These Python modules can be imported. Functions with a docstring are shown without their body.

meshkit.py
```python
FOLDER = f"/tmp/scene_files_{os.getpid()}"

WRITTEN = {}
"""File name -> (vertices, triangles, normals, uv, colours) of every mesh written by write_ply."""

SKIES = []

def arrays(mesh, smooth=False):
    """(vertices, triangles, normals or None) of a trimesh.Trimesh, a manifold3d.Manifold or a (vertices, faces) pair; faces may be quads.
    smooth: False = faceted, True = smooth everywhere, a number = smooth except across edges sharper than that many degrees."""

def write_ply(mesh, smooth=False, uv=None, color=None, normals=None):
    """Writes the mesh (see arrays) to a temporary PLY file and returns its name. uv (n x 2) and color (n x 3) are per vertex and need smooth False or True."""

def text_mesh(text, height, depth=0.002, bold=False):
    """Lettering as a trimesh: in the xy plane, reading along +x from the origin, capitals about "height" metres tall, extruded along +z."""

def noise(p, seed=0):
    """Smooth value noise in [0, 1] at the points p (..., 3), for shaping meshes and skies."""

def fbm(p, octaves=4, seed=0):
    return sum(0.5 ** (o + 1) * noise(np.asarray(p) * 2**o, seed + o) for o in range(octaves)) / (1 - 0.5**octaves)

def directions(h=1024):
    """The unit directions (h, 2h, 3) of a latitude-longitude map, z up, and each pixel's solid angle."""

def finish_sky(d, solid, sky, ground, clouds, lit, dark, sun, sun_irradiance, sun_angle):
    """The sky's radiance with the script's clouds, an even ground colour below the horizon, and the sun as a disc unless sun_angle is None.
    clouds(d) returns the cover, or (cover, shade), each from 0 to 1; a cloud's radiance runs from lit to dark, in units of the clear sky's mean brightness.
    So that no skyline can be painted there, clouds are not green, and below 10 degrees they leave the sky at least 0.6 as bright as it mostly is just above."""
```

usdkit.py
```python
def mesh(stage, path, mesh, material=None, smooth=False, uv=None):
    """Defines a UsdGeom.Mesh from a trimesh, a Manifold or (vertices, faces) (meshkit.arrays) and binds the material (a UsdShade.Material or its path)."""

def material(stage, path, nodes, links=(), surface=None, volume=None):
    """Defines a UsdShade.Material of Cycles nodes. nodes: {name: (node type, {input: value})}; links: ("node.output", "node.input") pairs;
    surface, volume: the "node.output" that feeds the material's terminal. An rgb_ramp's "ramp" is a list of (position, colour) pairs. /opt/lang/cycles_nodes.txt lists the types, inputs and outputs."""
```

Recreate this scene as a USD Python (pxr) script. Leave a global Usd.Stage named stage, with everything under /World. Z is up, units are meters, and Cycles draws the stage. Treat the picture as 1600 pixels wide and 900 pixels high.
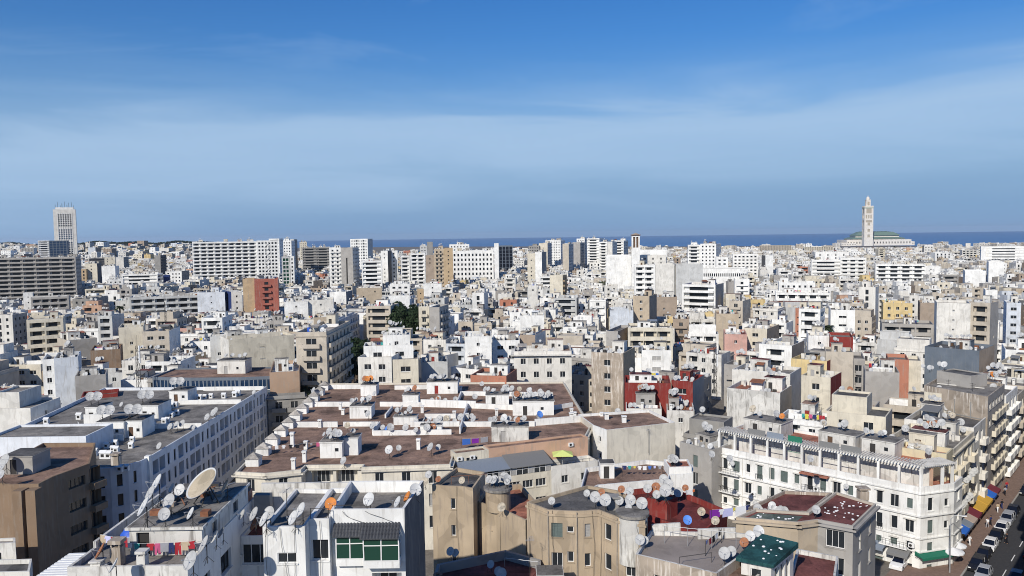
import math, random
import numpy as np
import trimesh
import meshkit, usdkit
from pxr import Gf, Sdf, Usd, UsdGeom, UsdLux, UsdShade, Vt

rng = random.Random(11)
nrg = np.random.default_rng(11)
stage = Usd.Stage.CreateInMemory()
UsdGeom.SetStageUpAxis(stage, 'Z')
UsdGeom.SetStageMetersPerUnit(stage, 1.0)
UsdGeom.Xform.Define(stage, '/World')
UsdGeom.Scope.Define(stage, '/World/Looks')

# ------------------------------------------------------------------ camera
EYE = 50.0
FOC = 1232.0                      # focal length in pixels of a 1600 x 900 picture
PITCH, ROLL = math.radians(3.81), math.radians(0.8)
_F = np.array([0, math.cos(PITCH), -math.sin(PITCH)])
_R0, _U0 = np.array([1.0, 0, 0]), np.array([0, math.sin(PITCH), math.cos(PITCH)])
_R = math.cos(ROLL) * _R0 - math.sin(ROLL) * _U0
_U = math.sin(ROLL) * _R0 + math.cos(ROLL) * _U0
cam = UsdGeom.Camera.Define(stage, '/World/camera')
cam.CreateHorizontalApertureAttr(36.0)
cam.CreateVerticalApertureAttr(20.25)
cam.CreateFocalLengthAttr(36.0 * FOC / 1600.0)
cam.CreateClippingRangeAttr(Gf.Vec2f(0.5, 200000))
cam.CreateExposureAttr(0.0)
cam.AddTransformOp().Set(Gf.Matrix4d(*_R, 0, *_U, 0, *(-_F), 0, 0, 0, EYE, 1))

# ------------------------------------------------------------------ sky and sun
SUN_AZ, SUN_EL = math.radians(180 + 27), math.radians(33)      # compass angle from +y towards +x
SUN = np.array([math.sin(SUN_AZ) * math.cos(SUN_EL), math.cos(SUN_AZ) * math.cos(SUN_EL), math.sin(SUN_EL)])
sun = UsdLux.DistantLight.Define(stage, '/World/sun')
sun.CreateIntensityAttr(1.15)
sun.CreateNormalizeAttr(True)
sun.CreateAngleAttr(0.5)
sun.CreateColorAttr(Gf.Vec3f(1.0, 0.945, 0.86))
_z = SUN
_x = np.cross([0, 0, 1], _z); _x /= np.linalg.norm(_x)
_y = np.cross(_z, _x)
sun.AddTransformOp().Set(Gf.Matrix4d(*_x, 0, *_y, 0, *_z, 0, 0, 0, 0, 1))

SKY = {'sky': ('sky_texture', {'sky_type': 'single_scattering', 'sun_disc': False, 'sun_elevation': SUN_EL, 'sun_rotation': math.atan2(SUN[0], SUN[1]),
                               'air_density': 1.0, 'aerosol_density': 0.4, 'ozone_density': 3.0, 'altitude': 100.0}),
       'geo': ('texture_coordinate', {}), 'sep': ('separate_xyz', {}),
       'hsv': ('hsv', {'hue': 0.508, 'saturation': 1.42, 'value': 0.95}),
       'tint': ('mix', {'mix_type': 'multiply', 'fac': 1.0, 'color2': (0.68, 0.94, 1.10)}),
       # blue grey air low over the horizon
       'rh': ('rgb_ramp', {'ramp': [(0.0, (1.0,) * 3), (0.05, (0.94,) * 3), (0.10, (0.78,) * 3), (0.16, (0.42,) * 3), (0.24, (0.14,) * 3), (0.4, (0.02,) * 3), (1, (0, 0, 0))]}),
       'hz': ('mix', {'color2': (1.92, 3.4, 5.7)}),
       # a veil of thin cloud lying low, its upper edge drawn out in long streaks
       'm1': ('mapping', {'mapping_type': 'point', 'scale': (2.6, 2.6, 20.0), 'rotation': (0.0, 0.06, 0.0), 'location': (0.7, 0.2, 0.3)}),
       'n1': ('noise_texture', {'scale': 1.0, 'detail': 6.0, 'roughness': 0.5, 'distortion': 0.5}),
       'ma': ('math', {'math_type': 'multiply_add', 'value2': 0.13}), 'tx': ('math', {'math_type': 'multiply', 'value2': -0.055}), 'tz': ('math', {'math_type': 'add'}), 'mb': ('math', {'math_type': 'add', 'value2': -0.065}),
       'rv': ('rgb_ramp', {'ramp': [(0.0, (0.12,) * 3), (0.03, (0.22,) * 3), (0.06, (0.46,) * 3), (0.09, (0.78,) * 3), (0.118, (0.92,) * 3), (0.138, (0.85,) * 3), (0.160, (0.34,) * 3), (0.188, (0.12,) * 3), (0.22, (0.03,) * 3), (0.5, (0, 0, 0)), (1, (0, 0, 0))]}),
       # faint cirrus wisps higher up
       'm2': ('mapping', {'mapping_type': 'point', 'scale': (2.6, 1.4, 11.0), 'rotation': (0.0, 0.12, 0.0), 'location': (2.3, 1.0, 5.0)}),
       'n2': ('noise_texture', {'scale': 1.3, 'detail': 8.0, 'roughness': 0.6, 'distortion': 0.8}),
       'rw': ('rgb_ramp', {'ramp': [(0.0, (0, 0, 0)), (0.52, (0, 0, 0)), (0.8, (0.26,) * 3), (1, (0.3,) * 3)]}),
       'cv': ('math', {'math_type': 'maximum'}), 'cv2': ('math', {'math_type': 'multiply', 'value2': 0.86}),
       'mx': ('mix', {'color2': (4.15, 5.85, 8.05)}),
       'bg': ('background_shader', {'strength': 0.10})}
SKYL = [('geo.generated', 'sep.vector'), ('sky.color', 'hsv.color'), ('hsv.color', 'tint.color1'), ('tint.color', 'hz.color1'), ('sep.z', 'rh.fac'), ('rh.color', 'hz.fac'),
        ('geo.generated', 'm1.vector'), ('m1.vector', 'n1.vector'), ('n1.fac', 'ma.value1'), ('sep.x', 'tx.value1'), ('sep.z', 'tz.value1'), ('tx.value', 'tz.value2'), ('tz.value', 'ma.value3'), ('ma.value', 'mb.value1'), ('mb.value', 'rv.fac'),
        ('geo.generated', 'm2.vector'), ('m2.vector', 'n2.vector'), ('n2.fac', 'rw.fac'), ('rv.color', 'cv.value1'), ('rw.color', 'cv.value2'), ('cv.value', 'cv2.value1'),
        ('cv2.value', 'mx.fac'), ('hz.color', 'mx.color1'), ('mx.color', 'bg.color')]
usdkit.material(stage, '/World/Looks/sky', SKY, SKYL, surface='bg.background')
dome = UsdLux.DomeLight.Define(stage, '/World/sky')
dome.GetPrim().SetCustomDataByKey('label', 'blue sky with a thin veil of cirrus low down')
dome.GetPrim().SetCustomDataByKey('category', 'sky')
dome.GetPrim().SetCustomDataByKey('kind', 'structure')
UsdShade.MaterialBindingAPI.Apply(dome.GetPrim()).Bind(UsdShade.Material.Get(stage, '/World/Looks/sky'))


# ------------------------------------------------------------------ survey helpers: where a sight line meets a height or a distance
def ray(px, py):
    return _F + (px - 800) / FOC * _R - (py - 450) / FOC * _U


def at_z(px, py, z):
    d = ray(px, py); t = (z - EYE) / d[2]
    return d[0] * t, d[1] * t


def at_y(px, py, y):
    d = ray(px, py); t = y / d[1]
    return d[0] * t, EYE + d[2] * t


def proj(x, y, z):
    v = np.array([x, y, z - EYE]); c = max(v @ _F, 1e-3)
    return 800 + FOC * (v @ _R) / c, 450 - FOC * (v @ _U) / c


# ------------------------------------------------------------------ materials
LOOK = {}


def plaster(name, rgb, dirt=0.35, rough=0.9, tone=(0.30, 0.27, 0.23), big=0.14, streak=1.0, specular=0.25):
    """Painted or raw render: broad patches, vertical rain streaks and blotches of dirt, all in place on the wall."""
    lo = tuple(c * (1 - big) for c in rgb); hi = tuple(min(c * (1 + big * 0.6), 0.9) for c in rgb)
    LOOK[name] = usdkit.material(stage, '/World/Looks/' + name, {
        'geo': ('geometry', {}),
        'm1': ('mapping', {'mapping_type': 'point', 'scale': (1, 1, 0.11)}),
        'n0': ('noise_texture', {'scale': 0.22, 'detail': 2.0, 'roughness': 0.6}),
        'r0': ('rgb_ramp', {'ramp': [(0.3, lo), (0.7, hi)]}),
        'n1': ('noise_texture', {'scale': 2.1, 'detail': 3.0, 'roughness': 0.7}),
        'r1': ('rgb_ramp', {'ramp': [(0.0, (0, 0, 0)), (0.53, (0, 0, 0)), (0.66, (dirt * streak,) * 3), (1, (dirt * streak,) * 3)]}),
        'n2': ('noise_texture', {'scale': 0.9, 'detail': 5.0, 'roughness': 0.72}),
        'r2': ('rgb_ramp', {'ramp': [(0.0, (0, 0, 0)), (0.55, (0, 0, 0)), (0.66, (dirt * 0.8,) * 3), (1, (dirt * 1.2,) * 3)]}),
        'n3': ('noise_texture', {'scale': 0.31, 'detail': 1.0, 'roughness': 0.4, 'distortion': 0.6}),
        'r3': ('rgb_ramp', {'ramp': [(0.0, (0.80,) * 3), (0.36, (0.80,) * 3), (0.375, (1, 1, 1)), (0.60, (1, 1, 1)), (0.615, (0.88,) * 3), (1, (0.88,) * 3)]}),
        'c': ('mix', {'mix_type': 'multiply', 'fac': min(1.0, dirt * 1.6)}),
        'a': ('mix', {'color2': tone}), 'b': ('mix', {'color2': tuple(0.6 * c + 0.4 * t for c, t in zip(rgb, tone))}),
        'p': ('principled_bsdf', {'roughness': rough, 'specular_ior_level': specular})},
        [('geo.position', 'm1.vector'), ('geo.position', 'n0.vector'), ('n0.fac', 'r0.fac'), ('m1.vector', 'n1.vector'), ('n1.fac', 'r1.fac'), ('geo.position', 'n2.vector'), ('n2.fac', 'r2.fac'),
         ('r0.color', 'c.color1'), ('geo.position', 'n3.vector'), ('n3.fac', 'r3.fac'), ('r3.color', 'c.color2'), ('c.color', 'a.color1'), ('r1.color', 'a.fac'), ('a.color', 'b.color1'), ('r2.color', 'b.fac'), ('b.color', 'p.base_color')], surface='p.BSDF')


def roofing(name, rgb):
    """Flat roof: felt strips with seams, puddle stains, patches of other age."""
    dk = tuple(c * 0.55 for c in rgb); lt = tuple(min(c * 1.4, 0.8) for c in rgb)
    LOOK[name] = usdkit.material(stage, '/World/Looks/' + name, {
        'geo': ('geometry', {}), 'mp': ('mapping', {'mapping_type': 'point', 'scale': (0.16, 0.5, 1)}),
        'b': ('brick_texture', {'scale': 1.0, 'mortar_size': 0.012, 'mortar_smooth': 0.6, 'brick_width': 1.0, 'row_height': 0.5, 'color1': (1.06,) * 3, 'color2': (0.90,) * 3, 'mortar': (0.62,) * 3}),
        'n0': ('noise_texture', {'scale': 0.34, 'detail': 3.0, 'roughness': 0.62}), 'r0': ('rgb_ramp', {'ramp': [(0.3, dk), (0.47, rgb), (0.72, lt)]}),
        'n1': ('noise_texture', {'scale': 0.21, 'detail': 1.0, 'distortion': 0.8}), 'r1': ('rgb_ramp', {'ramp': [(0.0, (0.72,) * 3), (0.39, (0.72,) * 3), (0.41, (1, 1, 1)), (0.62, (1, 1, 1)), (0.63, (1.22, 1.2, 1.16)), (1, (1.22, 1.2, 1.16))]}),
        'n2': ('noise_texture', {'scale': 3.0, 'detail': 3.0, 'roughness': 0.75}), 'r2': ('rgb_ramp', {'ramp': [(0.3, (0.72,) * 3), (0.7, (1.2,) * 3)]}),
        'm1': ('mix', {'mix_type': 'multiply', 'fac': 1.0}), 'm2': ('mix', {'mix_type': 'multiply', 'fac': 1.0}), 'm3': ('mix', {'mix_type': 'multiply', 'fac': 0.8}), 'p': ('principled_bsdf', {'roughness': 0.92, 'specular_ior_level': 0.2})},
        [('geo.position', 'mp.vector'), ('mp.vector', 'b.vector'), ('geo.position', 'n0.vector'), ('n0.fac', 'r0.fac'), ('geo.position', 'n1.vector'), ('n1.fac', 'r1.fac'), ('geo.position', 'n2.vector'), ('n2.fac', 'r2.fac'),
         ('r0.color', 'm1.color1'), ('r1.color', 'm1.color2'), ('m1.color', 'm2.color1'), ('r2.color', 'm2.color2'), ('m2.color', 'm3.color1'), ('b.color', 'm3.color2'), ('m3.color', 'p.base_color')], surface='p.BSDF')


def plain(name, rgb, rough=0.6, metal=0.0, spec=0.4, var=0.0):
    nodes = {'p': ('principled_bsdf', {'base_color': rgb, 'roughness': rough, 'metallic': metal, 'specular_ior_level': spec})}
    links = []
    if var:
        nodes.update({'geo': ('geometry', {}), 'n': ('noise_texture', {'scale': 2.2, 'detail': 5.0, 'roughness': 0.65}),
                      'r': ('rgb_ramp', {'ramp': [(0.3, tuple(c * (1 - var) for c in rgb)), (0.7, tuple(min(1, c * (1 + var)) for c in rgb))]})})
        links = [('geo.position', 'n.vector'), ('n.fac', 'r.fac'), ('r.color', 'p.base_color')]
    LOOK[name] = usdkit.material(stage, '/World/Looks/' + name, nodes, links, surface='p.BSDF')


def tinted(name, attr='tint', dirt=0.3):
    """Wall or roof whose paint colour is stored house by house on the mesh."""
    LOOK[name] = usdkit.material(stage, '/World/Looks/' + name, {
        'at': ('attribute', {'attribute': attr}), 'geo': ('geometry', {}), 'm1': ('mapping', {'mapping_type': 'point', 'scale': (1, 1, 0.2)}),
        'n': ('noise_texture', {'scale': 0.5, 'detail': 3.0, 'roughness': 0.7}), 'r': ('rgb_ramp', {'ramp': [(0.35, (1.05,) * 3), (0.7, (1 - dirt,) * 3)]}),
        'm': ('mix', {'mix_type': 'multiply', 'fac': 1.0}), 'p': ('principled_bsdf', {'roughness': 0.9, 'specular_ior_level': 0.2})},
        [('geo.position', 'm1.vector'), ('m1.vector', 'n.vector'), ('n.fac', 'r.fac'), ('at.color', 'm.color1'), ('r.color', 'm.color2'), ('m.color', 'p.base_color')], surface='p.BSDF')


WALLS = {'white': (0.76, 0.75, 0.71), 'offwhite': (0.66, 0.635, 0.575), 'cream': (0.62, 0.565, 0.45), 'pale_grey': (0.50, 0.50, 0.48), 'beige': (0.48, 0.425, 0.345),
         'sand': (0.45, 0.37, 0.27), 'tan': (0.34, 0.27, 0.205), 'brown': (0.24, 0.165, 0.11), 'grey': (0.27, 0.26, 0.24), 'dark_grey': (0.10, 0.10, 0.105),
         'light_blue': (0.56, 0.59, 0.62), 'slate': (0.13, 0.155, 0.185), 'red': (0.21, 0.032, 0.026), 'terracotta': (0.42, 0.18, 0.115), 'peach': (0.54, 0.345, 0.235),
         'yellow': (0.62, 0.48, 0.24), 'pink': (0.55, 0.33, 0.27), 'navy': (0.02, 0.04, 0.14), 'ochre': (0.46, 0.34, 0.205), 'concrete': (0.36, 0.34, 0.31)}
for k, v in WALLS.items():
    plaster(k, v, dirt={'white': 0.34, 'offwhite': 0.44, 'cream': 0.4, 'red': 0.2, 'navy': 0.1, 'slate': 0.15}.get(k, 0.4))
plaster('old_tan', (0.41, 0.325, 0.225), dirt=0.7, big=0.22, tone=(0.27, 0.22, 0.17))
plaster('stained_white', (0.62, 0.60, 0.55), dirt=0.75, big=0.2, tone=(0.16, 0.145, 0.125))
plaster('peeling', (0.36, 0.30, 0.235), dirt=0.85, big=0.3, tone=(0.66, 0.60, 0.52))
plaster('brown_paint', (0.225, 0.155, 0.10), dirt=0.25, big=0.08)
plaster('long_white', (0.66, 0.68, 0.70), dirt=0.25)
plaster('cream_pale', (0.62, 0.575, 0.48), dirt=0.35)
plaster('yellow_pale', (0.60, 0.53, 0.36), dirt=0.3)
plaster('tan_plaster', (0.37, 0.255, 0.175), dirt=0.4)
plaster('limestone', (0.67, 0.615, 0.535), dirt=0.15)
ROOFS = {'roof_brown': (0.235, 0.152, 0.112), 'roof_grey': (0.20, 0.185, 0.165), 'roof_dark': (0.105, 0.10, 0.095), 'roof_red': (0.155, 0.058, 0.05), 'roof_pale': (0.36, 0.33, 0.29),
         'roof_white': (0.60, 0.59, 0.56), 'roof_green': (0.105, 0.125, 0.105), 'roof_bright_red': (0.15, 0.036, 0.032), 'roof_teal': (0.02, 0.075, 0.075), 'roof_clay': (0.32, 0.13, 0.085)}
for k, v in ROOFS.items():
    roofing(k, v)
plaster('terrace_slab', (0.27, 0.23, 0.20), dirt=0.4, big=0.2)
plaster('dish_flaking', (0.55, 0.47, 0.34), dirt=0.9, big=0.35, tone=(0.20, 0.15, 0.10), streak=0.3)
plain('glass', (0.022, 0.026, 0.030), rough=0.12, spec=0.5)
plain('blue_glass', (0.015, 0.035, 0.075), rough=0.08, spec=0.7)
plain('black_glass', (0.008, 0.010, 0.016), rough=0.06, spec=0.6)
plain('green_glass', (0.014, 0.05, 0.034), rough=0.05, spec=0.5)
plain('void', (0.03, 0.028, 0.026), rough=0.9)
plain('frame_white', (0.68, 0.67, 0.64), rough=0.5, var=0.08)
plain('frame_dark', (0.05, 0.045, 0.04), rough=0.5)
plain('shutter_green', (0.105, 0.135, 0.125), rough=0.7, var=0.15)
plain('shutter_brown', (0.10, 0.055, 0.03), rough=0.7, var=0.15)
plain('shutter_grey', (0.33, 0.32, 0.30), rough=0.7, var=0.12)
plain('shutter_blue', (0.03, 0.07, 0.28), rough=0.7)
plain('door_dark', (0.035, 0.032, 0.03), rough=0.7)
plain('door_red', (0.22, 0.02, 0.015), rough=0.6)
plain('iron', (0.03, 0.028, 0.026), rough=0.6)
plain('galvanised', (0.38, 0.39, 0.40), rough=0.45, metal=0.4, var=0.12)
plain('dish_grey', (0.39, 0.39, 0.38), rough=0.55, var=0.14)
plain('dish_white', (0.52, 0.52, 0.505), rough=0.5, var=0.08)
plain('dish_rust', (0.30, 0.125, 0.06), rough=0.8, var=0.35)
plain('dish_orange', (0.55, 0.19, 0.035), rough=0.7, var=0.15)
plain('dish_blue', (0.08, 0.22, 0.60), rough=0.6)
plain('dish_worn', (0.40, 0.35, 0.27), rough=0.85, var=0.45)
plain('tile_slate', (0.055, 0.057, 0.062), rough=0.6, var=0.2)
plain('plastic_white', (0.70, 0.70, 0.68), rough=0.45, var=0.06)
plain('rust', (0.22, 0.09, 0.045), rough=0.85, var=0.3)
plain('asphalt', (0.042, 0.042, 0.045), rough=0.9, var=0.15)
plain('paving', (0.20, 0.135, 0.105), rough=0.9, var=0.2)
plain('kerb_stone', (0.33, 0.31, 0.28), rough=0.9, var=0.1)
plain('road_paint', (0.7, 0.7, 0.68), rough=0.8)
plain('awning_blue', (0.025, 0.13, 0.50), rough=0.75)
plain('awning_yellow', (0.56, 0.33, 0.045), rough=0.75)
plain('awning_maroon', (0.16, 0.025, 0.035), rough=0.75)
plain('awning_beige', (0.42, 0.33, 0.27), rough=0.8)
plain('awning_slate', (0.19, 0.22, 0.26), rough=0.8)
plain('awning_green', (0.015, 0.14, 0.085), rough=0.7)
plain('awning_grey', (0.17, 0.17, 0.165), rough=0.8)
plain('tarp_blue', (0.03, 0.10, 0.48), rough=0.5, var=0.2)
plain('parasol_lime', (0.58, 0.64, 0.20), rough=0.8)
plain('concrete_pipe', (0.33, 0.28, 0.22), rough=0.8, var=0.2)
plain('tyre', (0.02, 0.02, 0.02), rough=0.8)
plain('bark', (0.10, 0.075, 0.055), rough=0.95, var=0.2)
for k, c in {'leaf_dark': (0.022, 0.040, 0.014), 'leaf_mid': (0.040, 0.062, 0.022), 'leaf_far': (0.035, 0.050, 0.026), 'palm_leaf': (0.038, 0.055, 0.024)}.items():
    LOOK[k] = usdkit.material(stage, '/World/Looks/' + k, {
        'geo': ('geometry', {}), 'n': ('noise_texture', {'scale': 0.9, 'detail': 3.0}), 'r': ('rgb_ramp', {'ramp': [(0.3, tuple(x * 0.55 for x in c)), (0.72, tuple(x * 1.6 for x in c))]}),
        'p': ('principled_bsdf', {'roughness': 0.65, 'specular_ior_level': 0.3}), 't': ('translucent_bsdf', {}), 'm': ('mix_closure', {'fac': 0.25})},
        [('geo.position', 'n.vector'), ('n.fac', 'r.fac'), ('r.color', 'p.base_color'), ('r.color', 't.color'), ('p.BSDF', 'm.closure1'), ('t.BSDF', 'm.closure2')], surface='m.closure')
for k, c in {'cloth_white': (0.7, 0.7, 0.7), 'cloth_red': (0.36, 0.03, 0.04), 'cloth_black': (0.02, 0.02, 0.025), 'cloth_navy': (0.03, 0.04, 0.12), 'cloth_blue': (0.05, 0.14, 0.45), 'cloth_pink': (0.48, 0.10, 0.2),
             'cloth_beige': (0.45, 0.36, 0.25), 'cloth_purple': (0.20, 0.03, 0.30), 'cloth_grey': (0.3, 0.3, 0.32), 'cloth_orange': (0.6, 0.16, 0.05), 'cloth_lilac': (0.5, 0.5, 0.72), 'cloth_yellow': (0.6, 0.5, 0.08), 'cloth_teal': (0.05, 0.3, 0.28)}.items():
    plain(k, c, rough=0.9, spec=0.1)
for k, c in {'car_black': (0.012, 0.012, 0.014), 'car_white': (0.72, 0.72, 0.71), 'car_silver': (0.33, 0.34, 0.36), 'car_navy': (0.012, 0.02, 0.06), 'car_grey': (0.10, 0.105, 0.11)}.items():
    plain(k, c, rough=0.28, spec=0.6)
plain('skin', (0.36, 0.20, 0.13), rough=0.6)
plain('hair', (0.015, 0.012, 0.01), rough=0.6)
plain('lamp_lens', (0.7, 0.7, 0.66), rough=0.2)
plain('tail_lens', (0.3, 0.01, 0.01), rough=0.3)
tinted('city_wall'); tinted('city_roof', dirt=0.5)

# ------------------------------------------------------------------ mesh building
COUNT = {}


def fresh(name, parent):
    """name, or name_001, name_002 ... when it is taken under parent."""
    k = (parent, name); n = COUNT.get(k, 0); COUNT[k] = n + 1
    return parent + '/' + name + (f'_{n:03d}' if n else '')


def compact(v, f):
    """Drops the points no face uses."""
    u, inv = np.unique(f, return_inverse=True)
    return (v, f) if len(u) == len(v) else (v[u], inv.reshape(f.shape).astype(np.int32))


class MB:
    """Collects quads (k,4,3) and triangle meshes; build() makes them one Mesh."""

    def __init__(s):
        s.q = []; s.t = []; s.c = []

    def quads(s, a, tint=None):
        a = np.asarray(a, np.float32).reshape(-1, 4, 3)
        if len(a):
            s.q.append(a)
            if tint is not None:
                s.c.append(np.repeat(np.asarray(tint, np.float32).reshape(1, 3), len(a), 0))

    def box(s, x0, y0, z0, x1, y1, z1, tint=None, bottom=False):
        s.boxes(np.array([[x0, y0, z0, x1, y1, z1]]), tint, bottom)

    def boxes(s, b, tint=None, bottom=False):
        b = np.asarray(b, float).reshape(-1, 6)
        x0, y0, z0, x1, y1, z1 = b.T
        P = lambda x, y, z: np.stack([x, y, z], 1)
        A, B, C, D = P(x0, y0, z0), P(x1, y0, z0), P(x1, y1, z0), P(x0, y1, z0)
        E, F, G, H = P(x0, y0, z1), P(x1, y0, z1), P(x1, y1, z1), P(x0, y1, z1)
        f = [(A, B, F, E), (B, C, G, F), (C, D, H, G), (D, A, E, H), (E, F, G, H)] + ([(A, D, C, B)] if bottom else [])
        s.quads(np.concatenate([np.stack(x, 1) for x in f]), tint)

    def fbox(s, o, dr, nr, u0, u1, v0, v1, d0, d1):
        """Box in a facade's frame: along dr, up z, and d outwards along nr."""
        o, dr, nr = (np.asarray(x, float) for x in (o, dr, nr))
        c = lambda u, d, v: np.array([o[0] + dr[0] * u + nr[0] * d, o[1] + dr[1] * u + nr[1] * d, o[2] + v])
        A, B, C, D = c(u0, d1, v0), c(u1, d1, v0), c(u1, d0, v0), c(u0, d0, v0)
        E, F, G, H = c(u0, d1, v1), c(u1, d1, v1), c(u1, d0, v1), c(u0, d0, v1)
        s.quads([(A, B, F, E), (B, C, G, F), (C, D, H, G), (D, A, E, H), (E, F, G, H), (A, D, C, B)])

    def mesh(s, v, f):
        s.t.append((np.asarray(v, np.float32), np.asarray(f, np.int32)))

    def tm(s, m, M=None):
        if M is not None:
            m = m.copy(); m.apply_transform(M)
        s.mesh(m.vertices, m.faces)

    def tube(s, pts, r, n=6):
        """Polyline tube."""
        pts = np.asarray(pts, float); r = np.broadcast_to(np.asarray(r, float), len(pts)); rings = []
        for i, p in enumerate(pts):
            t = pts[min(i + 1, len(pts) - 1)] - pts[max(i - 1, 0)]; t /= max(np.linalg.norm(t), 1e-9)
            a = np.cross(t, [0, 0, 1.0] if abs(t[2]) < 0.9 else [1.0, 0, 0]); a /= np.linalg.norm(a); b = np.cross(t, a)
            th = np.linspace(0, 2 * math.pi, n, endpoint=False)
            rings.append(p + r[i] * (np.cos(th)[:, None] * a + np.sin(th)[:, None] * b))
        v = np.concatenate(rings); f = []
        for i in range(len(pts) - 1):
            for k in range(n):
                a, b, c, d = i * n + k, i * n + (k + 1) % n, (i + 1) * n + (k + 1) % n, (i + 1) * n + k
                f += [(a, b, c), (a, c, d)]
        for e in (0, (len(pts) - 1) * n):
            f += [(e, e + k, e + k + 1) if e else (e, e + k + 1, e + k) for k in range(1, n - 1)]
        s.mesh(v, f)

    def empty(s):
        return not s.q and not s.t

    def build(s, name, mat, parent, smooth=False, instanced=True):
        if s.empty():
            return None
        path = fresh(name, parent if isinstance(parent, str) else str(parent.GetPath()))
        pts, cnt, idx, n = [], [], [], 0
        s.t = [compact(*a) for a in s.t]
        if s.q:
            q = np.concatenate(s.q); k = len(q)
            pts.append(q.reshape(-1, 3)); cnt.append(np.full(k, 4, np.int32)); idx.append(np.arange(4 * k, dtype=np.int32)); n = 4 * k
        for v, f in s.t:
            pts.append(v); cnt.append(np.full(len(f), 3, np.int32)); idx.append((f + n).ravel().astype(np.int32)); n += len(v)
        m = UsdGeom.Mesh.Define(stage, path)
        m.CreatePointsAttr(Vt.Vec3fArray.FromNumpy(np.ascontiguousarray(np.concatenate(pts), np.float32)))
        m.CreateFaceVertexCountsAttr(Vt.IntArray.FromNumpy(np.concatenate(cnt)))
        m.CreateFaceVertexIndicesAttr(Vt.IntArray.FromNumpy(np.concatenate(idx)))
        m.CreateSubdivisionSchemeAttr('none')
        if smooth and not s.q:
            vv = np.concatenate(pts); ff = np.concatenate(idx).reshape(-1, 3)
            N = np.zeros_like(vv); fn = np.cross(vv[ff[:, 1]] - vv[ff[:, 0]], vv[ff[:, 2]] - vv[ff[:, 0]])
            for j in range(3):
                np.add.at(N, ff[:, j], fn)
            N /= np.maximum(np.linalg.norm(N, axis=1, keepdims=True), 1e-12)
            m.CreateNormalsAttr(Vt.Vec3fArray.FromNumpy(N.astype(np.float32))); m.SetNormalsInterpolation('vertex')
        if s.c:
            col = np.repeat(np.concatenate(s.c), 4, 0)
            UsdGeom.PrimvarsAPI(m).CreatePrimvar('tint', Sdf.ValueTypeNames.Color3fArray, 'vertex').Set(Vt.Vec3fArray.FromNumpy(np.ascontiguousarray(col, np.float32)))
        UsdShade.MaterialBindingAPI.Apply(m.GetPrim()).Bind(LOOK[mat])
        return m.GetPrim()


def tag(p, label, cat, group=None, kind=None):
    p.SetCustomDataByKey('label', label); p.SetCustomDataByKey('category', cat)
    if group: p.SetCustomDataByKey('group', group)
    if kind: p.SetCustomDataByKey('kind', kind)
    return p


def thing(name, label, cat, loc=(0, 0, 0), rz=0.0, group=None, kind=None, scale=None):
    x = UsdGeom.Xform.Define(stage, fresh(name, '/World'))
    x.AddTranslateOp().Set(Gf.Vec3d(*map(float, loc)))
    x.AddRotateZOp().Set(float(rz))
    if scale: x.AddScaleOp().Set(Gf.Vec3f(*((scale,) * 3 if np.ndim(scale) == 0 else scale)))
    return tag(x.GetPrim(), label, cat, group, kind)


def copy_of(src, label, loc, rz=0.0, scale=None, group=None):
    d = src.GetCustomData()
    name = src.GetName().rsplit('_', 1)[0] if src.GetName()[-3:].isdigit() else src.GetName()
    p = thing(name, label or d['label'], d['category'], loc, rz, group or d.get('group'), None, scale)
    p.GetReferences().AddInternalReference(src.GetPath())
    p.SetInstanceable(True)
    return p


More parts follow.
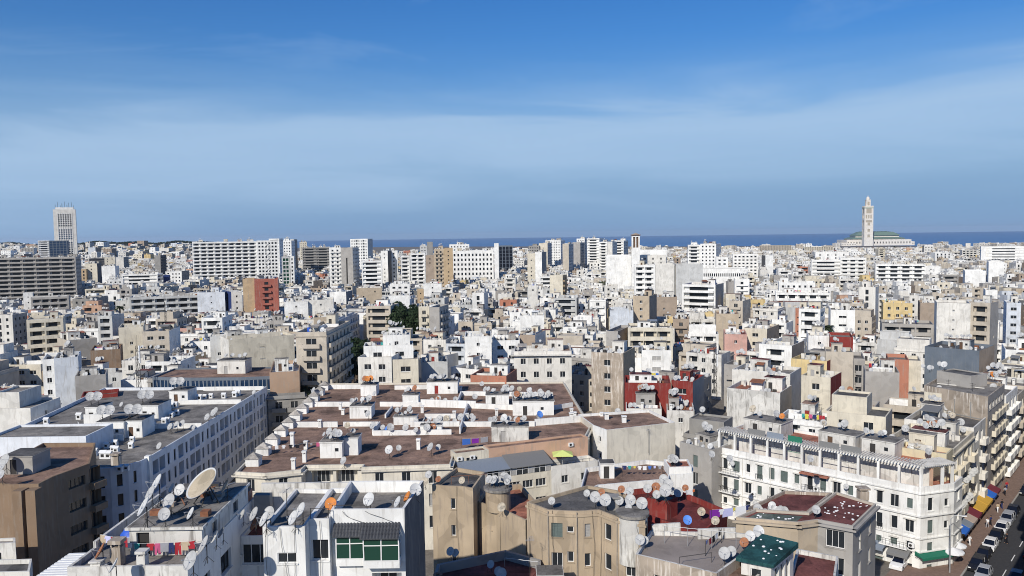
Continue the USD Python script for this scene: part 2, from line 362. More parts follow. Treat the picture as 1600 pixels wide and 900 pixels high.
# ------------------------------------------------------------------ the ground and the sea
def smooth(a, b, x):
    t = np.clip((np.asarray(x, float) - a) / (b - a), 0, 1)
    return t * t * (3 - 2 * t)


def coast(a):
    """Distance of the shore in the direction a (radians from the view axis, right positive)."""
    return np.interp(np.degrees(a), [-180, -60, -32, -20, -9, 10, 20, 33, 50, 180], [2600, 5200, 5600, 5800, 5200, 3900, 3650, 3250, 2600, 2600])


def ground_z(x, y):
    d, a = np.hypot(x, y), np.degrees(np.arctan2(x, y))
    z = -13 * smooth(700, 3000, d)
    hill = smooth(-15, -23, a) * (1 - smooth(-75, -120, a)) * smooth(1700, 3300, d) * (1 - smooth(4300, 5200, d))
    return z + (50 + 3.0 * np.sin(a * 1.1) + 3 * np.sin(a * 2.7 + 1)) * hill


# ------------------------------------------------------------------ walls with real openings
GLASS, SHUT, LOGGIA, DOOR = 0, 1, 2, 3


def facade(mb, p0, p1, z0, z1, ops, tint=None):
    """Wall from p0 to p1 (outward normal on the right hand) with recessed openings; ops rows: u0, u1, v0, v1, depth, kind.
    Writes wall and reveals into mb; returns the frame (origin, direction, normal)."""
    p0 = np.asarray(p0, float); p1 = np.asarray(p1, float)
    L = math.hypot(*(p1 - p0)); dr = (p1 - p0) / L; nr = np.array([dr[1], -dr[0]])

    def pt(u, v, d=0.0):
        out = np.empty((len(u), 3))
        out[:, 0] = p0[0] + dr[0] * u - nr[0] * d; out[:, 1] = p0[1] + dr[1] * u - nr[1] * d; out[:, 2] = z0 + v
        return out

    H = z1 - z0
    if len(ops) == 0:
        mb.quads([[(p0[0], p0[1], z0), (p1[0], p1[1], z0), (p1[0], p1[1], z1), (p0[0], p0[1], z1)]], tint)
    else:
        o = np.asarray(ops, float)
        us = np.unique(np.round(np.concatenate([[0, L], o[:, 0], o[:, 1]]), 4)); vs = np.unique(np.round(np.concatenate([[0, H], o[:, 2], o[:, 3]]), 4))
        uc, vc = (us[:-1] + us[1:]) / 2, (vs[:-1] + vs[1:]) / 2
        inu = (uc[:, None] > o[:, 0]) & (uc[:, None] < o[:, 1]); inv = (vc[:, None] > o[:, 2]) & (vc[:, None] < o[:, 3])
        hole = (inu.astype(np.int16) @ inv.T.astype(np.int16)) > 0
        # rows that hold no opening stay one long quad
        full = ~hole.any(0)
        jf = np.nonzero(full)[0]
        i, j = np.nonzero(~hole & ~full[None, :])
        ua, ub = np.concatenate([np.zeros(len(jf)), us[i]]), np.concatenate([np.full(len(jf), L), us[i + 1]]); va, vb = np.concatenate([vs[jf], vs[j]]), np.concatenate([vs[jf + 1], vs[j + 1]])
        mb.quads(np.stack([pt(ua, va), pt(ub, va), pt(ub, vb), pt(ua, vb)], 1), tint)
        a, b, c, e, d = o[:, 0], o[:, 1], o[:, 2], o[:, 3], o[:, 4]
        A, B, C, D = pt(a, c), pt(b, c), pt(b, e), pt(a, e)
        A2, B2, C2, D2 = pt(a, c, d), pt(b, c, d), pt(b, e, d), pt(a, e, d)
        mb.quads(np.concatenate([np.stack(x, 1) for x in ((A, B, B2, A2), (B, C, C2, B2), (C, D, D2, C2), (D, A, A2, D2))]), tint)
        lg = o[:, 5] == LOGGIA
        if lg.any():
            mb.quads(np.stack([A2, B2, C2, D2], 1)[lg], tint)
    return np.array([p0[0], p0[1], z0]), dr, nr


def pane_quads(fr, ops):
    """Panes at the back of the openings (a loggia's door stands 3 cm in front of its back wall)."""
    if len(ops) == 0:
        return np.zeros((0, 4, 3))
    o = np.asarray(ops, float).copy(); p0, dr, nr = fr
    lg = o[:, 5] == LOGGIA
    w = o[:, 1] - o[:, 0]
    o[lg, 0] += 0.16 * w[lg]; o[lg, 1] -= 0.22 * w[lg]; o[lg, 3] -= 0.15; o[lg, 4] -= 0.03
    o[~lg, 4] -= 0.004

    def pt(u, v, d):
        return np.stack([p0[0] + dr[0] * u - nr[0] * d, p0[1] + dr[1] * u - nr[1] * d, p0[2] + v], -1)
    a, b, c, e, d = o[:, 0], o[:, 1], o[:, 2], o[:, 3], o[:, 4]
    return np.stack([pt(a, c, d), pt(b, c, d), pt(b, e, d), pt(a, e, d)], 1)


def openings(st, L, H, par, r):
    """Rows of openings for one facade. st: k (kind), p (pitch), w, h, s (sill), fh (storey), m (margin), n (columns), skip, fl (storeys built), deep."""
    if not st or L < (.95 if st.get('n') else 1.6):
        return [], []
    fh = st.get('fh', 3.1); k = st.get('k', 'win'); m = st.get('m', 0.7); top = H - par + st.get('dz', 0)
    nf = min(int((top - st.get('ground', 0)) / fh), st.get('fl', 30)); ops, bal = [], []
    w, h, s = st.get('w', 1.1), st.get('h', 1.35), st.get('s', 0.95)
    p = st.get('p', 3.0); n = st.get('n') or max(1, int((L - 2 * m) / p))
    p = (L - 2 * m) / n; w = min(w, p - 0.35)
    cols = [m + (i + 0.5) * p for i in range(n)]
    kinds = st.get('cols')
    for f in range(st.get('f0', 0), nf):
        v0 = top - (f + 1) * fh
        if v0 < 0.1:
            break
        if k == 'band':
            sp = st.get('split', 1); q = (L - 2 * m) / sp
            for i in range(sp):
                ops.append((m + i * q + 0.12, m + (i + 1) * q - 0.12, v0 + st.get('s', 1.0), v0 + fh - st.get('lin', 0.35), st.get('deep', 1.2), LOGGIA))
                if st.get('proud'):
                    bal.append((m + i * q, m + (i + 1) * q, v0 - 0.12, v0 + 0.98, st['proud']))
            continue
        for i, u in enumerate(cols):
            if r.random() < st.get('skip', 0):
                continue
            kk = kinds[i % len(kinds)] if kinds else k
            if kk == '-':
                continue
            if kk == 'win':
                ops.append((u - w / 2, u + w / 2, v0 + s, v0 + s + h, st.get('deep', 0.24), SHUT if r.random() < st.get('shut', 0) else GLASS))
            elif kk == 'tall':
                ops.append((u - w / 2, u + w / 2, v0 + 0.15, v0 + 2.3, 0.2, SHUT if r.random() < st.get('shut', 0) else GLASS))
            elif kk == 'small':
                ops.append((u - 0.3, u + 0.3, v0 + 1.3, v0 + 1.9, 0.2, GLASS))
            elif kk == 'log':
                q = min(st.get('lw', p - 0.5), p - 0.3)
                ops.append((u - q / 2, u + q / 2, v0 + st.get('ls', 0.95), v0 + fh - 0.4, st.get('deep', 1.25), LOGGIA))
            elif kk == 'balc':
                ops.append((u - w * 0.65, u + w * 0.65, v0 + 0.1, v0 + 2.3, 0.2, GLASS))
                q = min(st.get('lw', p - 0.35), p - 0.2)
                bal.append((u - q / 2, u + q / 2, v0 - 0.12, v0 + 0.95, st.get('proud', 0.95)))
    return ops, bal


def inset(poly, t):
    """Polygon moved inwards by t with mitred corners (counter-clockwise)."""
    p = np.asarray(poly, float); n = len(p); out = []
    for i in range(n):
        a, b = p[i] - p[i - 1], p[(i + 1) % n] - p[i]
        a /= np.linalg.norm(a); b /= np.linalg.norm(b)
        na, nb = np.array([-a[1], a[0]]), np.array([-b[1], b[0]])
        out.append(p[i] + (na + nb) * t / max(1 + na @ nb, 0.25))
    return np.array(out)


def tris(poly):
    from shapely.geometry import Polygon
    v, f = trimesh.creation.triangulate_polygon(Polygon(poly), engine='earcut')
    return v, f


DISHES = []      # every satellite dish: x, y, z of its foot, turn, size, look, what it stands on
SHORT = {}       # the short name by which a label may point to a building
HERO = []        # picture boxes of the buildings set by hand: (x0, x1, top, lowest visible, distance)


class Bld:
    """One building: an Xform at its front left corner; parts are its children."""

    def __init__(s, name, label, cat, o, ang=0.0, big=False, group=None, short=None, kind=None):
        s.o = np.array([o[0], o[1], o[2] if len(o) > 2 else float(ground_z(o[0], o[1]))]); s.a = math.radians(ang)
        s.root = thing(name, label, cat, s.o, ang, group, kind); s.path = str(s.root.GetPath()); s.big = big
        s.m = {}; s.r = random.Random(hash_of(label)); s.anchor = bool(short); s.short = short or 'the ' + ' '.join(label.split()[:7]); s.wparts = []

    def mb(s, part, mat):
        return s.m.setdefault((part, mat), MB())

    def world(s, x, y, z=0.0):
        c, n = math.cos(s.a), math.sin(s.a)
        return s.o[0] + c * x - n * y, s.o[1] + n * x + c * y, s.o[2] + z

    def local(s, X, Y):
        c, n = math.cos(s.a), math.sin(s.a); X, Y = X - s.o[0], Y - s.o[1]
        return c * X + n * Y, -n * X + c * Y

    def faces_us(s, p0, p1):
        d = np.subtract(p1, p0); nrm = np.array([d[1], -d[0]])
        c, n = math.cos(s.a), math.sin(s.a); N = np.array([c * nrm[0] - n * nrm[1], n * nrm[0] + c * nrm[1]]) / np.linalg.norm(nrm)
        mid = s.world(*(np.add(p0, p1) / 2)); to = -np.array(mid[:2]) / math.hypot(*mid[:2])
        return N @ to

    def openings(s, mbw, p0, p1, z0, z1, ops, bal, st, wall):
        fr = facade(mbw, p0, p1, z0, z1, ops)
        ops = np.asarray(ops, float).reshape(-1, 6); q = pane_quads(fr, ops)
        shut = st.get('shutter', 'shutter_green') if st else 'shutter_green'; gl = st.get('glass', 'glass') if st else 'glass'; frm = st.get('frame', 'frame_white') if st else 'frame_white'
        for i, o in enumerate(ops):
            kind = o[5]; w = MB(); w.quads([q[i]]); f = MB(); d = -o[4]
            u0, u1, v0, v1 = o[:4]
            if kind == LOGGIA:
                W = u1 - u0; u0, u1, v1 = u0 + .16 * W, u1 - .22 * W, v1 - .15; d += .03
            wpx = FOC * (u1 - u0) / max(math.hypot(*s.world(*p0)[:2]), 1)
            if not s.big:
                s.mb('window', shut if kind == SHUT else gl).quads([q[i]])
                if s.near and kind == GLASS:
                    m = s.mb('window_frame', frm)
                    m.fbox(*fr, u0, u1, v0, v0 + .07, d, d + .06); m.fbox(*fr, u0 - .06, u1 + .06, v0 - .09, v0 - .003, -.02, .07)
                    m.fbox(*fr, (u0 + u1) / 2 - .035, (u0 + u1) / 2 + .035, v0 + .07, v1, d, d + .05)
                continue
            wp = w.build('window' if kind != SHUT else 'shuttered_window', shut if kind == SHUT else gl, s.path)
            t = .07
            for a in ((u0, u1, v0, v0 + t), (u0, u1, v1 - t, v1), (u0, u0 + t, v0 + t, v1 - t), (u1 - t, u1, v0 + t, v1 - t)):
                f.fbox(*fr, *a, d + .004, d + .07)
            nm = max(1, int(round((u1 - u0) / .75)))
            for k in range(1, nm):
                u = u0 + (u1 - u0) * k / nm; f.fbox(*fr, u - .03, u + .03, v0 + t, v1 - t, d + .004, d + .06)
            if kind == SHUT:
                for k in range(1, int((v1 - v0) / .16)):
                    f.fbox(*fr, u0 + t, u1 - t, v0 + .16 * k, v0 + .16 * k + .05, d + .004, d + .035)
                f.build('slats', shut, wp.GetPath().pathString)
            else:
                f.build('frame', frm, wp.GetPath().pathString)
            if kind != LOGGIA and o[4] < 0.5 and (st or {}).get('sill', True):
                g = MB(); g.fbox(*fr, u0 - .1, u1 + .1, v0 - .1, v0 - .004, -o[4] + .01, .1); g.build('sill', wall, wp.GetPath().pathString)
        for b in bal:
            m = MB() if s.big else s.mb('balcony', wall)
            u0, u1, v0, v1, pr = b
            m.fbox(*fr, u0, u1, v0, v0 + .14, .003, pr)
            m.fbox(*fr, u0, u1, v0 + .14, v1, pr - .1, pr)
            m.fbox(*fr, u0, u0 + .1, v0 + .14, v1, .003, pr - .1); m.fbox(*fr, u1 - .1, u1, v0 + .14, v1, .003, pr - .1)
            if s.big:
                m.build('balcony', wall, s.path)
        return fr

    def wing(s, poly, z0, z1, wall, roof, st=(), par=0.9, pt=0.22, custom=None, cap=None, name='wall', cornice=0.0, drip=None):
        """A storey block on a counter-clockwise polygon (local x, y). st: one style per edge (None = blank); custom: {edge: rows of openings}."""
        if np.ndim(poly) == 1:
            x0, y0, x1, y1 = poly; poly = [(x0, y0), (x1, y0), (x1, y1), (x0, y1)]
        poly = [tuple(map(float, p)) for p in poly]; n = len(poly)
        D = math.hypot(*s.world(*poly[0])[:2]); s.near = D < 420
        walls = wall if isinstance(wall, dict) else {}
        wall0 = wall if isinstance(wall, str) else wall[None]
        for i in range(n):
            p0, p1 = poly[i], poly[(i + 1) % n]; wl = walls.get(i, wall0)
            style = st[i] if i < len(st) else None
            style = ST[style] if isinstance(style, str) else style
            ops, bal = [], []
            if custom and i in custom:
                ops = custom[i]
            elif style and s.faces_us(p0, p1) > -0.35:
                ops, bal = openings(style, math.hypot(p1[0] - p0[0], p1[1] - p0[1]), z1 - z0, par, s.r)
            mbw = s.mb(name, wl)
            fr = s.openings(mbw, p0, p1, z0, z1, ops, bal, style, wl)
            if cornice and s.faces_us(p0, p1) > -0.5:
                L = math.hypot(p1[0] - p0[0], p1[1] - p0[1])
                s.mb('cornice', cap or wl).fbox(*fr, -cornice * .98, L + cornice * .98, z1 - z0 - par - .28, z1 - z0 - par - .02, .003, cornice)
        if par > 0:
            q = inset(poly, pt); m = s.mb('parapet', cap or wall0)
            for i in range(n):
                a, b, c, d = poly[i], poly[(i + 1) % n], q[(i + 1) % n], q[i]
                m.quads([[(*a, z1), (*b, z1), (*c, z1), (*d, z1)], [(*d, z1), (*c, z1), (*c, z1 - par), (*d, z1 - par)]])
        else:
            q = np.array(poly)
        v, f = tris(q)
        s.mb('roof', roof).mesh(np.column_stack([v, np.full(len(v), z1 - max(par, 0))]), f)
        return z1 - max(par, 0)

    def hut(s, x0, y0, x1, y1, z, h, wall='white', roof='roof_grey', door=True, dw=0.85, win=0):
        """Stair head on the roof with a door to the front and a thin oversailing slab."""
        m = MB(); ops = []
        W = x1 - x0
        if door and W > 1.5:
            ops.append((0.25 * W, 0.25 * W + dw, 0.004, 1.95, 0.12, DOOR))
        if win and W > 2.6:
            ops.append((0.68 * W, 0.68 * W + 0.6, 1.1, 1.7, 0.12, GLASS))
        fr = facade(m, (x0, y0), (x1, y0), z, z + h, ops); facade(m, (x1, y0), (x1, y1), z, z + h, []); facade(m, (x1, y1), (x0, y1), z, z + h, []); facade(m, (x0, y1), (x0, y0), z, z + h, [])
        m.box(x0 - .12, y0 - .12, z + h, x1 + .12, y1 + .12, z + h + .13, bottom=True)
        hp = str(m.build('roof_hut', wall, s.path).GetPath())
        for o, q in zip(ops, pane_quads(fr, ops)):
            g = MB(); g.quads([q]); g.build('door' if o[5] == DOOR else 'window', s.r.choices(['door_dark', 'shutter_grey', 'shutter_brown', 'void', 'door_red'], [40, 25, 20, 20, 5])[0] if o[5] == DOOR else 'glass', hp)
        g = MB(); g.box(x0 - .05, y0 - .05, z + h + .13, x1 + .05, y1 + .05, z + h + .16); g.build('roof', roof, hp)
        return z + h + .16

    def low_wall(s, x0, y0, x1, y1, z, h=0.9, mat='white'):
        s.mb('dividing_wall', mat).box(min(x0, x1), min(y0, y1), z, max(x0, x1), max(y0, y1), z + h)

    def chimney(s, x, y, z, h=1.3, w=0.45, wall='white', one=True):
        m = MB() if one else s.mb('chimney', wall)
        m.box(x - w / 2, y - w / 2, z, x + w / 2, y + w / 2, z + h * .72)
        for a, b in ((-1, -1), (1, -1), (1, 1), (-1, 1)):
            m.box(x + a * w * .38 - .05, y + b * w * .38 - .05, z + h * .72, x + a * w * .38 + .05, y + b * w * .38 + .05, z + h * .86)
        m.box(x - w * .62, y - w * .62, z + h * .86, x + w * .62, y + w * .62, z + h, bottom=True)
        if one:
            m.build('chimney', wall, s.path)

    def tank(s, x, y, z, r=.55, h=1.2, mat='plastic_white'):
        m = MB(); m.tm(trimesh.creation.cylinder(r, h, sections=14), trimesh.transformations.translation_matrix([x, y, z + h / 2 + .15]))
        m.tm(trimesh.creation.cylinder(r * .35, .12, sections=10), trimesh.transformations.translation_matrix([x, y, z + h + .2]))
        m.box(x - r * .8, y - r * .8, z, x + r * .8, y + r * .8, z + .15)
        m.build('water_tank', mat, s.path)

    def dish(s, x, y, z, size=None, yaw=None, look=None):
        r = s.r; X, Y, Z = s.world(x, y, z)
        DISHES.append((X, Y, Z, r.gauss(-24, 24) if yaw is None else yaw, size or r.choice([.65, .75, .8, .9, .95, 1.0, 1.2]),
                       look or r.choices(['grey', 'white', 'rust', 'orange', 'blue', 'worn'], [66, 16, 8, 1.2, 1.0, 8])[0], s.short))

    def cluster(s, x0, y0, x1, y1, z, n):
        for _ in range(n):
            s.dish(s.r.uniform(x0, x1), s.r.uniform(y0, y1), z)

    def clutter(s, x0, y0, x1, y1, z, wall, roof, dens=1.0, hut=True):
        """Roof life of an ordinary house: stair head, low walls, chimneys, dishes."""
        r = s.r; w, d = x1 - x0, y1 - y0
        if min(w, d) < 3.5:
            return
        W3 = ['white', wall, 'stained_white', 'offwhite']
        if hut:
            for q in range(1 if w * d < 110 or r.random() < .5 else 2):
                hw, hd, hh = r.uniform(2.0, min(5.5, w * .6)), r.uniform(2.0, min(4.0, d * .5)), r.uniform(2.1, 3.1)
                hx, hy = r.uniform(x0 + .1, x1 - hw - .1), r.uniform(y0 + .2 * d, y1 - hd - .05) + .013 * q
                t = s.hut(hx, hy, hx + hw, hy + hd, z, hh, r.choice(W3 + ['concrete', 'cream']), r.choice([roof, 'roof_grey', 'roof_brown', 'roof_red', 'roof_dark']), win=r.random() < .4)
                s.cluster(hx + .3, hy + .2, hx + hw - .3, hy + hd * .6, t, int(r.random() ** 2 * 7 * dens + .4))
        for _ in range(r.choice([0, 1, 1, 2])):
            q = r.uniform(x0 + .2 * w, x1 - .2 * w); s.low_wall(q, y0 + r.uniform(.05, .4 * d), q + .16, y1 - .05, z, r.uniform(.6, 1.6), r.choice(W3))
        for _ in range(r.choice([0, 1, 1, 2])):
            q = r.uniform(y0 + .15 * d, y1 - .15 * d); s.low_wall(x0 + r.uniform(.05, .3 * w), q, x1 - r.uniform(.05, .3 * w), q + .16, z, r.uniform(.6, 1.5), r.choice(W3))
        if r.random() < .35:       # lean-to of sheet metal
            a, b_, e = r.uniform(1.8, min(4, w * .5)), r.uniform(1.6, min(3.5, d * .45)), r.uniform(1.7, 2.3); px, py = r.uniform(x0 + .1, x1 - a - .1), r.uniform(y0 + .1, y1 - b_ - .1)
            m = s.mb('lean_to', r.choice(['awning_grey', 'awning_slate', 'roof_clay', 'rust', 'roof_pale', 'plastic_white'])); m.quads([[(px, py, z + e), (px + a, py, z + e), (px + a, py + b_, z + e + .4), (px, py + b_, z + e + .4)], [(px, py, z + e - .1), (px + a, py, z + e - .1), (px + a, py, z + e), (px, py, z + e)]])
            g = s.mb('lean_to_post', 'iron')
            for u in (px + .05, px + a - .13): g.box(u, py + .05, z, u + .08, py + .13, z + e - .02)
            s.mb('lean_to_wall', r.choice(W3)).box(px + .1, py + .5 * b_, z, px + a - .1, py + b_ - .1, z + e + .1)
        for _ in range(int(r.random() * 4)):
            s.chimney(r.uniform(x0 + .5, x1 - .5), r.uniform(y0 + .5, y1 - .5), z, r.uniform(.9, 1.7), r.uniform(.35, .6), r.choice(W3), one=False)
        for _ in range(int(r.random() * 4)):       # stored odds and ends
            u, v = r.uniform(x0 + .4, x1 - 1.4), r.uniform(y0 + .3, y1 - 1.2); s.mb('stored_goods', r.choice(['rust', 'concrete', 'shutter_grey', 'frame_dark', 'plastic_white', 'tan', 'shutter_brown'])).box(u, v, z, u + r.uniform(.4, 1.4), v + r.uniform(.4, 1.2), z + r.uniform(.25, .9))
        if r.random() < .3:
            bx, by = r.uniform(x0 + .8, x1 - .8), r.uniform(y0 + .8, y1 - .8)
            s.mb('water_tank', r.choice(['plastic_white', 'tarp_blue', 'shutter_grey', 'frame_dark'])).tm(trimesh.creation.cylinder(.5, 1.2, sections=10), trimesh.transformations.translation_matrix([bx, by, z + .6]))
        for _ in range(r.choice([0, 0, 1, 2])):
            bx, by = r.uniform(x0 + .5, x1 - .5), r.uniform(y0 + .5, y1 - .5)
            m = s.mb('antenna', 'iron'); hh = r.uniform(1.8, 3.8); m.box(bx - .03, by - .03, z, bx + .03, by + .03, z + hh); m.box(bx - .5, by - .02, z + hh - .2, bx + .5, by + .02, z + hh - .15); m.box(bx - .35, by - .02, z + hh - .5, bx + .35, by + .02, z + hh - .45)
        if r.random() < .28 and w > 5:       # a line of washing
            yy, zz, n = r.uniform(y0 + .5, y1 - .5), z + r.uniform(1.2, 1.7), r.randint(3, 8); u = r.uniform(x0 + .4, x1 - 4)
            for k in range(n):
                ww = r.uniform(.3, .7); u += ww + .08
                if u > x1 - .3: break
                s.mb('washing', r.choice(['cloth_white', 'cloth_white', 'cloth_grey', 'cloth_red', 'cloth_blue', 'cloth_navy', 'cloth_pink', 'cloth_beige', 'cloth_black', 'cloth_yellow', 'cloth_teal'])).box(u - ww, yy, zz - r.uniform(.5, 1.0), u, yy + .03, zz, bottom=True)
        s.cluster(x0 + .4, y0 + .3, x1 - .4, y1 - .4, z, int(r.random() * 5 * dens + .5))
        for _ in range(int(r.random() * 4 * dens)):
            s.dish(r.uniform(x0 + .3, x1 - .3), y0 + .25, z)

    def finish(s):
        for (part, mat), m in s.m.items():
            p = m.build(part, mat, s.path)
            if p and part.split('_')[0] in ('window', 'balcony', 'dividing', 'chimney', 'water', 'antenna', 'washing', 'stored', 'lean', 'arched', 'belfry', 'lattice', 'mullion', 'minaret') and part not in ('minaret', 'water_tank'):
                p.SetCustomDataByKey('kind', 'stuff')      # too small here to tell the pieces apart
        s.m = {}
        if s.anchor: SHORT[s.path] = s.short
        return s.root


def hash_of(t):
    h = 2166136261
    for c in t.encode():
        h = ((h ^ c) * 16777619) & 0xFFFFFFFF
    return h


# ------------------------------------------------------------------ styles of facade
def S(k='win', **kw):
    kw['k'] = k; return kw


ST = {'win': S('win', p=2.7, w=1.15, h=1.3), 'wide': S('win', p=3.4, w=1.9, h=1.25), 'sparse': S('win', p=4.6, w=1.0, h=1.2, skip=.15), 'few': S('win', p=6.5, w=.9, h=1.0, skip=.3),
      'log': S('log', p=4.2), 'balc': S('balc', p=3.6, w=1.2), 'band': S('band'), 'mix': S('win', p=3.0, cols=['log', 'win', 'win', 'log'], w=1.1), 'mixb': S('win', p=3.2, cols=['balc', 'win'], w=1.1),
      'tall': S('tall', p=2.9, w=1.1, shut=.6), 'small': S('small', p=4), 'bandp': S('band', proud=.5, deep=.9), None: None}


def hero(short, label, xl, yl, xr, yr, z=None, D=None, depth=14.0, wall='white', roof='roof_grey', st=('win', None, None, None), pb=None, name='apartment_building', cat='building',
         par=.9, clut=True, big=False, base=None, dens=1.0, keep=False, cornice=0.0, side=None, turn=False):
    """A building whose front top edge runs between two sighted corners, at height z or at the distance D."""
    if z is not None and at_z(xl, yl, z)[1] > 172 and not turn:
        # the roofs before it lie about 12 m up and hide it below its lowest visible row: that gives the distance
        D = at_z((xl + xr) / 2, pb or max(yl, yr) + 13, 12.0)[1]; z = None
    if z is None:
        (xa, z), (xb, _) = at_y(xl, yl, D), at_y(xr, yr, D); A = (xa, D)
        d = ray(xr, yr); t = (z - EYE) / d[2] if abs(d[2]) > .004 else 1e9
        B = (d[0] * t, d[1] * t) if 0 < t < 1e5 and abs(d[1] * t - D) < .35 * D else (xb, D)
    else:
        A, B = at_z(xl, yl, z), at_z(xr, yr, z)
    ang = math.degrees(math.atan2(B[1] - A[1], B[0] - A[0]))
    if math.hypot(*A) > 172 and not turn:       # too far for the slope of the roof edge to tell how it is turned: nearly square on, a little of a flank where one shows
        az = -math.degrees(math.atan2(A[0] + B[0], A[1] + B[1])); ang = az + (-16 if side and 1 in side or st[1] else 14 if side and 3 in side else az * -.15)
        B = (A[0] + (xb - xa if D else B[0] - A[0]) * math.cos(math.radians(ang)), A[1] + (xb - xa if D else B[0] - A[0]) * math.sin(math.radians(ang)))
    g = float(ground_z(*A)) - .3 if base is None else base
    W = math.hypot(B[0] - A[0], B[1] - A[1]); b = Bld(name, label, cat, (A[0], A[1], g), ang, big, short=short)
    styles = [ST[x] if isinstance(x, str) or x is None else x for x in st]
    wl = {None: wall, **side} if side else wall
    zr = b.wing((0, 0, W, depth), 0, z - g, wl, roof, styles, par=par, cornice=cornice)
    b.W, b.H, b.d, b.zr = W, z - g, depth, zr
    if clut:
        k = max(1, int(W / 13))
        for i in range(k):
            b.clutter(.3 + i * W / k, .3, (i + 1) * W / k - .3, depth - .3, zr, wall if isinstance(wall, str) else 'white', roof, dens)
    claim(b.world, W, depth)
    HERO.append((min(xl, xr) - 2, max(xl, xr) + 2, min(yl, yr), pb or (max(yl, yr) + 13), math.hypot(*A)))
    return b if keep else b.finish()


# ------------------------------------------------------------------ what ground is taken
CELL, OX, NY = 1.5, 2700.0, 2600
TAKEN = np.zeros((int(2 * OX / CELL), int(NY / CELL)), bool)


def cells(world, W, d, grow=0.0):
    us = np.arange(-grow, W + grow + .01, .9); vs = np.arange(-grow, d + grow + .01, .9)
    U, V = np.meshgrid(us, vs); X, Y, _ = world(U, V)
    i = ((X + OX) / CELL).astype(int); j = (Y / CELL).astype(int)
    ok = (i >= 0) & (i < TAKEN.shape[0]) & (j >= 0) & (j < TAKEN.shape[1])
    return i[ok], j[ok]


def claim(world, W, d, grow=0.0):
    i, j = cells(world, W, d, grow); TAKEN[i, j] = True


def taken(world, W, d, grow=-.6):
    i, j = cells(world, W, d, grow); return len(i) == 0 or TAKEN[i, j].any()


# ------------------------------------------------------------------ ground, sea
def polar_sheet(name, label, rad, zf, mat, na=180, inner=0.0):
    A = np.linspace(-math.pi, math.pi, na + 1)[:-1]; mb = MB(); rows = []
    for t in rad:
        R = np.array([t(a) if callable(t) else t for a in A]); X, Y = R * np.sin(A), R * np.cos(A)
        rows.append(np.column_stack([X, Y, zf(X, Y, R, A)]))
    n = len(A); v = np.concatenate(rows); f = []
    for i in range(len(rows) - 1):
        k = np.arange(n); k2 = (k + 1) % n
        f.append(np.stack([i * n + k, (i + 1) * n + k, (i + 1) * n + k2], 1)); f.append(np.stack([i * n + k, (i + 1) * n + k2, i * n + k2], 1))
    mb.mesh(v, np.concatenate(f)[:, ::-1])
    p = mb.build(name, mat, '/World', smooth=True)
    return tag(p, label, name.replace('_', ' '), None, 'structure')


plaster('brick_red', (0.33, 0.105, 0.075), dirt=0.35)
plaster('ground_soil', (0.17, 0.15, 0.125), dirt=0.4, big=0.3)
usdkit.material(stage, '/World/Looks/sea_water', {'geo': ('geometry', {}), 'm': ('mapping', {'mapping_type': 'point', 'scale': (0.004, 0.0012, 1)}), 'n': ('noise_texture', {'scale': 1.0, 'detail': 6.0, 'roughness': 0.6}),
    'r': ('rgb_ramp', {'ramp': [(0.3, (0.08, 0.18, 0.34)), (0.7, (0.095, 0.205, 0.375))]}), 'p': ('principled_bsdf', {'roughness': 0.55, 'specular_ior_level': 0.12, 'ior': 1.33})},
    [('geo.position', 'm.vector'), ('m.vector', 'n.vector'), ('n.fac', 'r.fac'), ('r.color', 'p.base_color')], surface='p.BSDF')
LOOK['sea_water'] = UsdShade.Material.Get(stage, '/World/Looks/sea_water')
_fr = [lambda a, k=k: coast(a) * k for k in (.001, .05, .12, .2, .3, .4, .5, .58, .66, .74, .8, .86, .92, .96, .985, .995, 1.0, 1.003)]
polar_sheet('ground', 'pale grey brown ground of streets and yards between the houses, down to the shore', _fr,
            lambda X, Y, R, A: np.where(R > coast(A) * .999, -24.0, ground_z(X, Y)), 'ground_soil')
polar_sheet('sea', 'deep blue open sea behind the city up to the horizon', [1500, 2500, 4000, 7000, 11000, 16000, 22000], lambda X, Y, R, A: np.full_like(X, -18.0), 'sea_water')

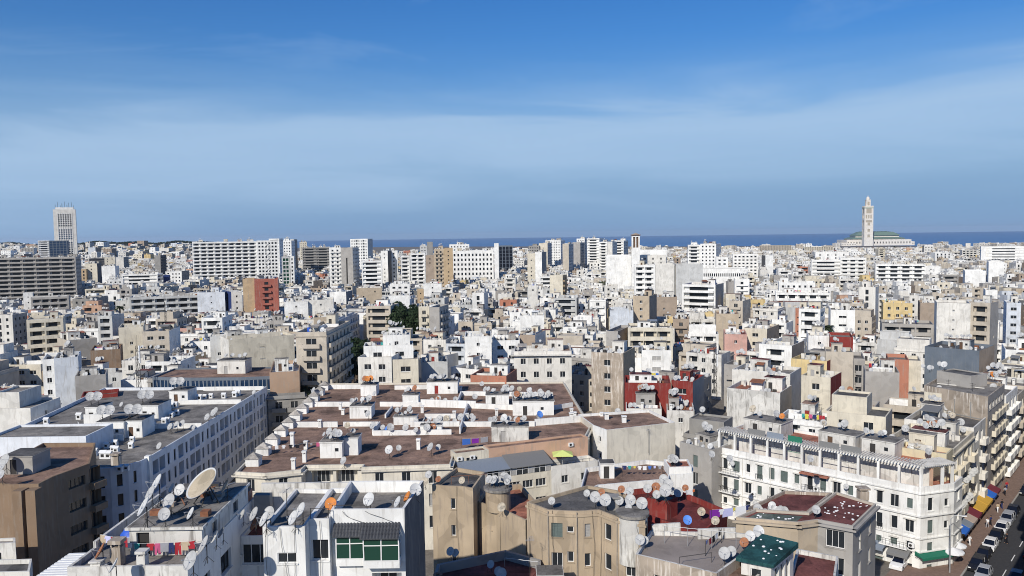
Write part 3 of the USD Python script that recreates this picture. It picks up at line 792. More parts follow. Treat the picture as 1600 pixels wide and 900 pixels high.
# ------------------------------------------------------------------ landmarks and larger buildings of the city, far to near
# minaret and prayer hall on the shore
def mosque():
    D = 3300.0
    cx, _ = at_y(1355, 385, D); g = -14.0; top = at_y(1355, 307, D)[1]; sc = D / FOC
    b = Bld('mosque', 'great pale stone mosque with green roofs on the shore, minaret at its front', 'mosque', (cx, D, g), -8, short='the mosque')
    m = b.mb('prayer_hall', 'limestone')
    xl, xr = (1318 - 1355) * sc, (1424 - 1355) * sc
    hz = lambda py, px=1390: at_y(px, py, D)[1] - g
    H1, H2, H3 = hz(374.5), hz(380.5, 1330), hz(385)
    row = lambda L, H, n, w, v0, v1: [((i + .5) * L / n - w / 2, (i + .5) * L / n + w / 2, v0, v1, 1.2, GLASS) for i in range(n)]

    def hall(x0, y0, x1, y1, z1, n):
        for p0, p1, k in (((x0, y0), (x1, y0), n), ((x1, y0), (x1, y1), n // 2), ((x1, y1), (x0, y1), 0), ((x0, y1), (x0, y0), n // 2)):
            L = math.hypot(p1[0] - p0[0], p1[1] - p0[1]); o = row(L, z1, k, L / k * .34, z1 * .35, z1 * .68) if k else []
            fr = facade(m, p0, p1, 0, z1, o); b.mb('arched_window', 'void').quads(pane_quads(fr, o))
        m.quads([[(x0, y0, z1), (x1, y0, z1), (x1, y1, z1), (x0, y1, z1)]])
        t = b.mb('parapet', 'limestone')
        for i in range(int((x1 - x0) / 5)):
            t.box(x0 + 5 * i, y0 + .05, z1, x0 + 5 * i + 3, y0 + 1, z1 + 1.8)
    hall(xl + 26, 32, xr, 190, H1, 22)
    hall(xl + 2, 20, xl + 62, 120, H2, 9)
    hall(xl - 2, 12, xl + 36, 90, H3, 5)
    hall(xr - 2, 40, xr + 16, 130, H1 - 9, 3)
    # stepped green tiled roofs
    r = b.mb('green_roof', 'mosque_green')

    def hip(x0, y0, x1, y1, z0, z1, k):
        q = [(x0, y0), (x1, y0), (x1, y1), (x0, y1)]; p = [(x0 + k, y0 + k), (x1 - k, y0 + k), (x1 - k, y1 - k), (x0 + k, y1 - k)]
        for i in range(4):
            a, c, d, e = q[i], q[(i + 1) % 4], p[(i + 1) % 4], p[i]; r.quads([[(*a, z0), (*c, z0), (*d, z1), (*e, z1)]])
        r.quads([[(*x, z1) for x in p]])
    X0, X1 = (1336 - 1355) * sc, (1418 - 1355) * sc
    z2, z3, z4 = hz(370.5), hz(367.5), hz(361)
    b.mb('roof_wall', 'limestone').box(X0 + 4, 46, H1, X1 - 6, 176, H1 + 4)
    hip(X0, 40, X1, 180, H1 + 4, z2 + .5, 20)
    b.mb('roof_wall', 'limestone').box(X0 + 22, 66, z2 + .5, X1 - 22, 150, z3)
    hip(X0 + 18, 60, X1 - 18, 156, z3, z4 - 3, 24); hip(X0 + 42, 82, X1 - 52, 136, z4 - 3, z4, 12)
    # minaret
    w = 13.0 * sc / 2; T = top - g; mm = b.mb('minaret', 'limestone')
    zs = at_y(1355, 323, D)[1] - g; w2 = 6.5 * sc / 2

    def shaft(hw, z0, z1, ops):
        for s_ in range(4):
            a = [(-hw, -hw), (hw, -hw), (hw, hw), (-hw, hw)]; p0, p1 = a[s_], a[(s_ + 1) % 4]
            fr = facade(mm, p0, p1, z0, z1, ops); b.mb('minaret_window', 'stone_relief').quads(pane_quads(fr, ops))
    W = 2 * w
    ops = [(W * .2, W * .8, zs * .83, zs * .95, .9, GLASS)] + [(W * (.14 + .26 * i), W * (.30 + .26 * i), zs * .70, zs * .79, .9, GLASS) for i in range(3)]
    ops += [(W * .36, W * .64, zs * q, zs * (q + .07), .9, GLASS) for q in (.22, .36, .52)] + [(W * .15, W * .85, zs * .60, zs * .655, .5, GLASS)]
    shaft(w, 0, zs, ops); mm.quads([[(-w, -w, zs), (w, -w, zs), (w, w, zs), (-w, w, zs)]])
    fr_ = b.mb('gallery', 'mosque_green_pale'); fr_.box(-w - .8, -w - .8, zs * .955, w + .8, w + .8, zs * .985, bottom=True)
    c = b.mb('minaret_parapet', 'limestone')
    for i in range(9):
        u = -w + 2 * w * i / 9
        for q in ((u, -w - .5, u + 2 * w / 14, -w + .8), (u, w - .8, u + 2 * w / 14, w + .5), (-w - .5, u, -w + .8, u + 2 * w / 14), (w - .8, u, w + .5, u + 2 * w / 14)):
            c.box(q[0], q[1], zs, q[2], q[3], zs + 3.2)
    zt = at_y(1355, 313, D)[1] - g
    W = 2 * w2; shaft(w2, zs, zt, [(W * .25, W * .75, (zt - zs) * .2, (zt - zs) * .75, .9, GLASS)])
    mm.box(-w2 - .7, -w2 - .7, zt, w2 + .7, w2 + .7, zt + 2)
    d = b.mb('lantern_dome', 'limestone'); pr = [(w2 * .72, 0), (w2 * .82, 3), (w2 * .75, 8), (w2 * .4, 12), (.7, 14), (.5, T - zt + 3), (0, T - zt + 4)]
    th = np.linspace(0, 2 * math.pi, 17)[:-1]
    for (r0, h0), (r1, h1) in zip(pr, pr[1:]):
        P = lambda rr, hh: np.column_stack([rr * np.cos(th), rr * np.sin(th), np.full(16, zt + 2 + hh)])
        A, C = P(r0, h0), P(r1, h1); d.quads(np.stack([A, np.roll(A, -1, 0), np.roll(C, -1, 0), C], 1))
    b.finish(); claim(lambda x, y: b.world(x + xl - 10, y), 300, 210)


plain('mosque_green', (0.14, 0.205, 0.165), rough=0.6, var=0.15); plain('mosque_green_pale', (0.36, 0.38, 0.30), rough=0.7); plain('stone_relief', (0.36, 0.31, 0.235), rough=0.9)
mosque()
HERO.append((1316, 1428, 362, 387, 3250))


def grid_tower():
    b = hero('the white skyscraper', 'slender white skyscraper with a dark window grid and roof aerials, tallest on the left', 82.5, 327, 113.5, 329, D=1300, depth=12, wall='offwhite', roof='roof_pale', pb=396,
             st=(None, None, None, S('win', p=3.2, w=1.6, h=1.7, fh=3.6)), name='skyscraper', cat='skyscraper', clut=False, keep=True)
    W, H = b.W, b.H
    # dark window grid let into the front face
    for i in range(6):
        for k in range(24):
            u0 = W * .2 + i * W * .105; v1 = H - 8 - k * 3.55
            if v1 > 4 and k not in (6, 12):
                fr = (np.array([0, 0, 0.0]), np.array([1., 0]), np.array([0, -1.]))
                b.mb('window', 'blue_glass' if 7 <= k <= 15 else 'glass').fbox(*fr, u0, u0 + W * .075, v1 - 2.3, v1, .01, .12)
    m = b.mb('mullion', 'frame_white')
    for i in range(7):
        m.box(W * .187 + i * W * .105, -.5, 3, W * .187 + i * W * .105 + W * .02, .002, H - 6)
    b.mb('plant_room', 'white').box(3, 5, H - .9, W - 3, 20, H + 3.5)
    for i in range(9):
        x = 3 + i * (W - 6) / 8; a = MB(); hh = (5, 9, 4, 7, 10, 5, 8, 9, 4)[i]; a.tube([(x, 6 + i % 3 * 4, H + 3), (x, 6 + i % 3 * 4, H + 3 + hh)], .28, 5); a.build('aerial', 'iron', b.path)
    b.finish()


grid_tower()
hero('the blue glass office', 'dark blue glass office block standing before the white skyscraper', 76, 376, 101, 377, D=1130, depth=30, wall='slate', roof='roof_pale', pb=398, st=(S('win', p=4, w=3.6, h=2.9, s=.35, fh=3.5, glass='blue_glass'), None, None, None), clut=False, name='office_block')
hero('the white striped office', 'white striped office slab against the left side of the blue glass office', 59, 376, 75.5, 376, D=1125, depth=25, wall='white', pb=398, st=('band', None, None, None), clut=False, name='office_block')
hero('the grey balcony slab', 'long grey apartment slab of stacked balconies at the left edge', -30, 404, 103, 406, D=560, depth=15, wall='concrete', roof='roof_grey', pb=470,
     st=(S('band', split=7, deep=1.5, s=.95, proud=.3), 'win', None, None), name='apartment_block')
hero('the arched tan house', 'tan apartment house with rows of tall dark windows right of the grey slab', 104, 421, 132, 423, z=22, wall='ochre', roof='roof_grey', pb=441, st=(S('win', p=2.8, w=1.3, h=1.9, s=.5), 'sparse', None, None))
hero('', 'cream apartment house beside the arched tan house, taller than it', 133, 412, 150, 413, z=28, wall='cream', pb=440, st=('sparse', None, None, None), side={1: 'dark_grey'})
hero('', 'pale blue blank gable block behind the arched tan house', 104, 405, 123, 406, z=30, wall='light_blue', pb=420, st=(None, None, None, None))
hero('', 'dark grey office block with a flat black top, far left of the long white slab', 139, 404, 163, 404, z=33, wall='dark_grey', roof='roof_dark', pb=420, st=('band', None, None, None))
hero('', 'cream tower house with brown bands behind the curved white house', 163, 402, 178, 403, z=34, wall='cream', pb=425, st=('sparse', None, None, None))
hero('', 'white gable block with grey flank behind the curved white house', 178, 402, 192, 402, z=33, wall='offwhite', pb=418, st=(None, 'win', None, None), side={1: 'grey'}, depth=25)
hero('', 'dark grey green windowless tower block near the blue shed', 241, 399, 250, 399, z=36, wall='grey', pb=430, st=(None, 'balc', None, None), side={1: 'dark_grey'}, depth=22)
hero('', 'plain white cube house left of the curved white house', 157, 416, 178, 416, z=22, wall='white', pb=434, st=(None, 'few', None, None))
hero('the curved white house', 'white rounded apartment house with wrapping balcony bands', 190, 429, 243, 432, z=17, wall='white', pb=444, st=(S('band', s=1.0), 'band', None, None), depth=18)
hero('', 'low white house stepping down in front of the curved white house', 168, 437, 190, 438, z=14, wall='white', pb=447)
hero('the blue shed', 'bright navy blue walled shed right of the curved white house', 250, 431, 263, 431, z=17, wall='navy', pb=441, st=(None,) * 4, clut=False, name='shed')
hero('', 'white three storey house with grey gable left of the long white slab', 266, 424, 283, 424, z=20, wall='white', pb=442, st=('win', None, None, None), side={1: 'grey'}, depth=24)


def long_slab():
    b = hero('the long white slab', 'very long white ten storey apartment slab with balcony stripes on the skyline', 300, 378.5, 396, 377.5, D=660, depth=16, roof='roof_pale', pb=434, st=(S('band', split=9, deep=1.3, fh=3.0, s=.95, lin=.3, proud=.25), None, None, None), name='apartment_block', keep=True, dens=.3)
    W = b.W; k = 33 * 660 / FOC
    b.wing((W + .01, -.6, W + k, 15), 0, b.H + .6, 'white', 'roof_pale', [S('win', p=2.55, w=1.6, h=1.6, fh=3.0, s=.8), 'win' and S('win', p=3, w=1.2, h=1.3, fh=3.0), None, None])
    m = b.mb('lattice_brace', 'frame_white')
    for i in range(9):
        z = b.H - 5 - i * 4.2; u0, u1 = W + k * .36, W + k * .6
        for a, c in ((u0, u1), (u1, u0)):
            m.tube([(a, -.95, z), (c, -.95, z + 4)], .2, 4)
    b.finish(); claim(b.world, W + k, 16)


long_slab()
W_ = lambda *a, **k: hero(*a, **k)
W_('', 'white slab tower behind the right end of the long white slab', 420, 373, 436, 373, D=790, wall='white', pb=392, st=(S('band', s=1), 'win', None, None), clut=False)
W_('', 'white gridded tower block with a stepped top right of the long white slab', 437, 376, 455, 377, D=850, wall='white', pb=398, st=('win', 'win', None, None))
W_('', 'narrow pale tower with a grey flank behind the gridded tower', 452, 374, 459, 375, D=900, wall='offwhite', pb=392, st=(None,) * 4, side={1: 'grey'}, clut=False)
W_('', 'grey green office with dark glass front above the trees, right of the long white slab', 440, 401, 452, 402, D=640, wall='pale_grey', pb=420, st=(S('win', p=2.2, w=1.9, h=2.2, s=.4, glass='green_glass'), None, None, None))
W_('', 'white balcony house joined to the green glass office', 453, 401, 459, 401, D=640, wall='white', pb=420, st=('log', None, None, None))
W_('the brown long slab', 'long brown grey slab with dark bands on the skyline, left of the brown faced tower', 472, 387, 515, 388, D=900, wall='grey', roof='roof_dark', pb=400, st=(S('band', split=2), None, None, None), depth=18)
W_('', 'cream domed house above the brown long slab', 468, 378, 479, 378, D=1300, wall='cream', pb=386, st=('win', None, None, None))
W_('the balcony tower', 'white tower of small balconies left of the brown blank wall', 514, 387, 532, 387, D=620, wall='white', pb=432, st=(S('balc', p=3, w=1.1), None, None, None), depth=16)
b_ = W_('the brown faced tower', 'tower block with a blank brown grey face and one dark slot', 532.5, 387, 551, 385.5, D=610, wall='concrete', pb=428, st=(None, 'wide', None, None), side={1: 'pale_grey'}, depth=18, keep=True, clut=False)
b_.mb('slot_window', 'void').box(b_.W * .42, -.05, b_.H - 28, b_.W * .54, .02, b_.H - 8); b_.finish()
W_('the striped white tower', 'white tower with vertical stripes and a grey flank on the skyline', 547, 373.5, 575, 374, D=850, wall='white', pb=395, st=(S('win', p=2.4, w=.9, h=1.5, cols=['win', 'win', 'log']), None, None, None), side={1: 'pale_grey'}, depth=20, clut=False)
W_('', 'white four storey house with loggias right of the brown faced tower', 565, 408, 596, 409, D=600, wall='white', pb=430, st=('band', None, None, None))
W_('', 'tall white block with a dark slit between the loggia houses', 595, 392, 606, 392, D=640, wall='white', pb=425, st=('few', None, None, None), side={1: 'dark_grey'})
W_('', 'white eight storey block with small square windows, centre left skyline', 609, 392, 621, 392, D=650, wall='white', pb=424, st=('win', None, None, None))
W_('', 'white curved balcony block left of the tan balcony tower', 626, 400, 640, 400, D=640, wall='white', pb=424, st=('band', None, None, None))
W_('', 'white loggia block touching the tan balcony tower', 641, 396, 664, 397, D=640, wall='white', pb=424, st=('log', None, None, None))
W_('', 'grey gable tower with a black top on the skyline above the tan tower', 667, 378, 676, 378, D=1000, wall='grey', pb=398, st=(None,) * 4, clut=False, roof='roof_dark')
W_('', 'pale house cluster with a turquoise wall on the skyline', 656, 384, 667, 384, D=900, wall='pale_grey', pb=396, st=('win', None, None, None))
b_ = W_('the tan balcony tower', 'tan and orange apartment tower with rounded balconies, centre of the city', 678, 389, 693, 389, D=600, wall='sand', pb=432, st=(S('balc', p=2.4, w=1), None, None, None), depth=15, keep=True)
k_ = b_.W
b_.wing((k_ + .01, -1, k_ + 7, 14), 0, b_.H + .4, 'ochre', 'roof_grey', ['few', 'win', None, None]); b_.wing((-6.5, 1, -.01, 15), 0, b_.H - 5, 'tan', 'roof_brown', ['few', None, None, None]); b_.finish()
W_('the fluted white hall', 'long white building with tall vertical window strips and a slim white tower', 706, 392, 771, 393, D=700, wall='white', pb=425, st=(S('tall', p=3.2, w=1.5, shut=0, fh=4.2), None, None, None), depth=20, dens=.2)
W_('', 'white slab rising behind the fluted white hall, windows in rows', 702, 382, 733, 382.5, D=790, wall='white', pb=394, st=('win', None, None, None), dens=.3)
W_('', 'slim white pylon tower at the right end of the fluted hall', 772, 380, 779, 380, D=690, wall='white', pb=422, st=(None,) * 4, depth=6, clut=False, name='pylon_tower')
W_('the black glass office', 'black glass office cube on the skyline right of the white pylon', 779, 384, 801, 384, D=800, wall='slate', roof='roof_dark', pb=403, st=(S('win', p=3, w=2.8, h=3.2, s=.15, fh=3.5, m=.2, glass='black_glass'), None, None, None), depth=25, clut=False, name='office_block')
W_('', 'cream house block right of the trees below the black glass office', 824, 396, 836, 397, D=640, wall='cream', pb=410, st=('few', None, None, None))
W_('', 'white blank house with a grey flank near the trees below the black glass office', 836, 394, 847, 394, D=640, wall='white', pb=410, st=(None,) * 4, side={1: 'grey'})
for i, (x0, x1, y, D, w, s_, l) in enumerate([
        (826, 843, 384, 900, 'grey', 'win', 'grey tower with white bands on the skyline right of the black glass office'),
        (842, 856, 380, 900, 'cream', 'few', 'cream tower next to the grey banded tower on the skyline'),
        (852, 877, 375.5, 950, 'white', 'win', 'white skyline slab with a stepped top, highest of the white group in the centre'),
        (879, 889, 381, 800, 'beige', None, 'beige windowless tower in the white skyline group'),
        (893, 907, 379, 850, 'concrete', None, 'grey brown square block in the white skyline group'),
        (901, 914, 373, 950, 'white', 'win', 'white tower with grey flank in the middle of the skyline group'),
        (917, 937, 372.5, 900, 'white', 'band', 'white balcony tower with a stair shaft, right of the white tower with grey flank'),
        (936, 949, 378, 850, 'white', 'band', 'white slab with thin window bands left of the bell tower'),
        (949, 957, 378, 820, 'offwhite', None, 'off white gable wall between two slabs left of the bell tower'),
        (957, 975, 376, 870, 'white', 'band', 'white eight storey slab just left of the bell tower')]):
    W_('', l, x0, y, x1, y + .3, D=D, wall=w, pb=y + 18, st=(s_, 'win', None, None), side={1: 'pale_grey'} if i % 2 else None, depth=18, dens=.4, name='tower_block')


def bell_tower():
    b = hero('the bell tower', 'slender white church bell tower with an open belfry and flat cap', 987, 368, 999.5, 368, D=520, depth=5.3, roof='roof_brown', pb=425, st=(None,) * 4, par=0, clut=False, name='bell_tower', cat='church tower', keep=True)
    W, H = b.W, b.H; b.m = {}
    zb = H - 8.0
    for p0, p1 in (((0, 0), (W, 0)), ((W, 0), (W, b.d)), ((W, b.d), (0, b.d)), ((0, b.d), (0, 0))):
        L = math.hypot(p1[0] - p0[0], p1[1] - p0[1]); o = [(L * .18, L * .44, zb, H - 1, .7, GLASS), (L * .56, L * .82, zb, H - 1, .7, GLASS)] + [(L * .4, L * .56, q, q + .9, .3, GLASS) for q in (H * .35, H * .55)]
        fr = facade(b.mb('shaft', 'white'), p0, p1, 0, H, o); b.mb('belfry_opening', 'shutter_brown').quads(pane_quads(fr, o))
    b.mb('cap', 'shutter_brown').box(-.6, -.6, H, W + .6, b.d + .6, H + .5, bottom=True)
    c = W / 2; m = b.mb('cap_roof', 'tan'); q = [(-.4, -.4), (W + .4, -.4), (W + .4, b.d + .4), (-.4, b.d + .4)]
    for i in range(4):
        m.mesh([(*q[i], H + .5), (*q[(i + 1) % 4], H + .5), (c, b.d / 2, H + 1.7)], [(0, 1, 2)])
    b.finish()


bell_tower()
W_('the church hall', 'big windowless white church hall left of the bell tower', 947, 400, 986, 401, D=530, wall='white', roof='roof_white', pb=425, st=(None,) * 4, depth=30, clut=False, name='church_hall', cat='church')
W_('', 'long white nave with a dark roof edge right of the bell tower', 1000, 391, 1041, 391, D=545, wall='white', roof='roof_dark', pb=404, st=(None,) * 4, depth=22, clut=False, name='church_nave', cat='church')
W_('', 'low white wing in front of the church nave', 1000, 399, 1040, 400, D=535, wall='offwhite', roof='roof_white', pb=412, st=(S('win', p=5, w=1),) + (None,) * 3, depth=8, clut=False)
b_ = W_('the great blank block', 'tall white apartment block, balconies on the left and a blank face', 991, 414, 1023, 414.5, D=440, wall='white', pb=470, st=(S('log', p=3.4, fh=3.0, ls=1.0), None, None, None), keep=True, depth=15, dens=.5)
k_ = b_.W
b_.wing((k_ + .01, .4, k_ + 10.6, 15), 0, b_.H + .2, 'offwhite', 'roof_pale', [None, None, None, None]); b_.wing((k_ + 10.61, 1.6, k_ + 11.4, 15), 0, b_.H - 1, 'grey', 'roof_pale', [S('small', p=.8, m=0.05), None, None, None], par=0)
b_.wing((k_ + 11.41, .2, k_ + 26, 14), 0, b_.H + .1, 'pale_grey', 'roof_pale', [None] * 4); b_.finish(); claim(b_.world, k_ + 26, 15); HERO.append((1023, 1097, 413, 470, 440))
W_('the white corner tower', 'white eight storey tower with rows of square windows and curved balconies, right of centre', 1094, 381, 1119, 381, D=700, wall='white', pb=418, st=(S('win', p=2.7, w=1.3, h=1.3),) + ('win', None, None), depth=16)
W_('', 'curved balcony wing on the left of the white corner tower', 1075, 383, 1093.6, 382, D=705, wall='white', pb=414, st=(S('band', s=.9, proud=.4), None, None, None), depth=16)
W_('', 'white house with large windows at the foot of the white corner tower', 1119, 402, 1137, 403, D=640, wall='white', pb=416, st=('wide', None, None, None))
W_('the arcade hall', 'long low market hall with grey roof and a row of white fins', 1097, 420, 1166, 425, D=520, wall='white', roof='roof_dark', pb=436, st=(S('tall', p=1.3, w=.7, fh=4.4, fl=1), None, None, None), depth=24, clut=False, name='market_hall')
W_('', 'white office with a ribbon window and black fascia behind the arcade hall', 1145, 397, 1183, 397, D=720, wall='white', pb=416, st=('wide', None, None, None))
W_('', 'white blank tower with a dark cap, right of the white office', 1196, 399, 1208, 399, D=700, wall='white', pb=419, st=(None,) * 4, side={3: 'dark_grey'}, roof='roof_dark', clut=False)
W_('', 'beige seaside apartment row on the shore in front of the sea', 1187, 383.5, 1234, 383, D=2300, wall='beige', pb=392, st=('log', None, None, None), depth=20, clut=False, name='apartment_block')
W_('', 'pale arched seaside block on the shore left of the mosque', 1257, 386, 1299, 386, D=2200, wall='cream', pb=392, st=(S('log', p=6),) + (None,) * 3, depth=20, clut=False, name='apartment_block')
W_('the terraced hotel', 'white hotel of long stacked terraces, right of centre', 1268, 406, 1312, 411, D=640, wall='white', pb=432, st=(S('band', s=1.0, lin=.7, proud=.4), None, None, None), depth=16, name='hotel')
W_('', 'right wing of the white terraced hotel, with the tallest roof', 1313, 403, 1350, 405, D=630, wall='white', pb=432, st=(S('band', s=1.0, lin=.7, split=3, proud=.3), None, None, None), depth=16, name='hotel')
W_('', 'white block with vertical fins behind the terraced hotel', 1274, 394, 1322, 393, D=760, wall='white', pb=404, st=(S('tall', p=6, w=1),) + (None,) * 3, depth=18)
W_('the curved terrace block', 'curved white terrace block with tall balconies, right of the terraced hotel', 1368, 413, 1438, 412, D=600, wall='white', pb=442, st=(S('band', split=4, s=.9, proud=.3), None, None, None), depth=16, name='apartment_block')
W_('', 'white plain house right of the curved terrace block', 1440, 416, 1466, 417, D=640, wall='white', pb=426, st=('few', None, None, None))
W_('the long white office', 'long white office slab with thin dark window bands at the right edge', 1540, 385.5, 1640, 384.5, D=900, wall='white', roof='roof_white', pb=408, st=(S('band', split=2, deep=.4, s=1.1, lin=.8),) + (None,) * 3, depth=18, clut=False, name='office_block')
W_('', 'white windowless stair tower at the left end of the long white office', 1533, 385, 1539.6, 385, D=895, wall='white', pb=407, st=(None,) * 4, depth=12, clut=False, name='stair_tower')
W_('the blank white cube', 'large blank white gable with one tiny window, right side of the city', 1508, 423, 1536, 425, D=520, wall='white', roof='roof_white', pb=445, st=(None,) * 4, depth=18, clut=False)
W_('', 'white slanted house behind the blank white cube', 1545, 409, 1566, 408, D=600, wall='white', pb=430, st=(None,) * 4, clut=False)
W_('', 'small white tower on the sea front right of the mosque', 1509, 380, 1515.5, 380, D=2400, wall='offwhite', pb=389, st=(None,) * 4, clut=False, depth=12)

# ------------------------------------------------------------------ the middle city
W_('the pale gable block', 'pale grey gable block with small square holes, left middle distance', 308, 457, 350, 457, z=22, wall='light_blue', pb=487, st=(S('small', p=9, skip=.2), None, None, None), side={1: 'slate'}, depth=22)
W_('', 'white house with a blue side wall left of the red balcony tower', 361, 456, 378, 456, z=22, wall='white', pb=487, st=('few', None, None, None), side={3: 'navy'})
W_('the red balcony tower', 'brick red tower of balconies with a blank tan flank on its left', 397, 436, 433, 438, z=32, wall='brick_red', pb=490, st=(S('balc', p=5.2, w=1.5, lw=4.6), None, None, None), depth=10, roof='roof_red')
W_('', 'tan blank flank wall block attached to the red balcony tower', 379, 436, 396.6, 435, z=32, wall='ochre', pb=490, st=(None,) * 4, depth=12, clut=False, roof='roof_bright_red')
W_('', 'white three part house with small dark windows right of the red tower', 444, 472, 480, 474, z=17, wall='white', pb=492, st=('few', None, None, None))
W_('', 'pale blank gable house right of the three part white house', 481, 469, 520, 471, z=17, wall='offwhite', pb=490, st=('few', None, None, None))
W_('', 'bright white house with a slate blue flank left of the ochre house', 515, 456, 541, 457, z=20, wall='white', pb=472, st=(None,) * 4, side={1: 'slate'})
W_('the ochre house', 'ochre house with blank front and jagged roof wall', 557, 450, 596, 452, z=21, wall='sand', pb=466, st=('few', None, None, None), roof='roof_brown')
W_('', 'white house with a grey shutter front below the loggia houses', 609, 444, 640, 446, z=20, wall='white', pb=463, st=('wide', None, None, None))
W_('', 'white house with a black tarred flank, right of the shutter front', 661, 444, 690, 447, z=18, wall='white', pb=460, st=('few', None, None, None))
W_('the orange minaret', 'small orange square minaret with a dark slit above the white stepped wall', 652, 452, 662, 452, z=24, wall='ochre', pb=476, st=(S('small', p=3),) + (None,) * 3, depth=4, clut=False, name='minaret_tower', cat='minaret')
W_('the white stepped wall', 'white stepped gable wall next to the dark tree in mid city', 607, 462, 640, 470, z=18, wall='white', pb=486, st=(None,) * 4)
W_('the grey slit block', 'grey blank slab between cream balconies and dark balconies, mid city', 671, 480, 687, 480, z=22, wall='concrete', pb=520, st=(None, 'balc', None, None), depth=14)
W_('', 'cream balcony front joined to the left of the grey slab block', 654, 479, 670.5, 480, z=22, wall='cream', pb=518, st=(S('balc', p=4, lw=3.8), None, None, None), depth=13)
W_('the shaded terrace block', 'grey tan terraced block with dark balconies left of the dark tree', 572, 478, 611, 482, z=17, wall='beige', pb=510, st=('band', 'balc', None, None), depth=14)
W_('', 'ochre house with patchy front below the pale blank gable house', 490, 496, 548, 498, z=14, wall='sand', pb=508, st=('few', None, None, None))
W_('the great beige gable', 'large blank beige gable wall with thin slots, left of centre', 357, 531, 460, 529, z=17, wall='cream', pb=568, st=(S('win', p=11, w=1.6, h=.16, s=1.4, fh=3.6), None, None, None), depth=12, side={3: 'offwhite'}, roof='roof_pale')
W_('', 'white narrow house with two windows left of the great beige gable', 328, 526, 354, 529, z=17, wall='pale_grey', pb=562, st=('few', None, None, None), depth=12)
W_('the cream balcony house', 'cream apartment house with wide curved balconies beside the tree lined street', 462, 519, 510, 521, z=17.5, wall='beige', pb=606, st=(S('balc', p=5, lw=4.6, w=2), S('balc', p=3.6, w=1.3), None, None), depth=26, roof='roof_pale', cornice=.25)
W_('', 'white five storey house behind the cream balcony house on the street', 511, 500, 530, 502, z=19, wall='light_blue', pb=520, st=('win', 'balc', None, None), depth=30)
W_('the stair white house', 'white houses with diagonal stair roofs in a row, centre', 726, 526, 768, 531, z=14, wall='white', pb=560, st=('few', None, None, None))
W_('', 'white long house with sloped roof walls right of the stair white house', 769, 532, 812, 537, z=14, wall='white', pb=552, st=('wide', None, None, None))
W_('', 'brown blank house beside the sloped white houses', 812, 523, 837, 524, z=15, wall='tan', pb=545, st=(None,) * 4, side={1: 'offwhite'})
W_('the white cube house', 'plain white cube house with three tiny openings, centre', 812, 493, 850, 492, z=17, wall='white', pb=516, st=(S('small', p=8, skip=.4),) + (None,) * 3, depth=12)
W_('', 'tall narrow off white stair wall behind the white cube house', 825, 446, 840, 446, z=24, wall='offwhite', pb=480, st=('few', None, None, None), depth=9)
W_('', 'white office with a black ribbon window, centre behind the narrow stair wall', 843, 432, 868, 434, z=24, wall='white', pb=446, st=('band', None, None, None))
W_('', 'cream blank gable with a dark balcony flank, centre of the city', 859, 430, 880, 428, z=26, wall='cream', pb=460, st=(None, 'balc', None, None), depth=10, side={1: 'ochre'})
W_('the tan five storey block', 'tan five storey block with few windows below the great blank block', 989, 462, 1015, 463, z=25, wall='sand', pb=507, st=(S('win', p=4.2, w=1.1, h=1.1),) + (None,) * 3, depth=12, side={1: 'tan'})
W_('', 'brown house with a blank wall attached right of the tan five storey block', 1018, 464, 1057, 471, z=23, wall='tan', pb=490, st=('few', None, None, None))
W_('', 'lavender grey gable house with small windows left of the tan block', 953, 485, 989, 483, z=18, wall='light_blue', pb=512, st=(S('small', p=6, skip=.3),) + (None,) * 3)
W_('', 'grey brown gable house in front of the lavender grey gable', 947, 517, 966, 518, z=15, wall='concrete', pb=545, st=(None,) * 4, side={1: 'tan'}, depth=18)
W_('the cream terraces', 'long cream house of two terraces with ribbon balcony, right of centre', 981, 512, 1050, 515, z=16, wall='cream', pb=545, st=(S('band', split=3),) + (None,) * 3, depth=14)
W_('the terraced black top', 'white terraced block with a black ribbon and brown blank flank', 1066, 444, 1118, 445, z=29, wall='white', pb=482, st=(S('band', split=1, proud=.8, deep=1.6), None, None, None), depth=16, side={1: 'concrete'}, roof='roof_red')
W_('', 'white apartment house of many loggias right of the terraced black top', 1148, 436, 1170, 437, z=24, wall='white', pb=462, st=('balc', None, None, None))
W_('', 'long white house with rows of windows in front of the market trees', 1217, 441, 1270, 446, z=20, wall='white', pb=466, st=('win', None, None, None))
W_('', 'white terrace house with ribbon of windows and orange curtain', 1212, 457, 1292, 460, z=18, wall='white', pb=474, st=(S('band', split=5), None, None, None))
W_('', 'tan house with a bright blue roof hut, right of centre', 1119, 490, 1153, 492, z=17, wall='sand', pb=512, st=(None,) * 4, roof='roof_red')
W_('', 'dusty pink house with red terrace edge below the blue hut house', 1132, 522, 1166, 524, z=15, wall='pink', pb=538, st=('few', None, None, None), roof='roof_red')
W_('', 'cream house with two black square windows beside the pink house', 1162, 512, 1198, 515, z=16, wall='cream', pb=530, st=(S('wide', p=5) if False else S('win', p=5, w=2, h=1.3), None, None, None), side={1: 'tan'}, roof='roof_red', depth=16)
W_('the white open house', 'white house with wide dark openings and a brown flank', 1186, 537, 1236, 541, z=15, wall='white', pb=570, st=(S('log', p=6, lw=5), None, None, None), side={1: 'tan'}, depth=13)
W_('the grey yard house', 'white house with grey stripes of windows and tall palm at its left', 1298, 484, 1333, 487, z=20, wall='white', pb=520, st=(S('wide', k='win', p=4.4, w=2.6, h=.8) if False else S('win', p=4.4, w=2.6, h=.8), None, None, None), depth=18)
W_('the dark red gable', 'deep red blank gable wall behind the yellow house', 1297, 526, 1330, 528, z=15, wall='red', pb=550, st=(None,) * 4, depth=12, clut=False)
W_('', 'white house with two windows left of the deep red gable', 1263, 524, 1296, 527, z=14.5, wall='white', pb=545, st=('few', None, None, None))
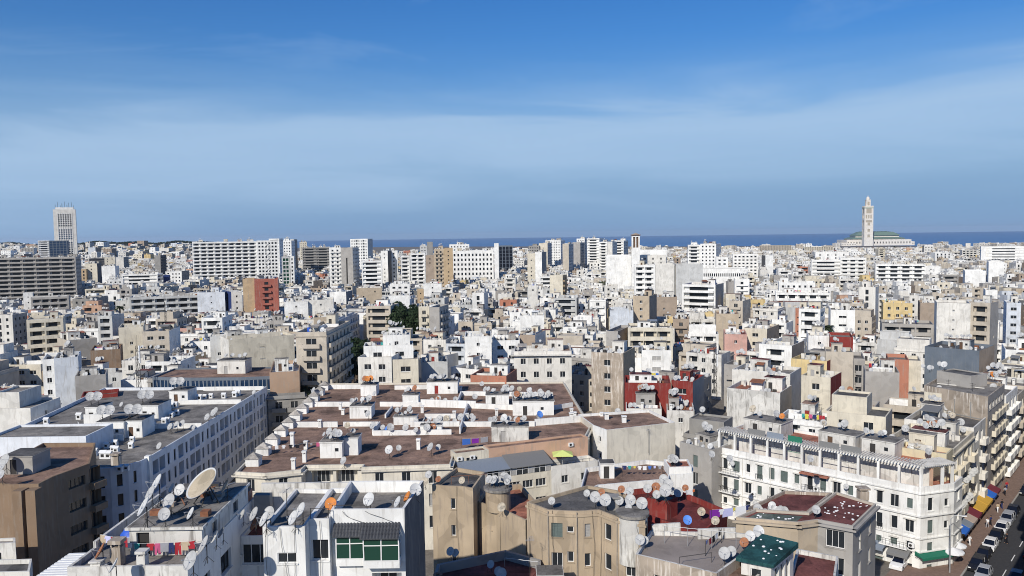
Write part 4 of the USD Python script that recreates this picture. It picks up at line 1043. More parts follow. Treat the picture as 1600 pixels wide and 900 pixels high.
W_('the tall beige slab', 'tall pale beige slab with a column of tiny windows, right side', 1464, 473, 1510, 472, z=29, wall='offwhite', pb=530, st=(S('small', p=14, fh=3.3), None, None, None), depth=13, clut=False, side={3: 'offwhite'} if False else None)
W_('the beige loggia slab', 'beige slab with dark loggia column joined to the tall beige slab', 1516, 472, 1544, 474, z=29, wall='beige', pb=530, st=(S('win', p=4.6, cols=['log', 'win'], w=1.2, h=1, fh=3.3), 'few', None, None), depth=9, side={1: 'concrete'})
W_('the blue grey house', 'blue grey painted house with one black window, right side', 1445, 541, 1521, 534, z=15, wall='slate', pb=580, st=(None, None, None, None), depth=14, roof='roof_dark', side={1: 'tan'})
W_('', 'white house with grey windows at the right edge by the blue grey house', 1571, 546, 1625, 552, z=15, wall='white', pb=568, st=('wide', None, None, None))
W_('', 'brown house with two windows left of the tall beige slab', 1438, 473, 1463, 474, z=20, wall='tan', pb=500, st=('few', None, None, None))
W_('', 'cream yellow house with many small windows in the right middle distance', 1380, 473, 1421, 475, z=19, wall='yellow', pb=496, st=('win', None, None, None))
W_('', 'white house with black window squares, upper right, above the blue grey house', 1540, 453, 1556, 453, z=24, wall='white', pb=470, st=('few', None, None, None))
W_('', 'pale blue grey house with a tall window at the right edge', 1573, 473, 1592, 475, z=20, wall='light_blue', pb=510, st=('wide', None, None, None))
W_('', 'long grey shed roofs below the tall beige slab', 1378, 505, 1450, 508, z=12, wall='concrete', pb=520, st=('log', None, None, None), roof='roof_grey')
W_('', 'white house behind the palm tree with a brown flank, left middle distance', 180, 470, 205, 470, z=18, wall='offwhite', pb=485, st=('few', None, None, None))
W_('', 'beige ramp shaped gable beside the grey terraces, left', 105, 532, 148, 534, z=14, wall='concrete', pb=545, st=(None,) * 4, side={3: 'beige'})
W_('', 'cream apartment house with arched loggias at the left', 41, 500, 92, 520, z=14, wall='cream', pb=540, st=('log', None, None, None))
W_('', 'tall cream house with small windows and stepped corner, left', 185, 512, 220, 512, z=17, wall='cream', pb=548, st=('few', None, None, None))
W_('', 'white house with glazed winter garden left of the tall cream house', 222, 518, 262, 518, z=15, wall='beige', pb=550, st=('wide', None, None, None), side={1: 'white'})
W_('the brick stub', 'unplastered brown block with a dark red hut, left of the white gable', 141, 548, 183, 545, z=14, wall='brown', pb=565, st=(None,) * 4, roof='roof_bright_red')
W_('the white box house', 'white box house with a light grey blue side face at the left', 66, 562, 83, 562, z=15, wall='white', pb=610, st=('win', None, None, None), depth=12)
W_('', 'pale blue grey blank gable joined to the white box house', 84, 560, 117, 557, z=15, wall='light_blue', pb=612, st=(None,) * 4, depth=12)
W_('', 'grey terrace rows with dark garages below the grey balcony slab', 48, 465, 100, 468, z=17, wall='concrete', pb=486, st=(S('band', split=4),) + (None,) * 3)
W_('', 'long grey terraced block with dark recesses right of the palm', 202, 465, 308, 462, z=18, wall='pale_grey', pb=490, st=(S('band', split=6, proud=.4),) + (None,) * 3, depth=16)
W_('the white wizard tower', 'small white tapering tower house at the left', 36, 458, 49, 458, z=20, wall='white', pb=484, st=(S('small', p=4),) + (None,) * 3, depth=5, clut=False)


# ------------------------------------------------------------------ middle distance houses that stand out by colour or shape
W_('the low orange house', 'low orange terracotta walled house with white roof huts, right of centre', 735, 586, 793, 594, z=13, wall='terracotta', pb=606, st=(S('win', p=4.5, w=1.6, h=1.0, fh=3.0), None, None, None), depth=11, roof='roof_grey', side={1: 'terracotta'})
W_('the red wall house', 'deep red blank walled house with many dishes before it', 976, 598, 1047, 595, z=14, wall='red', pb=625, st=(None,) * 4, depth=10, roof='roof_red', dens=.4)
W_('', 'red house with grey awnings right of the red wall house', 1049, 594, 1083, 600, z=14, wall='red', pb=622, st=('wide', None, None, None), side={1: 'concrete'}, depth=10)
W_('the cream twin house', 'cream house with white penthouse and grey gable, right of the red wall house', 1144, 577, 1232, 588, z=14.5, wall='offwhite', pb=600, st=('few', None, None, None), side={1: 'pale_grey'}, depth=11)
W_('', 'stained white terrace house with red roof before the cream twin house', 1136, 606, 1217, 614, z=13, wall='stained_white', pb=630, st=(None,) * 4, side={1: 'sand'}, depth=10, roof='roof_clay')
W_('the yellow house', 'pale yellow house with dark windows and a dark red flank wall', 1236, 560, 1290, 563, z=16, wall='yellow', pb=588, st=('few', None, None, None), depth=11, side={1: 'red'})
W_('', 'cream lower storeys house in front of the yellow house, one green window', 1252, 586, 1296, 589, z=13.5, wall='cream', pb=620, st=(S('win', p=4, w=1.6, h=1.4), None, None, None), depth=9, side={1: 'red'})
W_('the stepped white house', 'white stepped apartment house with three rows of windows and terraced top, centre left', 559, 558, 613, 563, z=15, wall='offwhite', pb=606, st=(S('win', p=3.0, w=1.7, h=1.4, s=.9, fh=3.2), S('win', p=3.0, w=1.7, h=1.4, fh=3.2), None, None), depth=14, keep=False, clut=False, roof='roof_pale')
b_ = W_('', 'right wing of the stepped white house with dark window bands', 613.5, 562, 653, 556, z=15, wall='cream', pb=606, st=(S('win', p=3.4, w=2.4, h=1.3, fh=3.2), None, None, None), depth=12, clut=False, keep=True); b_.finish()
W_('the terraced top storeys', 'white set back top storeys over the stepped white house', 568, 541, 645, 540, D=203, wall='white', pb=560, st=(S('win', p=4, w=2.2, h=1.2, fh=3.0), None, None, None), depth=8, base=8)
W_('', 'small white upper hut storeys crowned with dishes above the stepped white house', 598, 524, 640, 522, D=206, wall='white', pb=540, st=(S('few', k='win', p=6) if False else S('win', p=6, w=1), None, None, None), depth=5, base=8, dens=2.5)
W_('the small grey house', 'pale grey house with two wide windows right of the stepped white house', 658, 566, 699, 563, z=13, wall='pale_grey', pb=592, st=('few', None, None, None), depth=9)
b_ = W_('the brown street wall', 'brown bare wall beside the left street, seen past the glass corner', 421, 582, 466, 581, z=13, wall='tan_plaster', pb=620, st=(None,) * 4, depth=18, roof='roof_white', dens=.3, keep=True)
b_.wing((-.4, -3.2, b_.W + 1.2, -.01), 0, b_.H - 5.2, 'grey', 'roof_grey', [S('balc', p=3, w=1.2, fh=3.3), 'win', None, None], par=.5, cornice=.4); b_.finish()
W_('the corner cafe house', 'grey white corner house with a wide brown overhanging roof, centre', 803, 549, 893, 557, z=14, wall='offwhite', pb=588, st=(S('win', p=3.2, w=1.3, h=1.6, fh=3.6), None, None, None), depth=11, roof='roof_brown', cornice=.9, dens=2.2)
W_('the peeling block', 'dilapidated beige block with peeling patches and broken windows, centre right', 924, 550, 975, 556, z=16.5, wall='peeling', pb=598, st=(S('win', p=5, w=1.6, h=1.5, fh=3.4, skip=.2), None, None, None), depth=12, side={1: 'ochre'}, roof='roof_dark', dens=1.5)
W_('the pale blue window house', 'white stepped house with pale blue windows right of the peeling block', 1003, 547, 1048, 549, z=16, wall='white', pb=576, st=(S('win', p=4, w=2.4, h=1.3, glass='shutter_grey'), None, None, None), depth=10)
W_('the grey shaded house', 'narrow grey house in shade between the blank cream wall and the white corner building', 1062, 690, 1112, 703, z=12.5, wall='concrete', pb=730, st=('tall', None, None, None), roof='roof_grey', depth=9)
W_('the dark red stub wall', 'dark red wall stub under a roof left of the long white building roofs', 127, 619, 178, 620, z=13.5, wall='red', pb=640, st=(None,) * 4, depth=6, roof='roof_red', clut=False)
W_('the brown stub', 'grey brown blank block above the dark red stub wall', 117, 588, 160, 589, z=15, wall='concrete', pb=618, st=(None,) * 4, depth=9)
W_('', 'low off white house with dark red roof crowded with dishes before the red wall house', 978, 638, 1038, 643, z=11.6, wall='offwhite', roof='roof_red', depth=9, dens=3.2, pb=645, st=('few', None, None, None), par=.5)
W_('', 'low stained house with clay roof and many dishes before the grey awning house', 1042, 641, 1092, 648, z=11.4, wall='stained_white', roof='roof_clay', depth=9, dens=3, pb=655, st=('few', None, None, None), par=.5)
W_('the salmon gable', 'salmon orange gable wall house, right middle', 1388, 561, 1417, 560, z=14, wall='terracotta', pb=592, st=(None,) * 4, depth=10, clut=False)
W_('', 'cream house with small windows beside the salmon gable', 1418, 563, 1437, 558, z=14, wall='cream', pb=590, st=('few', None, None, None), depth=9)
W_('', 'tan patchy house with sloped wall below the deep red gable', 1290, 549, 1330, 553, z=13.5, wall='beige', pb=590, st=(None,) * 4, depth=9)
W_('', 'grey balcony house with thin columns right of the tan patchy house', 1331, 560, 1350, 556, z=14, wall='concrete', pb=590, st=('balc', None, None, None), depth=12)
W_('', 'beige clapboard hut house in front of the salmon gable', 1352, 580, 1400, 588, z=12.5, wall='concrete', pb=612, st=(None,) * 4, depth=9, roof='roof_grey')


# ------------------------------------------------------------------ the near rows
def Z(px, py, z):
    return np.array(at_z(px, py, z))


def near(short, label, pts, z0=0.0, name='apartment_building', cat='building', big=True, ang=0.0):
    """Building on a footprint given as world points, counter-clockwise from its front left corner."""
    o = pts[0]; b = Bld(name, label, cat, (o[0], o[1], z0), ang, big, short=short)
    b.poly = [b.local(*p) for p in pts]
    for i in range(len(pts)):      # claim by sampling the bounding box
        pass
    P = np.array(pts); x0, y0 = P.min(0); x1, y1 = P.max(0)
    from shapely.geometry import Polygon
    from shapely import contains_xy
    pg = Polygon(pts).buffer(.3); X, Y = np.meshgrid(np.arange(x0, x1, .8), np.arange(y0, y1, .8)); ok = contains_xy(pg, X.ravel(), Y.ravel())
    i = ((X.ravel()[ok] + OX) / CELL).astype(int); j = (Y.ravel()[ok] / CELL).astype(int); TAKEN[i, j] = True
    return b


def roof_dish(b, px, py, z, size=1.0, yaw=10, look='grey'):
    """Dish whose middle is sighted at a picture point, standing on a roof at height z."""
    X, Y = at_z(px, py, z + 1.12 * size); DISHES.append((X, Y, z, -yaw, size, look, b.short if hasattr(b, 'short') else b))


def ac_unit(b, x, y, z, nr=(0, -1)):
    m = MB(); m.box(x - .42, y - .16, z, x + .42, y + .16, z + .6, bottom=True); u = m.build('air_conditioner', 'plastic_white', b.path)
    g = MB(); g.tm(trimesh.creation.cylinder(.22, .02, sections=12), trimesh.transformations.translation_matrix([x - .1, y - .172, z + .3]) @ trimesh.transformations.rotation_matrix(math.pi / 2, [1, 0, 0])); g.build('fan_grille', 'iron', u.GetPath().pathString)


ONES = 'first second third fourth fifth sixth seventh eighth ninth tenth eleventh twelfth'.split()
GARM = {'shirt': [(-.3, 0), (.3, 0), (.42, -.28), (.3, -.34), (.24, -.2), (.24, -.7), (-.24, -.7), (-.24, -.2), (-.3, -.34), (-.42, -.28)], 'trousers': [(-.22, 0), (.22, 0), (.26, -1.0), (.06, -1.0), (0, -.4), (-.06, -1.0), (-.26, -1.0)],
        'towel': [(-.35, 0), (.35, 0), (.35, -.8), (-.35, -.82)], 'sheet': [(-.8, 0), (.8, 0), (.8, -1.1), (-.8, -1.15)], 'cloth': [(-.22, 0), (.22, 0), (.2, -.45), (-.2, -.5)]}


def laundry(where, A, B, items, group, posts=True, zf=None):
    """Rope between two points with garments hanging from it."""
    A, B = np.array(A, float), np.array(B, float); L = np.linalg.norm(B - A); d = (B - A) / L; yaw = math.atan2(d[1], d[0])
    t = thing('clothes_line', 'clothes line with washing ' + where, 'clothes line', A, 0); m = MB()
    sag = lambda q: A + (B - A) * q + np.array([0, 0, -.10 * 4 * q * (1 - q)]); m.tube([sag(q) - A for q in np.linspace(0, 1, 9)], .012, 4); m.build('rope', 'frame_white', t)
    if posts:
        for e in (A, B):
            p = MB(); h = 1.9 if zf is None else e[2] - zf; p.tube([e - A + [0, 0, .06], e - A - [0, 0, h]], .03, 6); p.build('post', 'iron', t)
    n = len(items); r = random.Random(hash_of(where))
    for i, (kind, col) in enumerate(items):
        q = (i + .5) / n; c = sag(q); pts = np.array(GARM[kind]) * r.uniform(.72, .95); v, f = tris(pts)
        # small drape: pleats along the cloth, thin but solid
        y = .05 * np.sin(v[:, 0] * 9 + i) * (-v[:, 1] + .1); F = np.column_stack([v[:, 0], y, v[:, 1]]); K = F + [0, .012, 0]; N = len(F)
        th = thing(kind if kind != 'cloth' else 'washing_cloth', f'{col} {kind} drying {where}' + ('' if sum(1 for a in items if a == (kind, col)) == 1 else f', {ONES[i]} along the line'), kind if kind != 'cloth' else 'cloth', c, math.degrees(yaw), group)
        g = MB(); g.mesh(np.concatenate([F, K]), np.concatenate([f[:, ::-1], f + N])); g.build('fabric', 'cloth_' + col, th)


def aerial(label, x, y, z, h=3.0):
    t = thing('tv_aerial', label, 'aerial', (x, y, z)); m = MB(); m.tube([(0, 0, 0), (0, 0, h)], .03, 6); m.build('mast', 'iron', t)
    e = MB(); e.tube([(-.1, -.7, h - .1), (.1, .7, h - .1)], .02, 4)
    for k in range(6):
        w = .5 - .05 * k; yy = -.6 + .24 * k; e.tube([(-w + .03 * k, yy, h - .1), (w + .03 * k, yy, h - .1)], .012, 4)
    e.build('elements', 'galvanised', t)


def cables(b, spots, seed=1):
    """Aerial cables hung down a facade: (x, y, top, bottom, drift along x)."""
    cr = random.Random(seed)
    for x, y, z0, z1, dx in spots:
        m = MB(); m.tube([(x + dx * t + .12 * math.sin(7 * t + x), y - .05 - .10 * math.sin(math.pi * t), z0 + (z1 - z0) * t ** .8) for t in np.linspace(0, 1, 8)], .018, 4); m.build('cable', 'iron', b.path)


def railing(b, pts, z, h=1.0, mat='iron', step=2.0, name='railing'):
    m = MB()
    for p, q in zip(pts, pts[1:]):
        p, q = np.array([*p, z]), np.array([*q, z]); n = max(1, int(np.linalg.norm(q - p) / step)); m.tube([p + [0, 0, h], q + [0, 0, h]], .03, 5)
        for k in range(n + 1):
            c = p + (q - p) * k / n; m.tube([c, c + [0, 0, h]], .028, 5)
    m.build(name, mat, b.path)


# --- white house at the bottom left, washing and big dishes on its roof
b = near('the laundry roof house', 'white house at bottom left with washing, stair head and big dishes on its roof', [(-31.3, 53.6), (-22.9, 53.6), (-22.9, 68), (-31.3, 68)])
zr = b.wing(b.poly, 0, 27.35, {None: 'stained_white', 1: 'white'}, 'roof_grey', [S('win', p=4, w=1.4, h=1.5, fl=4), S('win', p=3.4, w=2.2, h=1.6, fl=4, deep=.3, frame='frame_dark', dz=-1.0), None, None], par=.42)
hx0, hx1, hy0, hy1 = -28.3 + 31.3, -22.98 + 31.3, 2.9, 13.0
m = b.mb('roof_hut', 'stained_white'); o = [(.5, 1.45, .004, 1.72, .25, DOOR)]
fr = facade(m, (hx0, hy0), (hx1, hy0), zr, zr + 1.95, o); b.mb('roof_door', 'void').quads(pane_quads(fr, o))
ro = [(2.0, 3.0, .7, 1.6, .15, GLASS), (6.5, 7.6, .7, 1.6, .15, GLASS)]
fr = facade(m, (hx1, hy0), (hx1, hy1), zr, zr + 1.95, ro); b.mb('hut_window', 'glass').quads(pane_quads(fr, ro))
facade(m, (hx1, hy1), (hx0, hy1), zr, zr + 1.95, []); facade(m, (hx0, hy1), (hx0, hy0), zr, zr + 1.95, [])
b.mb('hut_slab', 'stained_white').box(hx0 - .22, hy0 - .22, zr + 1.95, hx1 + .18, hy1 + .1, zr + 2.15, bottom=True)
b.mb('hut_roof', 'roof_grey').box(hx0 - .1, hy0 - .1, zr + 2.15, hx1 + .06, hy1, zr + 2.18)
b.low_wall(.03, 3.4, .25, 14.2, zr, .9, 'stained_white')
for x, y, h, w in ((2.9, 1.3, 1.9, .75), (1.9, .45, .75, .7), (5.0, .6, 1.35, .6)):
    b.chimney(x, y, zr, h, w, 'peeling' if h > 1.8 else 'stained_white')
lz = zr + 1.25
X = lambda q: b.o[0] + q; Y = lambda q: b.o[1] + q
laundry('in front of the stair head at bottom left', (X(2.6), Y(2.2), b.o[2] + lz), (X(8.0), Y(2.4), b.o[2] + lz), [('cloth', 'pink'), ('cloth', 'white'), ('cloth', 'teal'), ('trousers', 'black'), ('shirt', 'red'), ('trousers', 'pink'), ('towel', 'grey'), ('trousers', 'navy'), ('trousers', 'red'), ('shirt', 'beige'), ('towel', 'red')], 'washing before the stair head')
laundry('left of the stair head at bottom left', (X(.3), Y(3.9), b.o[2] + lz), (X(3.0), Y(3.2), b.o[2] + lz), [('towel', 'beige'), ('shirt', 'lilac'), ('cloth', 'red'), ('shirt', 'black'), ('towel', 'red'), ('towel', 'grey')], 'washing left of the stair head')
# blue tarpaulin bundle
tb = trimesh.creation.icosphere(3, 1.0); tb.vertices *= [1.0, .8, .75]; tb.vertices *= (1 + .28 * (meshkit.fbm(tb.vertices * 2.2 + 5, 3, 2) - .5))[:, None]; tb.vertices[:, 2] = np.maximum(tb.vertices[:, 2], -.45)
t = thing('tarpaulin_bundle', 'bright blue tarpaulin bundle on the roof left of the stair head', 'tarpaulin', (X(2.1), Y(5.4), b.o[2] + zr + .5)); mm = MB(); mm.tm(tb); mm.build('cover', 'tarp_blue', t, smooth=True)
hz = b.o[2] + zr + 2.18
for px, py, s, yaw, lk in [(246, 757, 1.45, 58, 'white'), (236, 772, 1.1, 48, 'grey'), (226, 793, 1.35, 60, 'white'), (269, 763, .75, 55, 'grey'), (265, 784, 1.05, 26, 'grey'), (281, 766, .85, 8, 'white'), (257, 804, .85, -4, 'grey'), (299, 803, .85, 58, 'white'), (353, 761, 1.0, 66, 'worn')]:
    roof_dish(b, px, py, hz, s, yaw, lk)
for px, py, s, yaw, lk in [(320, 852, 1.2, 62, 'grey'), (336, 840, .85, 60, 'white'), (347, 833, .8, 64, 'grey'), (299, 877, 1.2, 38, 'grey'), (179, 885, 1.0, 70, 'white'), (158, 862, 1.1, 66, 'rust')]:
    roof_dish(b, px, py, b.o[2] + zr, s, yaw, lk)
roof_dish(b, 366, 768, 26.6, .85, 5, 'orange')
jr = random.Random(21)
for i in range(34):       # stored timber, pipes and scrap between the dishes
    x, y = jr.uniform(hx0 + .3, hx1 - .6), jr.uniform(hy0 + 1.0, hy1 - .6); m = MB(); a = jr.uniform(0, 3.1)
    if i % 3: m.tube([(x, y, zr + 2.22), (x + jr.uniform(.6, 2.2) * math.cos(a), y + jr.uniform(.4, 1.6) * math.sin(a), zr + 2.22 + jr.uniform(0, .35))], jr.uniform(.02, .06), 5); m.build('scrap_pipe', jr.choice(['rust', 'galvanised', 'iron', 'bark']), b.path)
    else: m.box(x, y, zr + 2.18, x + jr.uniform(.3, .9), y + jr.uniform(.3, .8), zr + 2.18 + jr.uniform(.1, .4)); m.build('stored_box', jr.choice(['concrete', 'grey', 'rust', 'frame_dark', 'tan']), b.path)
b.low_wall(7.0, 13.2, 8.3, 14.2, zr, 1.3, 'terracotta')
b.finish()
# the giant worn dish with its lattice mount
t = thing('satellite_dish', 'giant worn satellite dish with peeling face on the stair head roof, largest of all', 'satellite dish', (-24.6, 61.2, hz), -46)
bw, ar, ms = MB(), MB(), MB(); n = 36; th = np.linspace(0, 2 * math.pi, n, endpoint=False); el = math.radians(48); rg = []
for rr_, zz in [(.03, .0), (.5, .03), (1.0, .13), (1.32, .23), (1.42, .27), (1.46, .30), (1.42, .22), (1.0, .07), (.03, -.05)]:
    p = np.column_stack([rr_ * np.cos(th), rr_ * np.sin(th), np.full(n, zz)])
    rg.append(np.column_stack([p[:, 0], -(p[:, 2] * math.cos(el)) + p[:, 1] * math.sin(el), 1.55 + p[:, 2] * math.sin(el) + p[:, 1] * math.cos(el)]))
f = [(i * n + k, i * n + (k + 1) % n, (i + 1) * n + (k + 1) % n) for i in range(3) for k in range(n)] + [(i * n + k, (i + 1) * n + (k + 1) % n, (i + 1) * n + k) for i in range(3) for k in range(n)]
bw.mesh(np.concatenate(rg), f); bw.build('bowl', 'dish_flaking', t, smooth=True) if 'dish_flaking' in LOOK else bw.build('bowl', 'dish_worn', t, smooth=True)
f2 = [(i * n + k, i * n + (k + 1) % n, (i + 1) * n + (k + 1) % n) for i in range(3, 8) for k in range(n)] + [(i * n + k, (i + 1) * n + (k + 1) % n, (i + 1) * n + k) for i in range(3, 8) for k in range(n)]
rm = MB(); rm.mesh(np.concatenate(rg), f2); rm.build('rim', 'dish_white', t, smooth=True)
for sx in (-.7, .7):
    ms.tube([(sx, .9, 0), (sx * .3, .35, 1.45)], .05, 6); ms.tube([(sx, -.6, 0), (sx * .3, .3, 1.3)], .05, 6)
ms.tube([(-.7, .9, .03), (.7, .9, .03)], .04, 5); ms.tube([(-.7, -.6, .03), (.7, -.6, .03)], .04, 5); ms.build('mount', 'iron', t)
# corrugated sheet roof on the left of the house
b = near('the corrugated shed', 'shed under a white corrugated metal roof at the bottom left corner', [Z(40, 908, 24), Z(102, 906, 24), Z(188, 863, 24), Z(112, 865, 24)], name='shed', cat='shed')
q = np.array(b.poly); b.wing(q, 0, 23.6, 'concrete', 'roof_grey', par=0)
nn = 13
for k in range(nn):
    a0, a1 = k / nn, (k + .62) / nn; A, B_ = q[0] + (q[1] - q[0]) * 0, q[1]; L0, R0, R1, L1 = q
    e = lambda t, s: np.append((L0 + (R0 - L0) * s) * (1 - t) + (L1 + (R1 - L1) * s) * t, 23.75 + .3 * t)
    sh = MB(); p = [e(a0, -.02), e(a0, 1.02), e(a1, 1.02), e(a1, -.02), e((k + 1) / nn, 1.02), e((k + 1) / nn, -.02)]; up = np.array([0, 0, .07])
    sh.quads([[p[0] + up, p[1] + up, p[2] + up, p[3] + up], [p[3], p[2], p[4], p[5]], [p[0], p[1], p[1] + up, p[0] + up], [p[3] + up, p[2] + up, p[2], p[3]]]); sh.build('roof_sheet', 'plastic_white', b.path)
b.finish()
b = near('', 'low white roof corner with a canvas awning at the very bottom left', [Z(-40, 895, 14), Z(46, 893, 14), Z(50, 873, 14), Z(-40, 875, 14)], name='house', cat='house'); b.wing(b.poly, 0, 14, 'offwhite', 'roof_dark', par=.5); b.finish()
b = near('', 'narrow house with a glazed bay and tiled hood at the far bottom left', [Z(-40, 851, 15), Z(24, 848, 15), Z(24, 840, 15), Z(-40, 842, 15)], name='house', cat='house'); zz = b.wing(b.poly, 0, 15, 'offwhite', 'roof_pale', [S('win', p=1.6, w=1.25, h=1.5, fl=2, s=.8), None, None, None], par=.3); b.finish()

# --- white apartment house with the tiled bay, centre bottom
b = near('the tiled bay house', 'white apartment house with a slate tiled bay window and grey side wall, bottom centre', [(-22.7, 62.5), (-9.0, 62.5), (-8.3, 70.3), (-22.7, 70.8)])
L = b.local
zr = 27.0
st4 = S('win', p=3, w=1.3, h=1.3, fl=3, fh=3.1)
a = L(-19.8, 60.4); c = L(-16.5, 60.4)
b.wing([a, c, L(-16.5, 69.5), L(-19.8, 69.8)], 0, 27.5, 'white', 'roof_grey', custom={0: [(1.1, 2.6, 24.55, 25.4, .15, GLASS), (1.1, 2.6, 21.4, 22.3, .15, GLASS)]}, par=.35)
b.wing([L(-16.49, 61.7), L(-14.9, 61.7), L(-14.9, 69.5), L(-16.49, 69.5)], 0, 27.6, 'white', 'roof_grey', custom={0: [(.12, 1.48, 24.2, 25.9, .3, GLASS), (.12, 1.48, 21.0, 22.8, .3, GLASS)]}, par=.4)
# right wing: parapet, slate hood, glazed bay, loggia below
ops = [(.9, 2.9, 20.4, 22.5, .3, GLASS), (3.2, 5.6, 20.4, 22.8, 1.4, LOGGIA), (1.2, 2.6, 17.2, 18.6, .2, GLASS), (3.3, 5.4, 17.2, 18.6, .2, GLASS)]
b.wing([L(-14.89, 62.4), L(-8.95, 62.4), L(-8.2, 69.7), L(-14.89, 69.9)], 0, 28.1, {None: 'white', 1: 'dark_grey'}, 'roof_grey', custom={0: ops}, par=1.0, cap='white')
x0, y0 = L(-14.5, 62.4); x1, _ = L(-9.3, 62.4)
for k, (u0, u1, dp) in enumerate(((x0, x0 + 2.3, .45), (x0 + 2.3, x1, .95))):
    gb = b.mb('bay', 'white'); gb.box(u0 + .003 * k, y0 - dp, 23.58, u1, y0 - .003, 24.13, bottom=True)
    w = MB(); w.box(u0 + .06, y0 - dp + .05, 24.13, u1 - .06, y0 - .004, 26.08); wp = w.build('bay_window', 'green_glass', b.path); f = MB()
    nb = 2
    for i in range(nb + 1):
        xx = u0 + (u1 - u0 - .09) * i / nb; f.box(xx, y0 - dp, 24.13, xx + .09, y0 - dp + .08, 26.08)
    for zz in (24.14, 25.40, 26.01): f.box(u0 + .09, y0 - dp + .003, zz, u1 - .09, y0 - dp + .07, zz + .075, bottom=True)
    if k:
        for zz in (24.14, 25.40, 26.01): f.box(u1 - .07, y0 - dp + .08, zz, u1 - .003, y0 - .004, zz + .075)
    f.build('frame', 'frame_white', str(wp.GetPath()))
    rows, cols = 4, int((u1 - u0 + .4) / .26)
    for i in range(rows):
        for j in range(cols):
            tx = u0 - .2 + .26 * j; ty0 = y0 - dp - .3 + (dp + .3) * i / rows; ty1 = y0 - dp - .3 + (dp + .3) * (i + 1.12) / rows; z0_, z1_ = 26.10 + .85 * i / rows, 26.10 + .85 * (i + 1.12) / rows
            tl = MB(); c0, c1, c2 = tx, tx + .13, tx + .25
            tl.quads([[(c0, ty0, z0_), (c1, ty0, z0_ + .085), (c1, ty1, z1_ + .085), (c0, ty1, z1_)], [(c1, ty0, z0_ + .085), (c2, ty0, z0_), (c2, ty1, z1_), (c1, ty1, z1_ + .085)], [(c0, ty0, z0_ - .05), (c2, ty0, z0_ - .05), (c2, ty0, z0_), (c0, ty0, z0_)]])
            tl.mesh([(c0, ty0, z0_), (c2, ty0, z0_), (c1, ty0, z0_ + .085)], [(0, 1, 2)]); tl.build('roof_tile', 'tile_slate', b.path)
# left terrace with dark glazing and red floor
b.wing([L(-23.0, 64.2), L(-19.81, 64.2), L(-19.81, 69.4), L(-23.0, 69.4)], 0, 25.3, 'white', 'roof_red', custom={0: [(.15, 3.1, 22.9, 24.6, .25, GLASS)]}, par=.4)
wl = b.mb('rear_parapet', 'stained_white'); wl.box(*L(-22.9, 69.9), 24.5, *L(-8.4, 70.2), 27.95)
for A, B_ in (((-16.4, 61.85), (-14.95, 61.85)), ((-14.6, 62.55), (-12.0, 62.55))):
    railing(b, [L(*A), L(*B_)], 27.4, 1.0)
for px, py, s, yaw, lk in [(379, 805, .8, 60, 'grey'), (398, 804, 1.05, 55, 'grey'), (414, 812, 1.1, 58, 'white'), (421, 802, .95, 20, 'grey'), (459, 810, 1.05, 50, 'white'), (471, 798, 1.15, 55, 'white'), (517, 788, .95, 4, 'orange'), (577, 781, 1.05, 30, 'white'), (622, 785, .9, 65, 'white'), (649, 766, 1.0, -20, 'white')]:
    roof_dish(b, px, py, 27.1, s, yaw, lk)
roof_dish(b, 398, 820, 25.0, 1.0, 60, 'rust'); roof_dish(b, 637, 777, 27.1, .9, 70, 'orange')
b.low_wall(*L(-22.6, 66.8), *L(-21.2, 67.6), 25.3, 2.6, 'grey')
for x, y, z0, z1, dx in ((-18.3, 60.35, 27.4, 21, .5), (-17.2, 60.35, 27.3, 18, -.8), (-19.5, 60.35, 27.4, 19, .2), (-14.0, 62.3, 28, 26.9, 2.0), (-12, 62.3, 28, 27.1, 2.2), (-15.7, 61.6, 27.5, 20, .3)): p = L(x, y); cables(b, [(p[0], p[1], z0, z1, dx)])
b.finish()
aerial('thin television aerial mast on the left wing of the tiled bay house', -18.2, 61.6, 27.2, 2.9)
laundry('under the bay of the tiled bay house', (-11.6, 61.9, 20.3), (-9.3, 61.9, 20.3), [('shirt', 'black'), ('shirt', 'red'), ('towel', 'red')], 'washing under the tiled bay', posts=False)

# --- brown apartment building at the left edge
pts = [Z(-40, 750, 20), Z(17, 757, 20), Z(60, 756, 20), Z(84, 744, 20), Z(140, 724, 20)]
pts += [pts[4] + [-5, 11], pts[0] + [-2, 18]]
b = near('the brown building', 'brown apartment building with sawtooth fins at the left edge', pts)
br = S('win', p=5.4, w=2.6, h=1.15, fl=5, frame='frame_dark', m=.4, sill=False, n=1)
zr = b.wing(b.poly, 0, 20, 'brown_paint', 'roof_brown', [S('win', p=4, w=1.2, h=1.6, fl=5, frame='frame_dark'), None, None, br, None, None, None], par=.55, custom={3: [(2.2, 5.0, 20 - .55 - 3.1 * k - 2.0, 20 - .55 - 3.1 * k - .75, .35, GLASS) for k in range(5)] + [(5.75, 7.6, 20 - .55 - 3.1 * k - 2.6, 20 - .55 - 3.1 * k - .2, .9, LOGGIA) for k in range(5)]})
for i, (px, py) in enumerate(((18, 757), (39, 756))):
    p = b.local(*Z(px, py, 20)); b.mb('fin', 'brown_paint').box(p[0] + .9, p[1] - 1.5, 0, p[0] + 2.1, p[1] - .003, 19.6)
for k in range(5):
    e0, e1 = np.array(b.poly[3]), np.array(b.poly[4]); d = (e1 - e0) / np.linalg.norm(e1 - e0); nn_ = np.array([d[1], -d[0]]); mm = MB(); mm.fbox((*e0, 0), d, nn_, 5.6, 7.75, 20 - .55 - 3.1 * k - 3.0, 20 - .55 - 3.1 * k - 2.1, .003, .9); mm.build('balcony', 'brown_paint', b.path)
b.chimney(14, 8, zr, 1.6, 1.0, 'peeling'); b.hut(1, 4, 5, 8, zr, 2.3, 'concrete', 'roof_dark')
